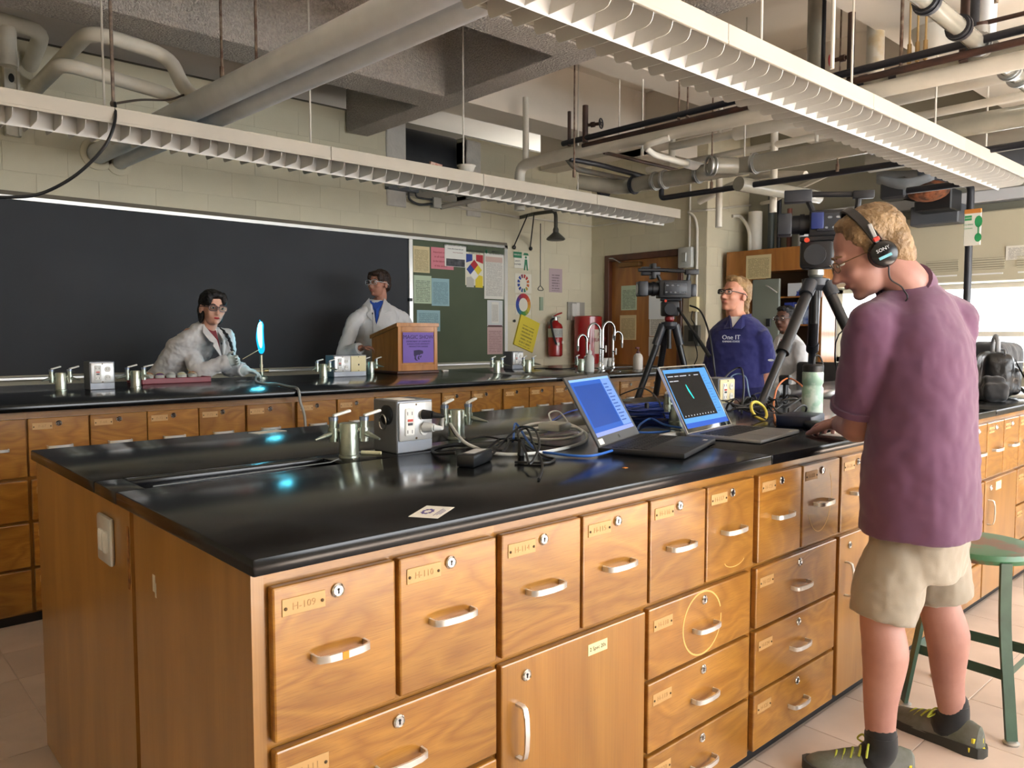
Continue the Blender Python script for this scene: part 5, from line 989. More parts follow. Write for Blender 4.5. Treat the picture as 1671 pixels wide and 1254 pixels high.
# ------------------------------------------------------------------ burner with blue green flame
bb_ = gz(427, 617, T2); bb_.y = min(bb_.y, 5.25); bb_ = gy(427, 617, 5.22); bb_.z = T2
bu = thing('gas_burner', 'gas burner with a tall blue green flame on the far bench', 'burner', bb_); BR_ = M('burner_brass', 'a89468', 0.35, metal=0.8)
MB().lathe([(0, 0), (0.042, 0), (0.042, 0.006), (0.03, 0.012), (0.013, 0.02), (0.013, 0.04), (0, 0.04)], 20).obj('base', PATINA, bu); MB().cyl((0, 0, 0.03), (0, 0, 0.16), 0.0085, n=16).cyl((0, 0, 0.075), (0, 0, 0.095), 0.012, n=16).obj('barrel', M('burner_barrel', 'bfb59a', 0.3, metal=0.8), bu)
MB().cyl((-0.04, 0, 0.05), (0.05, 0, 0.05), 0.004).cyl((0.02, 0, 0.05), (0.05, 0, 0.05), 0.009, 0.011).obj('air_valve', BR_, bu); MB().cyl((0, 0, 0.025), (-0.045, -0.02, 0.025), 0.006).obj('gas_inlet', BR_, bu)
zt = gy(424, 522, 5.22).z-T2
FL1 = M('flame_core', 'b0f6ff', 0.5, emit=14.0); FL2 = M('flame_mantle', '14c8ec', 0.5, emit=6.0); 
pts = [(0, 0, 0.17), (0.002, 0, 0.21), (-0.006, 0, 0.27), (-0.004, 0, 0.33), (0.004, 0, 0.38), (0.002, 0, zt*0.92), (-0.006, 0, zt)]
def flame_mat(name, c, e, a_):
    m = bpy.data.materials.new(name); m.use_nodes = True; t = m.node_tree; t.nodes.clear(); out = t.nodes.new('ShaderNodeOutputMaterial'); mix = t.nodes.new('ShaderNodeMixShader'); tr_ = t.nodes.new('ShaderNodeBsdfTransparent'); em = t.nodes.new('ShaderNodeEmission')
    em.inputs[0].default_value = lin(c); em.inputs[1].default_value = e; mix.inputs[0].default_value = a_
    t.links.new(tr_.outputs[0], mix.inputs[1]); t.links.new(em.outputs[0], mix.inputs[2]); t.links.new(mix.outputs[0], out.inputs[0]); return m
MB().tube(spline(pts, 5), [0.006, 0.013, 0.017, 0.020, 0.0215, 0.023, 0.024, 0.0245, 0.025, 0.0255, 0.026, 0.026, 0.0255, 0.025, 0.024, 0.023, 0.022, 0.021, 0.0195, 0.018, 0.0165, 0.015, 0.0135, 0.012, 0.0105, 0.009, 0.0075, 0.006, 0.004, 0.003, 0.001][:31], 16).obj('outer_flame', flame_mat('outer_flame', '0a9ce0', 2.2, 0.45), bu)
MB().tube(spline([(0, 0, 0.21), (-0.006, 0, 0.27), (-0.007, 0, 0.34), (0.002, 0, 0.385), (0.003, 0, zt*0.85)], 5), [0.004, 0.008, 0.011, 0.013, 0.0145, 0.0155, 0.0165, 0.017, 0.0175, 0.0175, 0.017, 0.016, 0.015, 0.0135, 0.012, 0.0105, 0.009, 0.0075, 0.006, 0.004, 0.002], 14).obj('inner_flame', flame_mat('inner_flame', '7df0ff', 6.0, 0.8), bu)
l = bpy.data.lights.new('flame_light', 'POINT'); l.energy = 2.2; l.color = (0.1, 0.75, 1.0); l.shadow_soft_size = 0.04; lo = bpy.data.objects.new('flame_light', l); COL.objects.link(lo); lo.parent = bu; lo.location = (0, 0, 0.31)
hs = [bb_+V((-0.045, -0.02, 0.025)), gz(418, 624, T2)+V((0, 0, 0.008)), gz(430, 628, T2)+V((0, 0, 0.008)), gz(450, 629, T2)+V((0, 0, 0.008)), gz(470, 633, T2)+V((0, 0, 0.008)), V((1.99, 3.90, T2+0.01)), V((2.03, 3.868, T2-0.03)), V((2.06, 3.862, 0.80)), V((2.08, 3.86, 0.6))]
hs[5] = gy(486, 647, 3.9); hs[5].z = T2+0.01; hs[6] = gy(490, 656, 3.865); hs[7] = gy(497, 680, 3.862); hs[8] = gy(500, 720, 3.862)
tag(MB().tube(spline(hs, 8), 0.0075, 10).obj('gas_hose', M('clear_grey_hose', 'b5b9b6', 0.25, trans=0.3)), 'clear grey hose from the burner hanging over the bench edge', 'hose')
c = gz(378, 618, T2); tag(MB().lathe([(0, 0), (0.05, 0), (0.052, 0.004), (0.04, 0.006), (0, 0.003)], 24).obj('watch_glass', M('clear_plastic', 'e8ecec', 0.1, trans=0.8), None, gz(398, 623, T2)), 'thin clear watch glass lying before the woman at the burner', 'dish')
# ================================================================== PEOPLE
def frame(c, f, u):
    f = V(f).normalized(); u = V(u); l = u.cross(f).normalized(); u = f.cross(l); m = Matrix((f, l, u)).transposed().to_4x4(); return Matrix.Translation(c) @ m
def limb(mb, pts, rad, k=5, n=14, flat=False):
    P = spline(pts, k); m = len(P); R_ = []
    for i in range(m):
        t = i/(m-1)*(len(rad)-1); a = int(min(t, len(rad)-2)); R_.append(rad[a]+(rad[a+1]-rad[a])*(t-a))
    mb.tube(P, R_, n)
    for p, r in (((P[0], R_[0]),) if flat else ((P[0], R_[0]), (P[-1], R_[-1]))): mb.ell(p, (r, r, r), n=12, m=8)
def loft(mb, rings, n=28):
    """rings: (centre, left vector*halfwidth, fwd vector*halfdepth)"""
    rs = []
    for c, a, b in rings:
        c = V(c); a = V(a); b = V(b); r_ = []
        for i in range(n):
            t = 2*PI*i/n; cs, sn = math.cos(t), math.sin(t); e = 0.85
            r_.append(c + a*(math.copysign(abs(cs)**e, cs)) + b*(math.copysign(abs(sn)**e, sn)))
        rs.append(r_)
    mb.rings(rs)
def head(mb, Mh, s=1.0, nose=1.0, ears=True, fem=False):
    E_ = lambda c, r: mb.ell((0, 0, 0), (1, 1, 1), n=20, m=14, mat=Mh @ Matrix.Translation(V(c)*s) @ Matrix.Diagonal((r[0]*s, r[1]*s, r[2]*s, 1)))
    Cp = lambda p, r0, q, r1: mb.cap(V(p)*s, r0*s, V(q)*s, r1*s, mat=Mh)
    E_((-0.015, 0, 0.03), (0.098, 0.075, 0.088)); E_((0.030, 0, -0.028), (0.064, 0.060, 0.088)); E_((0.036, 0, -0.080 if not fem else -0.076), (0.048, 0.047 if not fem else 0.040, 0.036)); E_((0.068, 0, -0.100 if not fem else -0.094), (0.022, 0.026 if not fem else 0.018, 0.018))
    Cp((0.088, 0, 0.004), 0.008, (0.108*nose, 0, -0.036), 0.012); Cp((0.096, -0.012, -0.040), 0.007, (0.096, 0.012, -0.040), 0.007)
    q_ = 0.007 if fem else 0.011; Cp((0.078, -0.034, 0.022), q_, (0.078, 0.034, 0.022), q_)
    if fem: E_((0.045, 0, -0.045), (0.05, 0.054, 0.055))
    for y in (-1, 1):
        E_((0.060, y*0.036, -0.030), (0.026, 0.022, 0.024))
        if ears: E_((-0.008, y*0.077, -0.014), (0.020, 0.010, 0.031))
    Cp((0.084, -0.018, -0.066), 0.009, (0.084, 0.018, -0.066), 0.009)
def hand(mb, wrist, d, nrm, curl=0.5, s=1.0, thumb=1, spread=0.0):
    """d: pointing direction, nrm: direction the palm faces, thumb: +1/-1 side"""
    wrist = V(wrist); d = V(d).normalized(); nrm = V(nrm); nrm = (nrm-d*nrm.dot(d)).normalized(); sd = d.cross(nrm).normalized()
    pm = Matrix((d, sd, nrm)).transposed()
    mb.ell(wrist+d*0.045*s, (0.052*s, 0.040*s, 0.017*s), rot=pm, n=16, m=10)
    ln = [0.066, 0.076, 0.071, 0.056]
    for i in range(4):
        o = (i-1.5); b = wrist+d*(0.082-abs(o)*0.004)*s+sd*(o*0.0195*s)*thumb; a = 0.15; p = b; dd = (d+sd*o*spread*thumb).normalized()
        for j, fr in enumerate((0.45, 0.32, 0.23)):
            a += curl*(0.7+0.25*j); q = p+(dd*math.cos(a)+nrm*math.sin(a))*(ln[i]*fr*s); mb.cap(p, (0.0095-0.0012*j)*s, q, (0.0086-0.0012*j)*s, n=10); p = q
    b = wrist+d*0.025*s-sd*0.032*s*thumb; q = b+(d*0.7-sd*0.75*thumb+nrm*0.35).normalized()*0.038*s; mb.cap(b, 0.013*s, q, 0.0105*s, n=10)
    r = q+(d*0.95-sd*0.2*thumb+nrm*0.25).normalized()*0.032*s; mb.cap(q, 0.0105*s, r, 0.008*s, n=10)
def skinned(mb, name, mat, t, base, vox=0.006, sm=4, disp=None, fac=0.5):
    me = bpy.data.meshes.new(name); me.from_pydata(mb.v, [], mb.f)
    bm = bmesh.new(); bm.from_mesh(me); bmesh.ops.recalc_face_normals(bm, faces=bm.faces[:]); bm.to_mesh(me); bm.free()
    o = put(name, me, mat, t, -V(base))
    r = o.modifiers.new('r', 'REMESH'); r.mode = 'VOXEL'; r.voxel_size = vox; r.use_smooth_shade = True
    s = o.modifiers.new('s', 'SMOOTH'); s.iterations = sm; s.factor = fac
    if disp:
        for (st, sc_, kind) in disp:
            tx = bpy.data.textures.new(name+'_folds', kind)
            if kind == 'CLOUDS': tx.noise_scale = sc_; tx.noise_depth = 2
            else: tx.noise_scale = sc_
            d = o.modifiers.new('d', 'DISPLACE'); d.texture = tx; d.strength = st; d.mid_level = 0.5; d.texture_coords = 'LOCAL'
    return o
def cloth(name, c, var=0.08, rough=0.85, bs=500, vs=4): return M(name, c, rough, var=var, vscale=vs, bump=0.15, bscale=bs, sheen=0.2, bdist=0.003)
def skin(name, c, c2): return M(name, c, 0.5, col2=c2, vscale=9, bump=0.06, bscale=220, bdist=0.004)
def face_bits(t, base, Mh, s, eye='3a2a20', brow='4a382a', lip='a8605a', closed=False, brows=True):
    for y in (-1, 1):
        e = MB().ell((0, 0, 0), (0.0085*s, 0.0135*s, 0.008*s if not closed else 0.004*s), n=14, m=8, mat=Mh @ Matrix.Translation(V((0.0835, y*0.031, 0.002))*s)).obj('eye', M('eye_white', 'd8d4cc', 0.2), t, -V(base))
        MB().ell((0, 0, 0), (0.004*s, 0.0058*s, 0.0062*s if not closed else 0.003*s), n=12, m=8, mat=Mh @ Matrix.Translation(V((0.090, y*0.030, 0.002))*s)).obj('iris', M('iris_'+eye, eye, 0.15), e)
        if brows: MB().tube([Mh @ (V(p)*s) for p in ((0.088, y*0.014, 0.022), (0.089, y*0.030, 0.027), (0.078, y*0.046, 0.022))], [0.003*s, 0.004*s, 0.002*s], 8).obj('eyebrow', M('brow_'+brow, brow, 0.8), t, -V(base))
    MB().tube([Mh @ (V(p)*s) for p in ((0.083, -0.023, -0.0655), (0.0925, -0.009, -0.0645), (0.0935, 0.0, -0.0655), (0.0925, 0.009, -0.0645), (0.083, 0.023, -0.0655))], [0.0025*s, 0.0062*s, 0.0066*s, 0.0062*s, 0.0025*s], 10).obj('lips', M('lips_'+lip, lip, 0.4), t, -V(base))
def hairmat(name, c, c2): return M(name, c, 0.55, col2=c2, vscale=14, bump=0.8, bscale=70, stretch=(1, 1, 1), bdist=0.012)
def ells(mb, Mh, s, L_):
    for c, r in L_: mb.ell((0, 0, 0), (1, 1, 1), n=20, m=14, mat=Mh @ Matrix.Translation(V(c)*s) @ Matrix.Diagonal((r[0]*s, r[1]*s, r[2]*s, 1)))
def glasses(Mh, s, label, mat, lens_h=0.017, lens_w=0.025, rim=0.0022, wrap=False):
    o = Mh.translation.copy(); t = thing('eyeglasses', label, 'glasses', o); mb = MB(); g = MB()
    for y in (-1, 1):
        c = V((0.104, y*0.032, 0.0)); n_ = 18
        pts = [c+V((-0.006*abs(math.cos(a))*(1 if math.cos(a)*y > 0 else 0.2), lens_w*math.copysign(abs(math.cos(a))**0.6, math.cos(a)), lens_h*math.copysign(abs(math.sin(a))**0.6, math.sin(a)))) for a in [2*PI*k/n_ for k in range(n_)]]
        P = [Mh @ (p*s)-o for p in pts]; mb.tube(P, rim*s, 6, closed=True)
        g.add(P, [tuple(range(n_))])
        mb.tube([Mh @ (V(p)*s)-o for p in ((0.100, y*0.057, 0.006), (0.06, y*0.074, 0.006), (-0.005, y*0.084, 0.004), (-0.03, y*0.082, -0.012))], rim*s*1.1, 6)
    mb.tube([Mh @ (V(p)*s)-o for p in ((0.106, -0.008, 0.006), (0.110, 0, 0.010), (0.106, 0.008, 0.006))], rim*s, 6)
    mb.obj('rim_and_temples', mat, t); g.obj('lens', M('spectacle_lens', 'f2f6f8', 0.02, trans=1.0), t)
    return t
# ------------------------------------------------------------------ man in the purple polo at the island
base = V((2.45, 0.88, 0)); f = V((math.cos(math.radians(98)), math.sin(math.radians(98)), 0)); l = V((-f.y, f.x, 0)); Z_ = V((0, 0, 1))
mp = thing('person', 'man in purple polo, khaki shorts and headphones leaning over the island', 'person', base)
SK1 = skin('ruddy_skin', 'ae8174', '9e7065')
hc = gd(1417, 412, 2.30); Mh = frame(hc, -_rt*0.88+_fw*0.22-_up*0.43, _up*0.9-_rt*0.40)
pel = V((2.43, 0.875, 0.80)); chest = V((2.455, 0.90, 1.22)); neck = V((2.46, 0.92, 1.40)); lsh = V((2.255, 0.962, 1.30)); rsh = V((2.645, 0.865, 1.315))
lel = gd(1402, 692, 2.36); lwr = gd(1374, 692, 2.62); rel = V((2.82, 1.02, 1.02)); rwr = V((2.86, 1.235, 0.985))
b = MB(); head(b, Mh, 1.02, 1.05)
limb(b, [Mh @ V((-0.025, 0, -0.05)), Mh @ V((-0.055, 0, -0.12)), neck-V((0, 0, 0.03))], [0.058, 0.060, 0.068])
loft(b, [(pel, l*0.15, f*0.11), (V((2.44, .88, 1.0)), l*0.15, f*0.11), (chest, l*0.165, f*0.11), (V((2.46, .91, 1.34)), l*0.13, f*0.08)])
for sh_, el, wr in ((lsh, lel, lwr), (rsh, rel, rwr)): limb(b, [sh_, sh_*0.5+el*0.5, el, el*0.55+wr*0.45, wr], [0.055, 0.052, 0.049, 0.047, 0.033])
hd = (gd(1318, 694, 2.82)-lwr); hand(b, lwr, hd, V((0.05, -0.1, -1)), 0.52, 1.15, thumb=-1, spread=0.15); hand(b, rwr, (0.02, 1, -0.1), (0, 0, -1), 0.3, 1.0, thumb=1)
lkn, lan = V((2.275, 0.915, 0.47)), V((2.262, 0.90, 0.085)); rkn, ran = V((2.535, 0.85, 0.47)), V((2.618, 0.825, 0.085))
for kn, an, hx in ((lkn, lan, V((2.29, .905, .55))), (rkn, ran, V((2.53, .855, .55)))):
    limb(b, [hx, kn+Z_*0.12, kn, kn*0.72+an*0.28-f*0.012, kn*0.35+an*0.65, an], [0.055, 0.056, 0.057, 0.063, 0.046, 0.036], n=28)
skinned(b, 'body', SK1, mp, base, 0.0055, 5)
face_bits(mp, base, Mh, 1.02, '4a5560', '8a6a4a', 'b06a5c', closed=True)
PUR1 = cloth('plum_polo_knit', '603c57', 0.10, 0.9, 700); c = MB()
loft(c, [(V((2.425, .875, 0.70)), l*0.200, f*0.158), (V((2.425, .875, 0.80)), l*0.198, f*0.154), (V((2.43, .88, 0.98)), l*0.190, f*0.142), (V((2.45, .885, 1.15)), l*0.198, f*0.138), (V((2.455, .895, 1.26)), l*0.205, f*0.130), (V((2.458, .905, 1.335)), l*0.185, f*0.105), (V((2.46, .915, 1.395)), l*0.125, f*0.085), (V((2.455, .93, 1.425)), l*0.080, f*0.078)])
limb(c, [lsh+V((0.02, 0, -0.01)), lsh*0.9+lel*0.1, lsh*0.5+lel*0.5, lsh*0.16+lel*0.84], [0.072, 0.074, 0.076, 0.080], flat=True); limb(c, [rsh+V((-0.03, 0, -0.01)), rsh*0.9+rel*0.1, rsh*0.5+rel*0.5, rsh*0.25+rel*0.75], [0.072, 0.074, 0.074, 0.078], flat=True)
for sh_ in (lsh, rsh): c.cap(V((2.455, .93, 1.385)), 0.062, sh_+V((0, 0, 0.005)), 0.066)
skinned(c, 'polo_shirt', PUR1, mp, base, 0.008, 7, [(0.020, 0.13, 'CLOUDS'), (0.007, 0.05, 'CLOUDS')])
for sh_, el, q in ((lsh, lel, 0.84), (rsh, rel, 0.75)):
    ax = (el-sh_).normalized(); e1 = ax.orthogonal().normalized(); e2 = ax.cross(e1)
    for dq, hw in ((-0.012, 0.010),):
        cc_ = sh_*(1-q)+el*q+ax*dq; ring_ = [cc_+e1*(0.0825*math.cos(2*PI*k/28))+e2*(0.0825*math.sin(2*PI*k/28)) for k in range(28)]
        MB().band(ring_, [(p-cc_).normalized()*0.004 for p in ring_], ax*hw, closed=True).obj('sleeve_cuff', PUR1, mp, -base)
# collar of the polo
nb = V((2.455, .93, 1.395)); na = (Mh @ V((-0.05, 0, -0.11))-nb).normalized(); nx = na.orthogonal().normalized(); ny = na.cross(nx); cn = nb+na*0.04
col = [cn+nx*(0.074*math.cos(2*PI*k/24))+ny*(0.074*math.sin(2*PI*k/24)) for k in range(24)]
MB().band(col, [(p-cn).normalized()*0.006 for p in col], na*0.024-Z_*0.006, closed=True).obj('collar', PUR1, mp, -base)
KH = cloth('khaki_twill', '958b7b', 0.12, 0.85, 400); c = MB()
loft(c, [(V((2.43, .875, 0.58)), l*0.16, f*0.12), (V((2.43, .875, 0.70)), l*0.172, f*0.128), (V((2.43, .878, 0.84)), l*0.16, f*0.115)])
limb(c, [V((2.335, .89, .66)), V((2.30, .90, .58)), V((2.274, .912, .465))], [0.088, 0.094, 0.090], n=18, flat=True); limb(c, [V((2.515, .865, .66)), V((2.528, .855, .58)), V((2.545, .848, .485))], [0.088, 0.093, 0.089], n=18, flat=True)
o = skinned(c, 'khaki_shorts', KH, mp, base, 0.008, 4, [(0.018, 0.10, 'CLOUDS'), (0.008, 0.04, 'CLOUDS')])
HB = hairmat('sandy_hair', '8f7450', '6a5236'); c = MB()
ells(c, Mh, 1.02, [((-0.028, 0, 0.048), (0.096, 0.083, 0.083)), ((-0.066, 0, 0.0), (0.054, 0.076, 0.078)), ((-0.075, 0, -0.045), (0.038, 0.058, 0.04)), ((0.012, 0, 0.100), (0.045, 0.058, 0.022)), ((-0.01, 0.058, 0.055), (0.055, 0.026, 0.045)), ((0.0, -0.058, 0.055), (0.055, 0.026, 0.045)), ((0.01, 0.072, 0.012), (0.016, 0.008, 0.03))])
o = skinned(c, 'hair', HB, mp, base, 0.006, 3, [(0.012, 0.035, 'CLOUDS'), (0.006, 0.01, 'CLOUDS')])
# shoes with black ankle socks
SHOE = M('grey_mesh_trainer', '6e6f6a', 0.7, col2='565a48', vscale=18, bump=0.4, bscale=300, bdist=0.003); SOLE = M('trainer_sole', '35342f', 0.7); LACE = M('lime_lace', 'a8b23a', 0.6); YEL = M('yellow_heel_tab', 'd6c832', 0.5)
def shoe(an, ang, L_=0.285):
    d = V((math.cos(ang), math.sin(ang), 0)); s_ = V((-d.y, d.x, 0)); h0 = V((an.x, an.y, 0))-d*0.085
    prof = [(-0.006, 0.014, 0.075), (0.003, 0.028, 0.09), (0.03, 0.038, 0.098), (0.08, 0.039, 0.094), (0.13, 0.042, 0.086), (0.18, 0.047, 0.074), (0.22, 0.047, 0.060), (0.25, 0.043, 0.054), (0.272, 0.034, 0.046), (0.285, 0.022, 0.036), (0.290, 0.01, 0.028)]
    mb = MB(); rs = []
    for x, w_, h_ in prof:
        c = h0+d*x; r_ = []
        for k in range(16):
            t = PI*k/15; r_.append(c+s_*(w_*math.cos(t)*(1-0.25*math.sin(t)))+Z_*(0.022+(h_-0.022)*math.sin(t)**0.8))
        rs.append(r_)
    mb.rings(rs); o = mb.obj('shoe', SHOE, mp, -base)
    so = MB(); rs = []
    for x, w_, h_ in [(-0.014, 0.014, 0.026), (-0.004, 0.03, 0.03), (0.03, 0.043, 0.034), (0.09, 0.041, 0.030), (0.16, 0.046, 0.026), (0.22, 0.051, 0.026), (0.255, 0.047, 0.028), (0.28, 0.035, 0.032), (0.296, 0.016, 0.036)]:
        c = h0+d*x; rs.append([c-s_*w_, c+s_*w_, c+s_*(w_*0.96)+Z_*h_, c-s_*(w_*0.96)+Z_*h_])
    so.rings(rs).obj('sole', SOLE, o)
    for k in range(5):
        x = 0.115+0.022*k; h_ = 0.090-0.007*k; c = h0+d*x
        MB().tube(spline([c-s_*0.026+Z_*(h_-0.012), c+Z_*(h_+0.004), c+s_*0.026+d*0.012+Z_*(h_-0.014)], 4), 0.0035, 6).obj('lace', LACE, o)
    c = h0+d*0.115+Z_*0.088
    for sg in (-1, 1): MB().tube(spline([c, c+s_*sg*0.03+Z_*0.02+d*0.01, c+s_*sg*0.055-Z_*0.005+d*0.02, c+s_*sg*0.02+Z_*0.0+d*0.01], 5, True), 0.003, 6, closed=True).obj('lace', LACE, o)
    c = h0; MB().band([c-s_*0.03+d*0.012+Z_*0.05, c-d*0.004+Z_*0.05, c+s_*0.03+d*0.012+Z_*0.05], V((0, 0, 0.007)), d*0.003).obj('heel_tab', YEL, o)
    MB().band([c-s_*0.038+d*0.02+Z_*0.022, c-d*0.009+Z_*0.022, c+s_*0.038+d*0.02+Z_*0.022], V((0, 0, 0.007)), d*0.003).obj('heel_stripe', YEL, o)
    k_ = MB(); limb(k_, [an+Z_*0.045, an+Z_*0.0, an-Z_*0.03+d*0.02], [0.044, 0.045, 0.047], n=24); k_.obj('sock', cloth('black_sock', '141416', 0.1), mp, -base)
    return o
shoe(lan, math.radians(126)); shoe(ran, math.radians(82))
# headphones and spectacles
hpn = thing('headphones', 'black closed headphones on the head of the man in purple', 'headphones', hc); o_ = hc
hp = lambda p: Mh @ (V(p)*1.02)-o_
arc = [(-0.012+0.03*math.sin(PI*k/14)*0.6, 0.094*math.cos(PI*k/14), 0.02+0.118*math.sin(PI*k/14)) for k in range(15)]
wv = [(Mh.to_3x3() @ V((1, 0, 0)))*0.012]*15
MB().band([hp(p) for p in arc], wv, [(hp(p)).normalized()*0.0035 for p in arc]).obj('headband', BLACKP, hpn)
for y in (-1, 1):
    T_ = Matrix.Translation(-o_) @ Mh @ Matrix.Translation((-0.012, y*0.082, -0.018)) @ Matrix.Rotation(-y*PI/2, 4, 'X')
    e = MB().lathe([(0.030, -0.006), (0.037, 0.0), (0.039, 0.012), (0.035, 0.022), (0.028, 0.026), (0.0, 0.027)], 28, mat=T_).obj('ear_cup', M('satin_black_cup', '101114', 0.25), hpn)
    MB().lathe([(0.026, -0.012), (0.038, -0.008), (0.040, 0.0), (0.034, 0.004)], 28, mat=T_).obj('ear_pad', RUBBER, e)
    MB().rb(-0.006, 0.006, -0.004, 0.004, -0.03, 0.03, 0.002, mat=Matrix.Translation(-o_) @ Mh @ Matrix.Translation((-0.010, y*0.098, 0.045)) @ Matrix.Rotation(-y*0.12, 4, 'X')).obj('slider_arm', STEEL, hpn)
    MB().rb(-0.009, 0.009, -0.005, 0.005, -0.006, 0.006, 0.003, mat=Matrix.Translation(-o_) @ Mh @ Matrix.Translation((-0.010, y*0.102, 0.028))).obj('red_marker', M('red_marker', 'd8443a', 0.4), hpn)
    o = put('lettering', text_mesh('SONY', 0.014, 0.0005), M('silver_print', 'c9ccd0', 0.4), e); o.matrix_local = Matrix.Translation(-o_) @ Mh @ Matrix.Translation((-0.012, y*0.1095, -0.006)) @ Matrix.Rotation(PI if y > 0 else 0, 4, 'Z') @ Matrix.Rotation(PI/2, 4, 'X')
    o = MB().rb(-0.018, 0.018, -0.004, 0.004, -0.0008, 0.0008, 0.0006).obj('blue_bar', M('pale_blue_print', '7fc2d2', 0.4), e); o.matrix_local = Matrix.Translation(-o_) @ Mh @ Matrix.Translation((-0.010, y*0.1088, -0.027)) @ Matrix.Rotation(PI/2, 4, 'X')
pts = [hp((-0.012, 0.085, -0.055)), hp((0.0, 0.088, -0.09)), hp((-0.02, 0.08, -0.13)), hp((0.0, 0.07, -0.17)), V((2.36, 1.10, 1.28))-o_, V((2.42, 1.12, 1.1))-o_]
MB().tube(spline(pts, 6), 0.0022, 6).obj('cord', BLACKP, hpn)
glasses(Mh, 1.02, 'thin wire-rimmed glasses on the man in purple', M('bronze_wire', '6a5138', 0.3, metal=0.8), 0.015, 0.024, 0.0014)
# ------------------------------------------------------------------ generic upper-body builder for the others
def bust(label, base, fang, hc, hf, hu, s, neck, lsh, rsh, arms, sk, pel, wsc=1.0, legs=True, vox=0.006, female=False):
    t = thing('person', label, 'person', base); f = V((math.cos(fang), math.sin(fang), 0)); l = V((-f.y, f.x, 0)); Mh = frame(hc, hf, hu); b = MB()
    head(b, Mh, s, 0.97 if female else 1.02, fem=female)
    nr = 0.048 if female else 0.060
    limb(b, [Mh @ V((-0.022, 0, -0.05)), Mh @ V((-0.035, 0, -0.12)), neck-Z_*0.04], [nr, nr, nr*1.15])
    up_ = (neck-pel); 
    loft(b, [(pel, l*0.145*wsc, f*0.10), (pel+up_*0.35, l*0.13*wsc, f*0.095), (pel+up_*0.7, l*0.15*wsc, f*0.10), (pel+up_*0.93, l*0.11*wsc, f*0.07)])
    for sh_, el, wr, hdv, pn, cu, th in arms:
        limb(b, [sh_, sh_*0.5+el*0.5, el, el*0.5+wr*0.5, wr], [0.036*wsc, 0.040*wsc, 0.040*wsc, 0.037*wsc, 0.026*wsc])
        if hdv is not None: hand(b, wr, hdv, pn, cu, 0.95 if female else 1.0, th)
    if legs:
        for sgn in (-1, 1): h_ = pel+l*sgn*0.08; limb(b, [h_, V((h_.x, h_.y, 0.47)), V((h_.x, h_.y, 0.06))], [0.08, 0.06, 0.045])
    skinned(b, 'body', sk, t, base, vox, 4)
    return t, Mh, f, l
def coat(t, base, f, l, neck, pel, lsh, rsh, arms, mat, name='lab_coat', wsc=1.0, low=0.72, depth=1.0, disp=((0.02, 0.10, 'CLOUDS'), (0.008, 0.035, 'CLOUDS')), vox=0.008, slv=0.93):
    c = MB(); up_ = neck-pel
    loft(c, [(V((pel.x, pel.y, low)), l*0.20*wsc, f*0.155*depth), (pel, l*0.185*wsc, f*0.145*depth), (pel+up_*0.35, l*0.175*wsc, f*0.135*depth), (pel+up_*0.65, l*0.19*wsc, f*0.130*depth), (pel+up_*0.83, l*0.17*wsc, f*0.105*depth), (pel+up_*0.94, l*0.115*wsc, f*0.08*depth), (pel+up_*1.0, l*0.070*wsc, f*0.06*depth)])
    for sh_, el, wr, *_ in arms:
        q = el*(1-slv)+wr*slv if slv > 0.5 else None
        if q is not None: limb(c, [sh_+(neck-sh_)*0.15-Z_*0.04, sh_-Z_*0.012, sh_*0.5+el*0.5, el, el*0.5+q*0.5, q], [0.056*wsc, 0.060*wsc, 0.060*wsc, 0.057*wsc, 0.053*wsc, 0.052*wsc], flat=True); c.cap(neck-Z_*0.035, 0.05*wsc, sh_-Z_*0.008, 0.052*wsc)
        else: limb(c, [sh_+(neck-sh_)*0.15-Z_*0.04, sh_-Z_*0.015, sh_*0.5+el*0.5, sh_*0.22+el*0.78], [0.055*wsc, 0.060*wsc, 0.064*wsc, 0.068*wsc], flat=True); c.cap(neck-Z_*0.04, 0.058*wsc, sh_-Z_*0.01, 0.052*wsc)
    return skinned(c, name, mat, t, base, vox, 5, list(disp))
def lapel(t, base, f, l, neck, mat, shirt, depth=0.1, h_=0.20, w_=0.055, lean=0.0):
    """V of shirt with two folded lapels lying on the chest"""
    n0 = neck-Z_*0.02; F_ = lambda a, b_, d: n0+l*a+Z_*b_+f*d-base
    MB().add([F_(-w_, 0.0, depth*0.55), F_(w_, 0.0, depth*0.55), F_(0, -h_, depth+0.032+lean), F_(0, -h_*0.4, depth+0.022+lean*0.4)], [(0, 3, 1), (0, 2, 3), (3, 2, 1)]).obj('shirt_front', shirt, t)
    for s in (-1, 1):
        o = MB().add([F_(s*w_*1.05, 0.025, depth*0.35), F_(s*w_*1.75, -0.03, depth*0.70), F_(s*w_*1.65, -0.085, depth+0.018+lean*0.3), F_(s*w_*1.15, -0.10, depth+0.030+lean*0.4), F_(s*w_*1.35, -0.12, depth+0.032+lean*0.5), F_(0.002*s, -h_-0.01, depth+0.044+lean), F_(s*w_*0.7, -h_*0.4, depth+0.036+lean*0.5)], [(0, 1, 2, 3, 6), (6, 3, 4, 5)]).obj('lapel', mat, t, smooth=0)
        m = o.modifiers.new('t', 'SOLIDIFY'); m.thickness = 0.006
COAT = cloth('white_coat_cotton', 'cfcfd0', 0.06, 0.8, 600)
MIC = lambda t, p: MB().ell(p, (0.006, 0.006, 0.009), n=10, m=6).cyl(p-Z_*0.005, p-Z_*0.16, 0.0015, n=6).obj('clip_microphone', BLACKP, t)
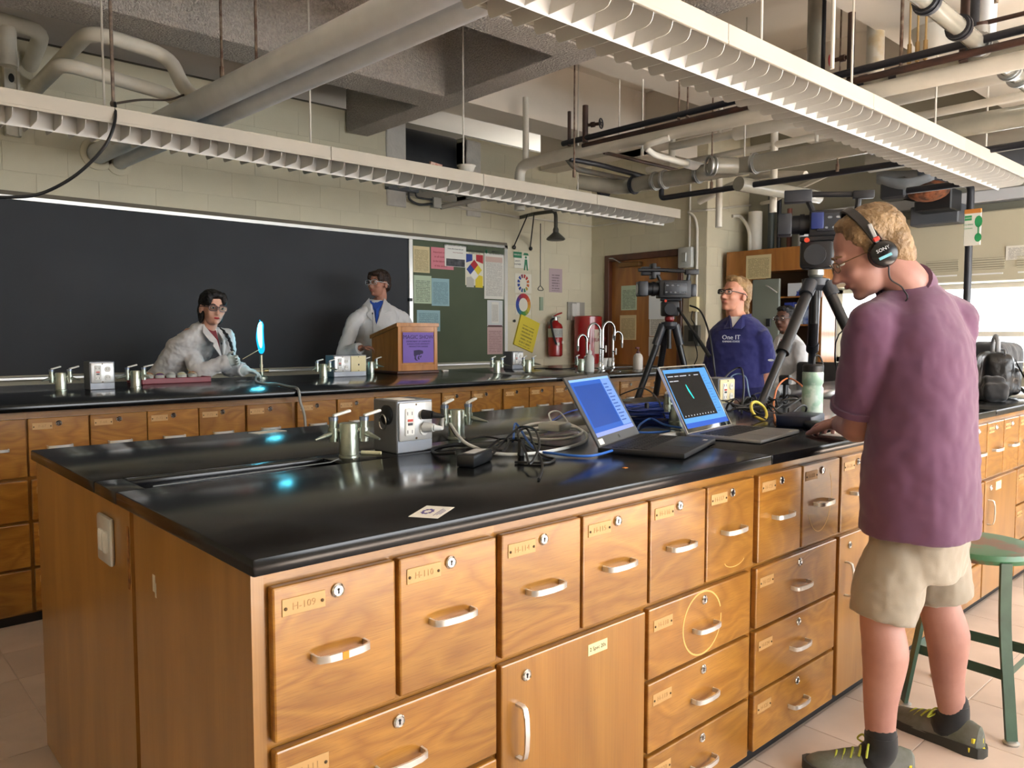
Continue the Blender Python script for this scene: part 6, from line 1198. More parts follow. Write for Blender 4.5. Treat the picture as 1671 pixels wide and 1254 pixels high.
# ------------------------------------------------------------------ woman behind the lectern
WYp = 5.68; hc = gy(618, 463, WYp); base = V((hc.x, WYp+0.02, 0)); neck = V((hc.x+0.0, WYp+0.03, hc.z-0.135)); fa = math.atan2(-_fw.y, -_fw.x)+0.12
ls = gy(657, 517, WYp+0.02); rs = gy(579, 519, WYp+0.02); f0 = V((math.cos(fa), math.sin(fa), 0)); 
re_ = gy(560, 578, WYp-0.02); rw_ = gy(590, 568, 5.47); le_ = gy(688, 572, WYp-0.05); lw_ = gy(650, 575, 5.5)
pel = V((hc.x-0.0, WYp+0.05, 0.93))
arms = [(rs, re_, rw_, V((0.7, -0.7, 0.05)), V((0, 0, -1)), 0.5, 1), (ls, le_, lw_, V((-0.7, -0.7, 0.05)), V((0, 0, -1)), 0.5, -1)]
t, Mh, f, l = bust('woman in white coat and blue top standing behind the lectern', base, fa, hc, -_fw*0.86-_rt*0.5, Z_, 0.98, neck, ls, rs, arms, skin('tan_skin', 'b4806a', 'a66f5a'), pel, 0.92, female=True)
coat(t, base, f, l, neck, pel, ls, rs, arms, COAT, wsc=0.98); lapel(t, base, f, l, neck+Z_*0.01, COAT, cloth('blue_top', '1f4fb0', 0.05), 0.10, 0.20, 0.06)
MIC(t, neck+f*0.14-Z_*0.12+l*-0.03-base); face_bits(t, base, Mh, 0.98, '3a2a20', '3a2a20', 'a05a52')
c = MB(); ells(c, Mh, 0.98, [((-0.026, 0, 0.042), (0.097, 0.083, 0.086)), ((-0.07, 0, -0.005), (0.05, 0.074, 0.07)), ((0.055, 0.02, 0.078), (0.042, 0.05, 0.03)), ((0.05, -0.045, 0.055), (0.035, 0.028, 0.045)), ((0.04, 0.06, 0.045), (0.04, 0.02, 0.045))])
skinned(c, 'hair', hairmat('dark_brown_hair', '3a2418', '23150e'), t, base, 0.006, 3, [(0.012, 0.02, 'CLOUDS')])
glasses(Mh, 1.0, 'clear safety glasses on the woman behind the lectern', M('clear_rim', 'c9d0d2', 0.2), 0.019, 0.029, 0.0022)
# ------------------------------------------------------------------ woman at the burner
HY = 5.20; hc = gy(347, 503, HY); base = V((hc.x-0.12, 5.62, 0)); neck = gy(331, 529, 5.28); fa = math.radians(-62)
ls = gy(369, 547, 5.28); rs = gy(302, 551, 5.42); le_ = gy(372, 600, 5.30); lw_ = gy(398, 604, 5.18); re_ = gy(325, 606, 5.22); rw_ = gy(374, 590, 5.12)
le_.z = max(le_.z, T2+0.06); lw_.z = max(lw_.z, T2+0.05); re_.z = max(re_.z, T2+0.06)
pel = V((base.x-0.05, 5.60, 0.95))
GLOVE = M('white_nitrile_glove', 'cfdcdc', 0.45)
arms = [(rs, re_, rw_, None, None, 0, 1), (ls, le_, lw_, None, None, 0, 1)]
t, Mh, f, l = bust('woman in white coat and red top leaning to the burner flame', base, fa, hc, _rt*0.62-_fw*0.72-Z_*0.10, Z_+_rt*0.10, 0.98, neck, ls, rs, arms, skin('fair_skin', 'd9ab94', 'cf9a84'), pel, 0.92, female=True)
c = MB()
loft(c, [(V((base.x-0.05, 5.62, 0.75)), l*0.20, f*0.15), (pel, l*0.185, f*0.145), (pel*0.55+neck*0.45-Z_*0.02, l*0.18, f*0.14), (pel*0.25+neck*0.75-Z_*0.02, l*0.175, f*0.13), (pel*0.08+neck*0.92-Z_*0.02, l*0.12, f*0.09), (neck, l*0.066, f*0.06)])
for sh_, el, wr, *_ in arms: limb(c, [sh_*0.85+neck*0.15-Z_*0.03, sh_-Z_*0.01, sh_*0.5+el*0.5, el, el*0.5+wr*0.5, wr], [0.056, 0.060, 0.058, 0.056, 0.052, 0.050], flat=True); c.cap(neck-Z_*0.03, 0.05, sh_-Z_*0.006, 0.052)
skinned(c, 'lab_coat', COAT, t, base, 0.007, 4, [(0.022, 0.09, 'CLOUDS'), (0.010, 0.03, 'CLOUDS')])
lapel(t, base, f, l, neck-Z_*0.005+f*0.02, COAT, cloth('red_top', '7d1420', 0.08), 0.075, 0.20, 0.048, lean=0.02)
MIC(t, neck+f*0.15-Z_*0.13-base); face_bits(t, base, Mh, 0.98, '2a1c14', '1c1512', 'a01c26')
g = MB(); wr2 = rw_; hand(g, rw_-(_rt*0.02), _rt*0.9+Z_*0.12-_fw*0.1, -Z_*0.3-_fw*0.9, 0.75, 0.95, 1); limb(g, [rw_-_rt*0.03, rw_+_rt*0.01], [0.036, 0.034]); skinned(g, 'glove', GLOVE, t, base, 0.005, 3)
g = MB(); hand(g, lw_-_rt*0.01, _rt*0.9+_fw*0.2-Z_*0.1, -Z_, 0.4, 0.95, -1); limb(g, [lw_-_rt*0.02, lw_+_rt*0.01], [0.034, 0.033]); skinned(g, 'glove', GLOVE, t, base, 0.005, 3)
c = MB(); ells(c, Mh, 0.98, [((-0.028, 0, 0.040), (0.098, 0.085, 0.090)), ((-0.065, 0, -0.02), (0.055, 0.078, 0.08)), ((0.052, 0.0, 0.088), (0.046, 0.060, 0.028)), ((0.05, 0.05, 0.06), (0.038, 0.025, 0.05)), ((0.05, -0.05, 0.06), (0.038, 0.025, 0.05)), ((-0.03, 0.062, -0.06), (0.03, 0.02, 0.05)), ((-0.03, -0.062, -0.06), (0.03, 0.02, 0.05))])
p0 = Mh @ V((-0.03, 0.05, -0.09)); pb = [p0, neck+l*0.075+f*0.03, neck+l*0.085+f*0.12-Z_*0.07, neck+l*0.085+f*0.165-Z_*0.17, neck+l*0.08+f*0.17-Z_*0.26]
P_ = spline(pb, 7); 
for k, p in enumerate(P_): r = 0.014*(1-0.35*k/len(P_)); c.ell(p+l*(0.004*(-1)**k), (r*1.15, r*1.15, r*0.9), n=8, m=6)
skinned(c, 'hair', hairmat('black_hair', '141012', '080708'), t, base, 0.006, 3, [(0.010, 0.02, 'CLOUDS')])
glasses(Mh, 1.0, 'clear-framed glasses on the woman at the burner', M('dark_clear_rim', '6a5c60', 0.25), 0.018, 0.027, 0.0028)
sp0 = rw_+_rt*0.09+Z_*0.015; sp1 = bb_+V((-0.012, -0.0, 0.20))
tag(MB().cyl(sp0-V((0, 0, 0)), sp1, 0.0022, n=6).obj('wooden_splint', M('splint_wood', 'd2b98a', 0.7)), 'wooden splint held by the gloved hand into the flame', 'splint')
# ------------------------------------------------------------------ man in the navy polo behind the island
k_ = 5.35; hc = gd(1199, 481, k_); base = V((hc.x+0.03, hc.y+0.02, 0)); fa = math.radians(192)
neck = gd(1207, 517, k_+0.02); f0 = V((math.cos(fa), math.sin(fa), 0)); l0 = V((-f0.y, f0.x, 0))
ls = gd(1243, 550, k_-0.10); rs = gd(1170, 552, k_+0.10); le_ = gd(1251, 622, k_-0.04); lw_ = gd(1243, 695, k_-0.06); re_ = gd(1160, 626, k_+0.14); rw_ = gd(1168, 700, k_+0.12)
pel = V((neck.x, neck.y+0.03, 0.88))
arms = [(ls, le_, lw_, V((-0.2, 0, -1)), V((0, 1, 0)), 0.4, 1), (rs, re_, rw_, V((-0.2, 0, -1)), V((0, -1, 0)), 0.4, -1)]
t, Mh, f, l = bust('man in navy polo with dark glasses looking up behind the island', base, fa, hc, -_rt*0.80-_fw*0.55+Z_*0.12, Z_+_rt*0.12, 1.02, neck, ls, rs, arms, skin('pink_skin', 'd59a80', 'c98a70'), pel, 1.1)
NAVY = cloth('navy_polo_knit', '1d1f60', 0.12, 0.85, 700)
coat(t, base, f, l, neck, pel, ls, rs, [(a[0], a[1], a[2]) for a in arms], NAVY, 'polo_shirt', 1.16, 0.80, 1.15, slv=0.3)
n0 = neck-base
MB().add([n0+l*0.035+f*0.07, n0-l*0.035+f*0.07, n0+f*0.135-Z_*0.075], [(0, 1, 2)]).obj('undershirt', cloth('white_undershirt', 'd8d8d6', 0.03), t)
for s in (-1, 1):
    o = MB().add([n0+l*s*0.075-f*0.02+Z_*0.02, n0+l*s*0.095+f*0.03-Z_*0.02, n0+l*s*0.06+f*0.135-Z_*0.085, n0+l*s*0.008+f*0.145-Z_*0.08, n0+l*s*0.045+f*0.075+Z_*0.01], [(0, 1, 2, 3, 4)]).obj('collar', NAVY, t, smooth=0); m = o.modifiers.new('t', 'SOLIDIFY'); m.thickness = 0.008
WPR = M('white_print', 'd9dce4', 0.5)
pc = gd(1193, 551, k_-0.24); vx = (-f).cross(Z_)
ml = Matrix.Translation(pc-base) @ Matrix((l*-1 if False else Z_.cross(f), Z_, f)).transposed().to_4x4()
for (tx, sz, dz_) in (('One IT', 0.042, 0.0), ('KANSAS STATE', 0.017, -0.027)):
    o = put('lettering', text_mesh(tx, sz, 0.002), WPR, t); o.matrix_local = ml @ Matrix.Translation((0, dz_, 0))
o = put('cap_logo', MB().poly([(0.02*math.cos(a*PI/6), 0.008*math.sin(a*PI/6)) for a in range(12)], 0, 0.002).mesh('sleeve_logo', 0), WPR, t, gd(1258, 588, k_-0.22)-base, (PI/2, 0, fa+PI/2))
face_bits(t, base, Mh, 1.02, '3a4650', 'a8845a', 'b8746a')
c = MB(); ells(c, Mh, 1.02, [((-0.030, 0, 0.050), (0.096, 0.082, 0.080)), ((-0.070, 0, 0.0), (0.050, 0.076, 0.075)), ((-0.080, 0, -0.065), (0.042, 0.066, 0.05)), ((-0.095, 0, -0.105), (0.035, 0.06, 0.025)), ((0.040, 0, 0.098), (0.042, 0.060, 0.024))])
skinned(c, 'hair', hairmat('blond_hair', 'ab8a5c', '7d6040'), t, base, 0.006, 3, [(0.014, 0.03, 'CLOUDS')])
glasses(Mh, 1.04, 'black-rimmed glasses on the man in the navy polo', BLACKP, 0.015, 0.026, 0.0026)
# ------------------------------------------------------------------ woman seated by the tall cabinet
k_ = 6.85; hc = gd(1281, 521, k_); base = V((hc.x+0.05, hc.y, 0)); fa = math.radians(185); neck = gd(1285, 545, k_+0.02); pel = V((neck.x+0.12, neck.y, 0.52))
ls = gd(1304, 565, k_-0.08); rs = gd(1268, 566, k_+0.1); le_ = gd(1308, 610, k_-0.12); lw_ = gd(1280, 632, k_-0.25); re_ = gd(1262, 612, k_); rw_ = gd(1268, 634, k_-0.2)
arms = [(ls, le_, lw_, V((-1, 0, -0.1)), -Z_, 0.4, 1), (rs, re_, rw_, V((-1, 0, -0.1)), -Z_, 0.4, -1)]
t, Mh, f, l = bust('woman in white coat seated in the corner behind the tripod leg', base, fa, hc, -_rt*0.75-_fw*0.6, Z_, 0.97, neck, ls, rs, arms, skin('brown_skin', '6e4735', '5c3929'), pel, 0.92, legs=False, female=True)
coat(t, base, f, l, neck, pel, ls, rs, arms, COAT, wsc=0.98, low=0.44); lapel(t, base, f, l, neck, COAT, cloth('dark_red_top', '8a1a24', 0.08), 0.085, 0.19, 0.05)
lg = MB()
for s in (-1, 1): limb(lg, [pel+l*s*0.09, pel+l*s*0.10+f*0.42, pel+l*s*0.10+f*0.45-Z_*0.45], [0.085, 0.07, 0.05])
skinned(lg, 'trousers', cloth('dark_trousers', '23242c', 0.1), t, base, 0.01, 3)
face_bits(t, base, Mh, 0.97, '1a1210', '1a1210', '6a3030')
c = MB(); ells(c, Mh, 0.97, [((-0.026, 0, 0.040), (0.098, 0.084, 0.088)), ((-0.07, 0, -0.02), (0.05, 0.078, 0.08)), ((0.045, 0, 0.088), (0.045, 0.058, 0.026)), ((-0.08, 0, -0.10), (0.045, 0.06, 0.07))])
skinned(c, 'hair', hairmat('black_hair', '141012', '080708'), t, base, 0.006, 3, [(0.010, 0.02, 'CLOUDS')])
glasses(Mh, 1.0, 'clear safety glasses on the seated woman', M('smoky_rim', '6a6c6e', 0.2), 0.018, 0.028, 0.0018)
ch = thing('office_chair', 'dark office chair under the seated woman in the corner', 'chair', (pel.x, pel.y, 0))
MB().rb(-0.22, 0.22, -0.22, 0.22, 0.38, 0.435, 0.02, 2).obj('seat', DARKP, ch); MB().rb(0.2, 0.25, -0.2, 0.2, 0.50, 0.85, 0.02, 2).obj('backrest', DARKP, ch); MB().cyl((0, 0, 0.06), (0, 0, 0.40), 0.025).obj('column', STEEL, ch); MB().cyl((0.23, 0, 0.4), (0.23, 0, 0.6), 0.02).obj('back_post', STEEL, ch)
for k in range(5): a = 2*PI*k/5; MB().cyl((0, 0, 0.08), (0.26*math.cos(a), 0.26*math.sin(a), 0.05), 0.018, 0.012).ell((0.26*math.cos(a), 0.26*math.sin(a), 0.028), (0.026, 0.026, 0.028), n=10, m=8).obj('caster_leg', BLACKP, ch)
# ================================================================== LOOSE THINGS ON AND AROUND THE ISLAND
def emis(name, c, e=1.0):
    if name in MATS: return MATS[name]
    m = bpy.data.materials.new(name); m.use_nodes = True; b = m.node_tree.nodes['Principled BSDF']; b.inputs['Base Color'].default_value = (0.01, 0.01, 0.01, 1); b.inputs['Roughness'].default_value = 0.25; b.inputs['Specular IOR Level'].default_value = 0.15
    b.inputs['Emission Color'].default_value = lin(c); b.inputs['Emission Strength'].default_value = e; MATS[name] = m; return m
def laptop(loc, rz, w_, d_, hs, tilt, body, lidm, keym, label, thick=0.018):
    t = thing('laptop', label, 'laptop', loc, rz)
    MB().rb(-w_/2, w_/2, -d_/2, d_/2, 0.002, thick, 0.004, 2).obj('base', body, t)
    kb = MB()
    for r in range(5):
        for c in range(14): x = -w_*0.41+c*w_*0.82/13; y = d_*0.32-r*d_*0.085; kb.bx(x-w_*0.026, x+w_*0.026, y-d_*0.033, y+d_*0.033, thick, thick+0.0015)
    o = kb.obj('keyboard', keym, t, smooth=0); o['kind'] = 'stuff'
    MB().rb(-0.055, 0.055, -d_*0.42, -d_*0.14, thick-0.0005, thick+0.0006, 0.0004).obj('touchpad', body, t)
    lid = MB().rb(-w_/2, w_/2, -0.004, 0.003, 0, hs, 0.003, 2).obj('lid', lidm, t, (0, d_/2-0.004, thick-0.002), (-tilt, 0, 0))
    MB().cyl((-w_*0.42, d_/2-0.002, thick-0.002), (w_*0.42, d_/2-0.002, thick-0.002), 0.006).obj('hinge', BLACKP, t)
    return t, lid
def scr(lid, nm, x0, x1, z0, z1, mat, y=-0.0046): return MB().bx(x0, x1, y, y+0.0004, z0, z1).obj(nm, mat, lid, smooth=0)
L1, lid = laptop((1.945, 1.46, T1), math.radians(20), 0.37, 0.26, 0.235, math.radians(30), M('charcoal_laptop', '1c1d20', 0.45), M('grey_bezel', '4a4b4c', 0.5), M('black_keys', '0e0f11', 0.5), 'dark grey laptop with a blue screen on the island')
scr(lid, 'display', -0.165, 0.165, 0.03, 0.222, emis('screen_blue', '2f68d0', 0.8)); scr(lid, 'side_pane', 0.085, 0.163, 0.045, 0.214, emis('screen_pale_blue', '7fa4e8', 0.9), -0.005); scr(lid, 'title_bar', -0.165, 0.165, 0.214, 0.222, emis('screen_sky', '8fbcf5', 1.0), -0.005); scr(lid, 'task_bar', -0.165, 0.165, 0.03, 0.043, emis('screen_lilac', '98a8e8', 0.9), -0.005)
scr(lid, 'dim_window', -0.15, 0.075, 0.06, 0.20, emis('screen_mid_blue', '2758b8', 0.7), -0.005)
for k in range(12): scr(lid, 'text_row', 0.092, 0.092+0.03+0.035*random.random(), 0.06+k*0.012, 0.064+k*0.012, emis('screen_text', '4a70c8', 0.7), -0.0053)
scr(lid, 'asset_sticker', -0.172, -0.135, 0.006, 0.024, PAPER); MB().lathe([(0.006, 0), (0.006, 0.0008), (0, 0.0008)], 16, mat=_R).obj('maker_badge', CHROME, lid, (-0.0, -0.0042, 0.015)); MB().cyl((0, -0.0046, 0.229), (0, -0.004, 0.229), 0.002).obj('webcam', BLACKP, lid)
MB().bx(0.115, 0.135, -0.118, -0.105, 0.0181, 0.0186).obj('sticker', PAPER, L1, smooth=0)
L2, lid = laptop((2.405, 1.445, T1), math.radians(8.5), 0.355, 0.26, 0.248, math.radians(27), M('space_grey_laptop', '9fa0a2', 0.35, metal=0.7), M('black_glass_bezel', '08090b', 0.08), M('black_keys', '0e0f11', 0.5), 'silver laptop showing the flame video on the island', 0.015)
MB().band([(-0.1775, -0.0005, 0), (0.1775, -0.0005, 0), (0.1775, -0.0005, 0.248), (-0.1775, -0.0005, 0.248)], [V((-.0016, 0, -.0016)), V((.0016, 0, -.0016)), V((.0016, 0, .0016)), V((-.0016, 0, .0016))], V((0, 0.004, 0)), closed=True).obj('lid_rim', ALU, lid)
scr(lid, 'display', -0.165, 0.165, 0.016, 0.236, emis('screen_light_blue', '5aa4ec', 0.9)); scr(lid, 'video_window', -0.16, 0.105, 0.052, 0.222, emis('screen_black', '07080e', 0.6), -0.005); scr(lid, 'lower_bar', -0.165, 0.165, 0.016, 0.034, emis('screen_deep_blue', '2f66d8', 0.8), -0.005)
for (x, z, w2) in ((-0.15, 0.208, 0.04), (-0.10, 0.208, 0.03), (-0.06, 0.208, 0.05), (0.01, 0.208, 0.012), (0.05, 0.208, 0.035), (-0.15, 0.19, 0.025), (-0.12, 0.19, 0.035)): scr(lid, 'screen_caption', x, x+w2, z, z+0.003, emis('screen_white', 'e8ecf5', 0.8), -0.0053)
for k in range(11): scr(lid, 'screen_icon', -0.145+k*0.022, -0.140+k*0.022, 0.058, 0.062, emis('screen_white', 'e8ecf5', 0.8), -0.0053)
for k in range(14): scr(lid, 'text_row', 0.115, 0.125+0.03*random.random(), 0.06+k*0.011, 0.0625+k*0.011, emis('screen_row', '4a86d0', 0.8), -0.0053)
MB().band([(-0.045, -0.0056, 0.175), (-0.040, -0.0056, 0.15), (-0.028, -0.0056, 0.12)], [V((0.002, 0, 0)), V((0.005, 0, 0)), V((0.003, 0, 0))], V((0, 0.0002, 0))).obj('video_flame', emis('screen_cyan', '22e0d8', 1.2), lid, smooth=0)
MB().bx(0.09, 0.12, -0.127, -0.119, 0.0151, 0.0156).obj('sticker', PAPER, L2, smooth=0)
# --- chargers, cables
gC = None
def cable(name, label, pts, r, mat, cat='cable', k=7, closed=False): return tag(MB().tube(spline(pts, k, closed), r, 8, closed=closed).obj(name, mat), label, cat)
def on(x, y, h=0.0): p = gz(x, y, T1); p.z = T1+h; return p
WC = M('white_cable', 'd6d9d8', 0.45); BC = M('blue_cable', '1d3f9a', 0.45); BC2 = M('bright_blue_cable', '2f6ac4', 0.45); OC = M('orange_cable', 'd8804a', 0.5); YC = M('yellow_cable', 'd2c04a', 0.5)
sbx = IB.location
p1 = V((sbx.x+(b1.x-sbx.x) if False else gy(694, 676, sbx.y-0.02).x, sbx.y-0.01, gy(690, 676, sbx.y).z)); p2 = V((gy(690, 697, sbx.y).x, sbx.y-0.01, gy(690, 697, sbx.y).z))
t = thing('charger_cord', 'white charger cord plugged into the large steel socket box', 'cord', p2)
MB().cyl((0, 0, 0), (0.012, -0.03, 0), 0.017, 0.012, n=14).cyl((0.012, -0.03, 0), (0.03, -0.045, -0.002), 0.010, 0.006).obj('plug', WC, t)
MB().tube(spline([V((0.03, -0.045, -0.002)), on(725, 710, 0.07)-p2, on(750, 730, 0.03)-p2, on(775, 737, 0.012)-p2, on(815, 744, 0.005)-p2, on(880, 742, 0.005)-p2, on(945, 728, 0.006)-p2, on(958, 715, 0.008)-p2, on(940, 708, 0.02)-p2, on(900, 706, 0.02)-p2, on(862, 710, 0.018)-p2, on(850, 716, 0.014)-p2, on(875, 722, 0.01)-p2, on(925, 721, 0.01)-p2, on(950, 712, 0.014)-p2, on(925, 703, 0.024)-p2, on(875, 703, 0.026)-p2, on(848, 710, 0.02)-p2, on(862, 716, 0.02)-p2, on(893, 716, 0.024)-p2], 7), 0.0052, 8).obj('cord', WC, t)
t = thing('charger_cord', 'black charger cord plugged into the large steel socket box', 'cord', p1)
MB().cyl((0, 0, 0), (0.012, -0.03, 0.0), 0.015, 0.012, n=14).cyl((0.012, -0.03, 0), (0.035, -0.05, -0.004), 0.010, 0.006).obj('plug', RUBBER, t)
MB().tube(spline([V((0.035, -0.05, -0.004)), on(722, 700, 0.08)-p1, on(742, 722, 0.03)-p1, on(765, 727, 0.008)-p1, on(740, 728, 0.005)-p1, on(708, 735, 0.005)-p1, on(712, 744, 0.006)-p1, on(743, 746, 0.012)-p1], 7), 0.005, 8).obj('cord', RUBBER, t)
c = on(775, 757); t = thing('power_brick', 'black laptop power brick on the island beside the steel socket box', 'power brick', c, math.radians(28))
MB().rb(-0.068, 0.068, -0.026, 0.026, 0, 0.034, 0.006, 2).obj('case', M('black_brick', '16191d', 0.3), t); MB().bx(-0.04, 0.045, -0.015, 0.015, 0.034, 0.0344).obj('rating_label', printed('brick_label', 'b9bcbe', '3a3a40', 9), t, smooth=0)
c = on(905, 716); t = thing('power_brick', 'white laptop charger brick lying on the coiled white cord', 'power brick', c+V((0, 0, 0.028)), math.radians(15))
MB().rb(-0.042, 0.042, -0.042, 0.042, 0, 0.027, 0.007, 2).obj('case', M('pale_charger', 'c5cac4', 0.35), t); MB().tube(spline([(0.03, 0.03, 0.024), (0.05, 0.05, 0.05), (0.08, 0.03, 0.055), (0.09, 0.0, 0.02), (0.06, -0.02, 0.0)], 6), 0.003, 8).obj('lead', WC, t)
BKC = M('black_cable', '121214', 0.45)
cable('tangled_cable', 'black cord with loops tangled beside the power brick', [on(800, 752, .012), on(815, 740, .02), on(835, 728, .04), on(850, 722, .05), on(872, 733, .06), on(880, 757, .05), on(865, 770, .02), on(858, 757, .03), on(845, 735, .05), on(860, 726, .05), on(872, 745, .03), on(885, 762, .006), on(879, 785, .004)], 0.0035, BKC)
cable('tangled_cable', 'thin black cord looping behind the power brick', [on(795, 735, .004), on(815, 728, .02), on(830, 735, .03), on(822, 747, .02), on(808, 740, .02), on(825, 726, .012), on(845, 722, .006), on(870, 738, .006), on(890, 748, .004), on(905, 752, .004), on(890, 758, .004), on(840, 757, .004)], 0.0035, BKC)
cable('tangled_cable', 'black cord crossing under the white coil', [on(762, 722, .004), on(790, 718, .01), on(820, 720, .006), on(850, 718, .006), on(875, 728, .006), on(930, 732, .006), on(955, 722, .006)], 0.003, BKC)
o = on(850, 745); tag(MB().rb(-0.012, 0.012, -0.007, 0.007, 0, 0.05, 0.003).obj('cable_tie', RUBBER, None, o, (0, 0.1, 0.4)), 'black cable strap standing upright in the cord tangle', 'strap')
cable('network_cable', 'blue network cable running to the dark laptop edge', [on(838, 722, .012), on(842, 705, .03), on(870, 735, .008), on(905, 744, .006), on(960, 748, .006), on(1000, 742, .012), on(1012, 738, .016)], 0.0038, BC2)
cable('network_cable', 'dark blue cable rising behind the white charger toward the dark laptop', [on(890, 700, .006), on(900, 690, .006), on(925, 676, .006), on(960, 667, .008)], 0.0035, BC)
# coil of blue network cable
cc = on(1058, 683); cl_ = thing('cable_coil', 'coil of dark blue network cable between the two laptops', 'cable', cc)
for k in range(16):
    R0 = 0.085+0.05*random.random(); h = 0.006+0.045*random.random(); ox, oy = random.uniform(-.015, .015), random.uniform(-.012, .012); ph = random.random()*6
    MB().tube([V((ox+R0*1.15*math.cos(2*PI*j/28), oy+R0*math.sin(2*PI*j/28), h+0.006*math.sin(3*2*PI*j/28+ph))) for j in range(28)], 0.0042, 6, closed=True).obj('loop', BC if k % 3 else M('navy_cable', '142a6a', 0.45), cl_)
MB().rb(-0.01, 0.01, -0.006, 0.006, 0.03, 0.07, 0.003).obj('tie', RUBBER, cl_, (-0.05, -0.03, 0))
cable('network_cable', 'light blue cable bending beside the blue coil toward the white adapter', [on(1040, 704, .006), on(1046, 697, .012), on(1062, 692, .02), on(1085, 698, .01), on(1112, 702, .008)], 0.004, BC2)
cable('network_cable', 'blue cable lying in front of the blue coil', [on(1032, 708, .006), on(1055, 709, .006), on(1080, 709, .008), on(1092, 708, .009)], 0.004, BC2)
cable('tangled_cable', 'black cord arching over the blue coil', [on(1003, 652, .01), on(1025, 655, .05), on(1048, 664, .09), on(1070, 678, .08), on(1085, 690, .02)], 0.0035, BKC)
o = on(1112, 711); tag(MB().rb(-0.055, 0.055, -0.012, 0.012, 0, 0.014, 0.003, 2).obj('usb_adapter', WPLAS, None, V((2.19, 1.60, T1)), (0, 0, 0.15)), 'white adapter stick beside the silver laptop', 'adapter')
# cluttered heap between silver laptop and tripod
cable('orange_cable', 'orange cable arching up beside the water bottle', [on(1266, 694, .01), on(1262, 676, .03), on(1268, 662, .09), on(1285, 655, .12), on(1305, 660, .10), on(1318, 668, .06)], 0.0045, OC)
cable('yellow_cable', 'small yellow cable ring near the black box', [on(1238, 687, .006)+V((0.05*math.cos(a), 0.02*math.sin(a), 0.035+0.034*math.sin(a))) for a in [2*PI*k/10 for k in range(10)]], 0.0062, YC, closed=True)
for k in range(13):
    x = 1205+random.uniform(-8, 105); y = 676+random.uniform(-12, 14); R0 = random.uniform(0.05, 0.13); ph = random.random()*6; c = on(x, y)
    pts = [c+V((R0*math.cos(a)*1.2, R0*0.7*math.sin(a), 0.012+0.05*random.random())) for a in [ph+2*PI*j/9*0.85 for j in range(9)]]
    cable('tangled_cable', ['black cord loop in the heap behind the silver laptop', 'black cord loop in the heap near the tripod foot', 'black cord loop in the heap before the water bottle', 'black cord loop in the heap around the yellow ring'][k % 4] + ', ' + ['lowest', 'second', 'third', 'topmost'][k // 4]+' of its tangle', pts, random.choice((0.004, 0.005, 0.003)), BKC)
cable('blue_cable', 'pale blue cable arching behind the cream socket box', [on(1180, 655, .05), on(1195, 648, .12), on(1215, 650, .12), on(1222, 664, .06), on(1232, 672, .01)], 0.004, M('pale_blue_cable', '8fb2d8', 0.45))
cable('tangled_cable', 'stiff black cord arching right of the cream socket box', [on(1172, 660, .09), on(1190, 645, .13), on(1208, 642, .15), on(1213, 660, .10), on(1210, 680, .01)], 0.005, BKC)
c = on(1285, 652); t = thing('cable_bundle', 'grey sheathed cable bundle with a black connector near the bottle', 'cable', V((c.x, c.y, T1)), math.radians(20))
MB().tube(spline([(-0.05, 0, 0.10), (0.02, 0, 0.11), (0.12, 0.02, 0.105), (0.2, 0.04, 0.09)], 5), 0.013, 10).obj('sheath', GREYPL, t); MB().rb(-0.13, -0.05, -0.028, 0.028, 0.085, 0.135, 0.006).obj('connector', BLACKP, t); MB().tube(spline([(-0.05, 0.06, 0.03), (0.05, 0.07, 0.05), (0.16, 0.06, 0.04), (0.22, 0.04, 0.02)], 5), 0.03, 10).obj('cloth_wrap', M('grey_cloth_wrap', '8a8c8c', 0.8), t)
MB().cyl((-0.09, 0.0, 0.0), (-0.09, 0.0, 0.09), 0.012).cyl((0.15, 0.03, 0.0), (0.15, 0.03, 0.1), 0.012).obj('prop', BLACKP, t)
c = V((2.86, 1.475, T1)); t = thing('black_box_device', 'dark navy box device beside the hand of the man in purple', 'device', c, math.radians(12)); MB().rb(-0.10, 0.10, -0.065, 0.065, 0, 0.042, 0.006, 2).obj('case', M('dark_navy_plastic', '131a30', 0.4), t)
for k in range(6): MB().bx(-0.06+k*0.02, -0.048+k*0.02, -0.0655, -0.0645, 0.012, 0.024).obj('port', BLACKP, t, smooth=0)
c = V((2.70, 1.33, T1)); tag(MB().rb(-0.032, 0.032, -0.055, 0.055, 0, 0.03, 0.012, 3).obj('computer_mouse', BLACKP, None, V((2.755, 1.355, T1)), (0, 0, -0.6)), 'black mouse under the left hand of the man in purple', 'mouse')
tag(MB().bx(-0.1, 0.1, -0.07, 0.07, 0, 0.002).obj('paper_sheet', PAPER, None, V((2.72, 1.215, T1)), (0, 0, 0.1)), 'white paper at the counter edge beside the forearm of the man in purple', 'paper')
# stickers on the worktop
c = gz(705, 836, T1); o = thing('sticker', 'white sticker with purple print near the front edge of the island', 'sticker', (c.x, c.y, T1), math.radians(33))
MB().bx(-0.05, 0.05, -0.03, 0.03, 0, 0.0006).obj('sheet', PAPER, o, smooth=0); PRP = M('purple_ink', '4b3a86', 0.6)
for k in range(3): MB().bx(-0.03+0.006*k, 0.03-0.006*k, -0.014-0.0045*k, -0.0125-0.0045*k, 0.0006, 0.0008).obj('print_line', PRP, o, smooth=0)
for k in range(9):
    a = 2*PI*k/9; MB().poly([(0.018*math.cos(a)+0.006*math.cos(q), 0.009+0.009*math.sin(a)+0.0035*math.sin(q)) for q in [2*PI*j/7 for j in range(7)]], 0.0006, 0.0008).obj('print_petal', PRP, o, smooth=0)
c = gz(437, 705, T1); o = thing('sticker', 'small white card at the back edge of the island near the flame glow', 'sticker', (c.x, c.y, T1), 0.2); MB().bx(-0.06, 0.06, -0.03, 0.03, 0, 0.0006).obj('sheet', PAPER, o, smooth=0)
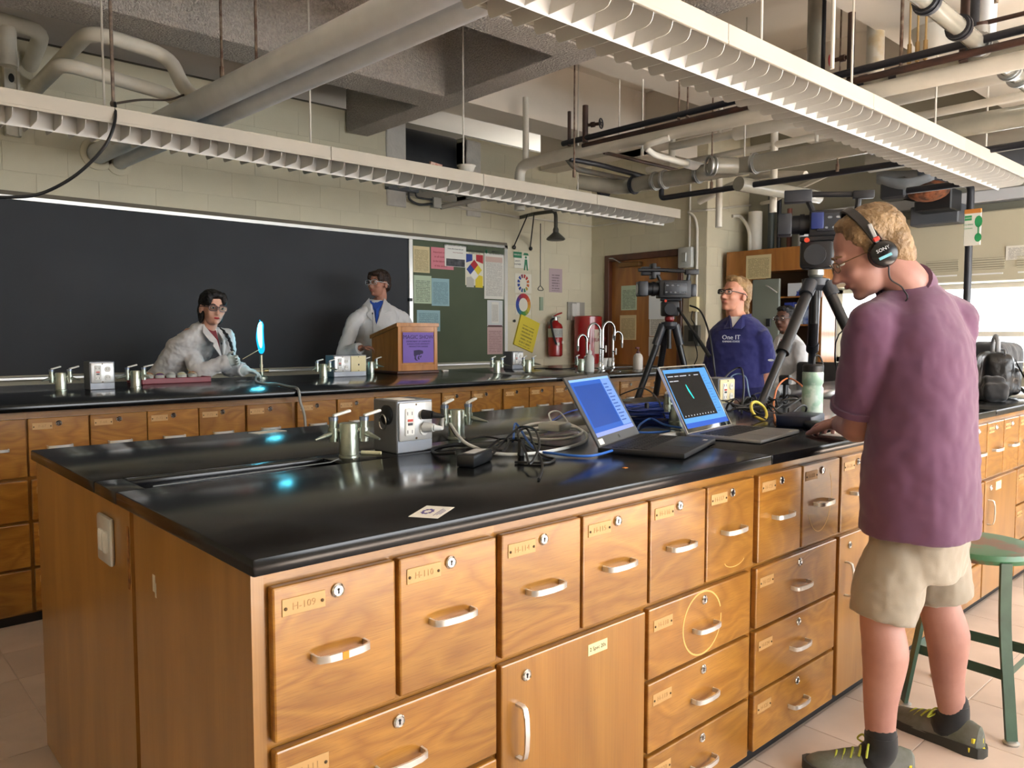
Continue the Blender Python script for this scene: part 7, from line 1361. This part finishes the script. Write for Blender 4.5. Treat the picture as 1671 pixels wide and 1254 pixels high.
c = gz(1020, 764, T1); tag(MB().bx(-0.006, 0.006, -0.005, 0.005, 0, 0.001).obj('paper_scrap', M('orange_tape', 'e08a14', 0.5), None, (c.x, c.y, T1)), 'tiny orange scrap before the dark laptop', 'scrap')
p = gz(590, 742, T1); tag(MB().tube([p+V((0, 0, 0.006)), gz(622, 743, T1)+V((0, 0, 0.006))], [0.006, 0.005], 10).obj('rubber_tube', M('cream_rubber', 'c9c4a0', 0.6)), 'short cream rubber tube at the foot of the front gas turret', 'tube')
p = gz(545, 750, T1); tag(MB().tube([gz(250, 797, T1)+V((0, 0, 0.004)), gz(540, 757, T1)+V((0, 0, 0.004)), gz(553, 754, T1)+V((0, 0, 0.008))], 0.0016, 6).obj('glass_rod', M('dull_rod', '6a6c6c', 0.5)), 'thin grey rod lying along the trough edge', 'rod')
# --- water bottle
c = on(1325, 676); t = thing('water_bottle', 'pale green insulated water bottle with black lid and strap', 'bottle', c)
k_ = (c-_C).dot(_fw); hB = (676-607)/F*k_; rB = 33/2/F*k_
MB().lathe([(0, 0), (rB*0.95, 0), (rB, 0.006), (rB, hB*0.62), (rB*0.90, hB*0.66), (rB*0.90, hB*0.70), (rB, hB*0.75), (rB, hB*0.98), (rB*0.9, hB*1.02), (0, hB*1.02)], 26).obj('body', M('pale_green_bottle', 'b9c8bb', 0.35, col2='8fae9a', vscale=18, thr=(0.45, 0.55)), t)
MB().lathe([(rB*0.95, hB*1.0), (rB*0.98, hB*1.02), (rB*0.98, hB*1.14), (rB*0.85, hB*1.18), (0, hB*1.18)], 24).obj('lid', BLACKP, t)
MB().tube(spline([(0, 0, hB*1.15), (rB*0.3, 0, hB*1.36), (rB*0.9, -rB*0.2, hB*1.36), (rB*1.25, -rB*0.4, hB*1.15), (rB*1.2, -rB*0.4, hB*0.98)], 6), 0.004, 8).obj('strap', RUBBER, t)
# ------------------------------------------------------------------ cameras on tripods
CAMB = M('camera_black', '15161a', 0.45); CAMG = M('camera_graphite', '2b2e34', 0.4); LENS = M('lens_glass', '0a0d18', 0.05)
def camcorder(loc, ang, label, s=1.0, big=False):
    t = thing('video_camera', label, 'camera', loc, ang); B = lambda *a, **k: MB().rb(*[q*s for q in a], b=0.005*s, seg=2)
    bd = B(-0.13, 0.08, -0.055, 0.055, 0.0, 0.115).obj('body', CAMB, t); B(-0.10, 0.05, 0.054, 0.066, 0.02, 0.10).obj('lcd_panel', CAMG, t)
    for k in range(5): B(-0.09+0.03*k, -0.075+0.03*k, 0.066, 0.069, 0.03, 0.04).obj('button', M('button_grey', '8a8d92', 0.4), t)
    for k in range(3): B(-0.05+0.035*k, -0.03+0.035*k, 0.066, 0.069, 0.075, 0.085).obj('switch', M('button_grey', '8a8d92', 0.4), t)
    MB().cyl(V((0.075, 0, 0.06))*s, V((0.16, 0, 0.06))*s, 0.044*s, 0.042*s, n=24).cyl(V((0.10, 0, 0.06))*s, V((0.12, 0, 0.06))*s, 0.048*s, n=24).obj('lens_barrel', CAMB, t)
    B(0.155, 0.215, -0.056, 0.056, 0.012, 0.108).obj('lens_hood', CAMG, t); MB().cyl(V((0.2, 0, 0.06))*s, V((0.217, 0, 0.06))*s, 0.035*s, n=24).obj('front_glass', LENS, t)
    hz_ = 0.185 if big else 0.175
    MB().tube(bend([V((-0.12, 0, 0.11))*s, V((-0.13, 0, hz_))*s, V((0.10, 0, hz_+0.012))*s, V((0.06, 0, 0.11))*s], 0.04*s), 0.013*s, 10).obj('top_handle', CAMB, t)
    B(0.07, 0.19, -0.03, 0.03, hz_-0.025, hz_+0.03).obj('microphone_block', CAMG, t); B(-0.19, -0.10, -0.02, 0.02, hz_-0.02, hz_+0.015).obj('viewfinder', CAMB, t)
    B(-0.17, -0.13, -0.04, 0.04, 0.01, 0.09).obj('battery', CAMG, t)
    if not big: B(0.10, 0.13, -0.035, 0.05, hz_-0.05, hz_+0.05).obj('shotgun_clamp', CAMB, t); MB().cyl(V((0.02, 0.05, hz_+0.005))*s, V((0.22, 0.05, hz_+0.005))*s, 0.012*s).obj('shotgun_microphone', CAMB, t)
    else:
        B(0.02, 0.075, 0.054, 0.072, 0.03, 0.105).obj('logo_panel', M('deep_blue_panel', '1d2c66', 0.35), t)
    return t
def tripod(apex, feet, ang, label, s=1.0, leg=0.02, bar=None, red=False, hs=1.0):
    t = thing('tripod', label, 'tripod', apex)
    for ft in feet:
        d = V(ft)-V(apex); st_ = d.normalized(); off = V((st_.x, st_.y, 0)).normalized()*0.035*s; e = d
        up_ = off; lg = MB().cyl(up_, up_+(e-up_)*0.55, leg*1.25).cyl(up_+(e-up_)*0.5, up_+(e-up_)*0.56, leg*1.5).obj('leg', M('carbon_leg', '17181b', 0.35), t)
        MB().cyl(up_+(e-up_)*0.5, e-(e-up_).normalized()*0.02, leg*0.9).obj('lower_tube', M('satin_black_tube', '202226', 0.3), lg); MB().ell(e-V((0, 0, -0.012)), (leg*1.3, leg*1.3, 0.014), n=12, m=8).obj('rubber_foot', RUBBER, lg)
        MB().cyl(up_*1.2+(e-up_)*0.0, up_*1.2+(e-up_)*0.1, leg*1.6).obj('leg_joint', CAMG, lg)
    MB().lathe([(0.03*s, -0.03*s), (0.05*s, -0.01*s), (0.052*s, 0.015*s), (0.03*s, 0.02*s), (0, 0.02*s)], 22).obj('bowl', CAMG, t); MB().cyl((0, 0, -0.16*s), (0, 0, 0), 0.016*s).obj('centre_column', BLACKP, t)
    MB().lathe([(0.022*s, 0.02*s), (0.03*s, 0.03*s), (0.03*s, 0.05*s), (0.022*s, 0.055*s), (0, 0.055*s)], 20).obj('collar', M('red_collar', '8a1c1e', 0.4) if red else M('silver_collar', '9a9b98', 0.35, metal=0.6), t)
    R_ = Matrix.Rotation(ang, 4, 'Z'); hd_ = MB().rb(-0.06*s*hs, 0.055*s*hs, -0.045*s*hs, 0.045*s*hs, 0.055*s, 0.055*s+0.10*s*hs, 0.012*s, 2, mat=R_).obj('fluid_head', CAMB, t)
    MB().cyl(R_ @ V((0, 0.04, 0.1))*s*hs, R_ @ V((0, 0.066, 0.1))*s*hs, 0.038*s*hs, n=22).obj('tilt_drum', CAMG, hd_); MB().cyl(R_ @ V((0.03, 0.04, 0.155))*s*hs, R_ @ V((0.03, 0.055, 0.155))*s*hs, 0.009*s*hs).obj('red_knob', M('red_knob', 'd0452e', 0.4), hd_)
    MB().rb(-0.075*s, 0.06*s, -0.03*s, 0.03*s, 0.055*s+0.10*s*hs, 0.075*s+0.10*s*hs, 0.004, mat=R_).obj('camera_plate', CAMB, t)
    if bar: MB().cyl(R_ @ V((-0.05*s, 0.04*s, 0.11*s)), V(bar)-V(apex), 0.009).cyl((R_ @ V((-0.05*s, 0.04*s, 0.11*s)))*0.45+(V(bar)-V(apex))*0.55, V(bar)-V(apex), 0.013).obj('pan_bar', BLACKP, t)
    return 0.075*s+0.10*s*hs
ap = gd(1331, 462, 3.85); a0 = math.radians(112)
fl_ = [gd(1236, 668, 3.5), gd(1445, 668, 3.7), gd(1322, 640, 4.35)]
for q in fl_: q.z = T1
hz_ = tripod(ap, fl_, a0, 'large black tripod standing on the island behind the water bottle', 1.25, 0.021, hs=1.05)
camcorder(ap+V((0.05, -0.03, hz_)), a0+0.12, 'large black video camera above the man in navy, beside the headphones', 1.08, True)
ap = gd(1092, 530, 5.2); fl_ = [gd(1036, 650, 5.0), gd(1150, 650, 5.0), gd(1090, 640, 5.7)]
ft = []
for q in ((-0.38, 0.33), (0.36, -0.2), (0.22, 0.42)): ft.append(V((ap.x+q[0], ap.y+q[1], 0)))
hz_ = tripod(ap, ft, math.radians(132), 'smaller black tripod with a red collar in the aisle', 1.0, 0.017, gd(1158, 582, 4.95), True)
camcorder(ap+V((0, 0, hz_)), math.radians(140), 'compact black camcorder on the tripod in front of the door', 1.0)
cp = gd(1118, 500, 5.2); cable('camera_cable', 'black cable drooping from the compact camcorder past the man in navy', [gd(1126, 499, 5.2), gd(1143, 508, 5.1), gd(1156, 540, 5.0), gd(1163, 580, 4.95), gd(1168, 620, 4.9), gd(1175, 655, 4.6)], 0.006, BKC)
# ------------------------------------------------------------------ stool
SG = M('green_stool_paint', '3f6a48', 0.4, col2='6b4a34', vscale=13, thr=(0.50, 0.60)); SGL = M('green_stool_leg', '3a5644', 0.4, var=0.3, vscale=12)
sc_ = V((2.93, 0.867, 0)); t = thing('lab_stool', 'green metal lab stool with a worn round seat beside the man in purple', 'stool', sc_)
SZ = 0.575; MB().lathe([(0, SZ-0.012), (0.13, SZ-0.012), (0.165, SZ-0.03), (0.172, SZ-0.03), (0.178, SZ-0.015), (0.172, SZ), (0.15, SZ+0.002), (0, SZ-0.004)], 40).obj('seat', SG, t)
tops = []
for k, (x, y) in enumerate(((-0.177, -0.167), (-0.149, 0.165), (0.17, 0.168), (0.17, -0.167))):
    tx, ty = x*0.72, y*0.72; P_ = spline([(tx, ty, SZ-0.02), (tx*1.05, ty*1.05, 0.35), (x*0.92, y*0.92, 0.12), (x, y, 0.012)], 6)
    o_ = V((x, y, 0)).normalized()
    MB().band(P_, [V((-o_.y, o_.x, 0))*0.017]*len(P_), [o_*0.006+V((0, 0, 0.0))]*len(P_)).obj('leg', SGL, t); MB().lathe([(0.0, 0), (0.022, 0), (0.024, 0.006), (0.012, 0.012), (0, 0.012)], 16).obj('glide', STEEL, t, (x, y, 0)); tops.append(V((x*0.84, y*0.84, 0.20)))
for k in range(4): MB().band([tops[k], tops[(k+1) % 4]], V((0, 0, 0.014)), (tops[k]+tops[(k+1) % 4]).normalized()*0.004).obj('stretcher', SGL, t)
# ------------------------------------------------------------------ bags on the far part of the island
LEA = M('black_leather', '141416', 0.32, var=0.2, vscale=20, bump=0.25, bscale=80, bdist=0.004)
bg0 = on(1610, 655); 
bgp = V((4.97, 1.42, T1)); t = thing('leather_bag', 'black leather shoulder bag on the island at the right', 'bag', bgp, math.radians(25))
def blob(nm, L_, mat, t, vox=0.008, sm=6, disp=None): 
    c = MB()
    for a in L_: c.rb(*a)
    return skinned(c, nm, mat, t, (0, 0, 0), vox, sm, disp)
blob('bag_body', [(-0.17, 0.17, -0.075, 0.075, 0.0, 0.25, 0.05, 3), (-0.14, 0.14, -0.11, -0.05, 0.02, 0.17, 0.03, 3)], LEA, t, disp=[(0.02, 0.09, 'CLOUDS')])
MB().tube(spline([(-0.16, -0.02, 0.235), (-0.08, -0.03, 0.262), (0.08, -0.03, 0.262), (0.16, -0.02, 0.235)], 6), 0.006, 8).obj('zipper', M('dull_zip', '55565a', 0.4, metal=0.6), t)
MB().band(spline([(-0.12, -0.08, 0.2), (-0.18, -0.12, 0.1), (-0.14, -0.16, 0.03), (0.0, -0.17, 0.012), (0.1, -0.14, 0.05)], 6), V((0.0, 0.004, 0.016)), V((0.003, 0.0, 0.0))).obj('shoulder_strap', RUBBER, t)
MB().tube(spline([(-0.09, 0, 0.25), (-0.07, 0, 0.31), (0.0, 0, 0.34), (0.07, 0, 0.31), (0.09, 0, 0.25)], 6), 0.012, 8).obj('carry_handle', M('grey_handle', '8d8f92', 0.4), t); MB().tube([V((0.12+0.018*math.cos(2*PI*k/14), -0.085, 0.21+0.018*math.sin(2*PI*k/14))) for k in range(14)], 0.0035, 6, closed=True).obj('strap_ring', CHROME, t)
t = thing('backpack', 'black soft bag behind the leather bag under the window', 'bag', V((5.62, 1.62, T1)), math.radians(5)); blob('bag_body', [(-0.35, 0.35, -0.12, 0.12, 0.0, 0.30, 0.06, 3)], cloth('black_nylon', '131317', 0.2, 0.7), t, 0.012, 6, [(0.03, 0.12, 'CLOUDS')])
MB().tube(spline([(-0.3, -0.13, 0.17), (0, -0.135, 0.175), (0.3, -0.13, 0.17)], 6), 0.005, 8).obj('piping', M('pale_piping', 'b5b7ba', 0.5), t)
t = thing('camera_pouch', 'small black camera pouch slumped before the leather bag', 'bag', V((4.64, 1.33, T1)), math.radians(30)); blob('pouch_body', [(-0.09, 0.09, -0.06, 0.06, 0.0, 0.10, 0.03, 3), (-0.05, 0.05, -0.05, 0.05, 0.08, 0.13, 0.02, 3)], cloth('black_nylon', '131317', 0.2, 0.7), t, 0.007, 5, [(0.02, 0.06, 'CLOUDS')])
tag(MB().bx(-0.15, 0.15, -0.11, 0.11, 0, 0.004).obj('paper_sheet', PAPER, None, V((5.1, 1.275, T1)), (0, 0, 0.1)), 'white papers lying beside the leather bag', 'paper')
# black chair back seen between bottle and man
t = thing('black_chair', 'black rounded chair back beyond the water bottle', 'chair', V((6.3, 3.05, 0)), math.radians(200)); 
MB().rb(-0.04, 0.03, -0.22, 0.22, 0.62, 1.05, 0.03, 3).obj('backrest', BLACKP, t); MB().rb(-0.03, 0.42, -0.23, 0.23, 0.44, 0.49, 0.02, 2).obj('seat', BLACKP, t); MB().cyl((-0.01, 0, 0.45), (-0.01, 0, 0.7), 0.02).obj('back_post', DARKP, t); MB().cyl((0.2, 0, 0.05), (0.2, 0, 0.45), 0.025).obj('column', STEEL, t)
for k in range(5): a = 2*PI*k/5; MB().cyl((0.2, 0, 0.08), (0.2+0.26*math.cos(a), 0.26*math.sin(a), 0.04), 0.018, 0.012).ell((0.2+0.26*math.cos(a), 0.26*math.sin(a), 0.026), (0.026, 0.026, 0.026), n=10, m=8).obj('caster_leg', BLACKP, t)
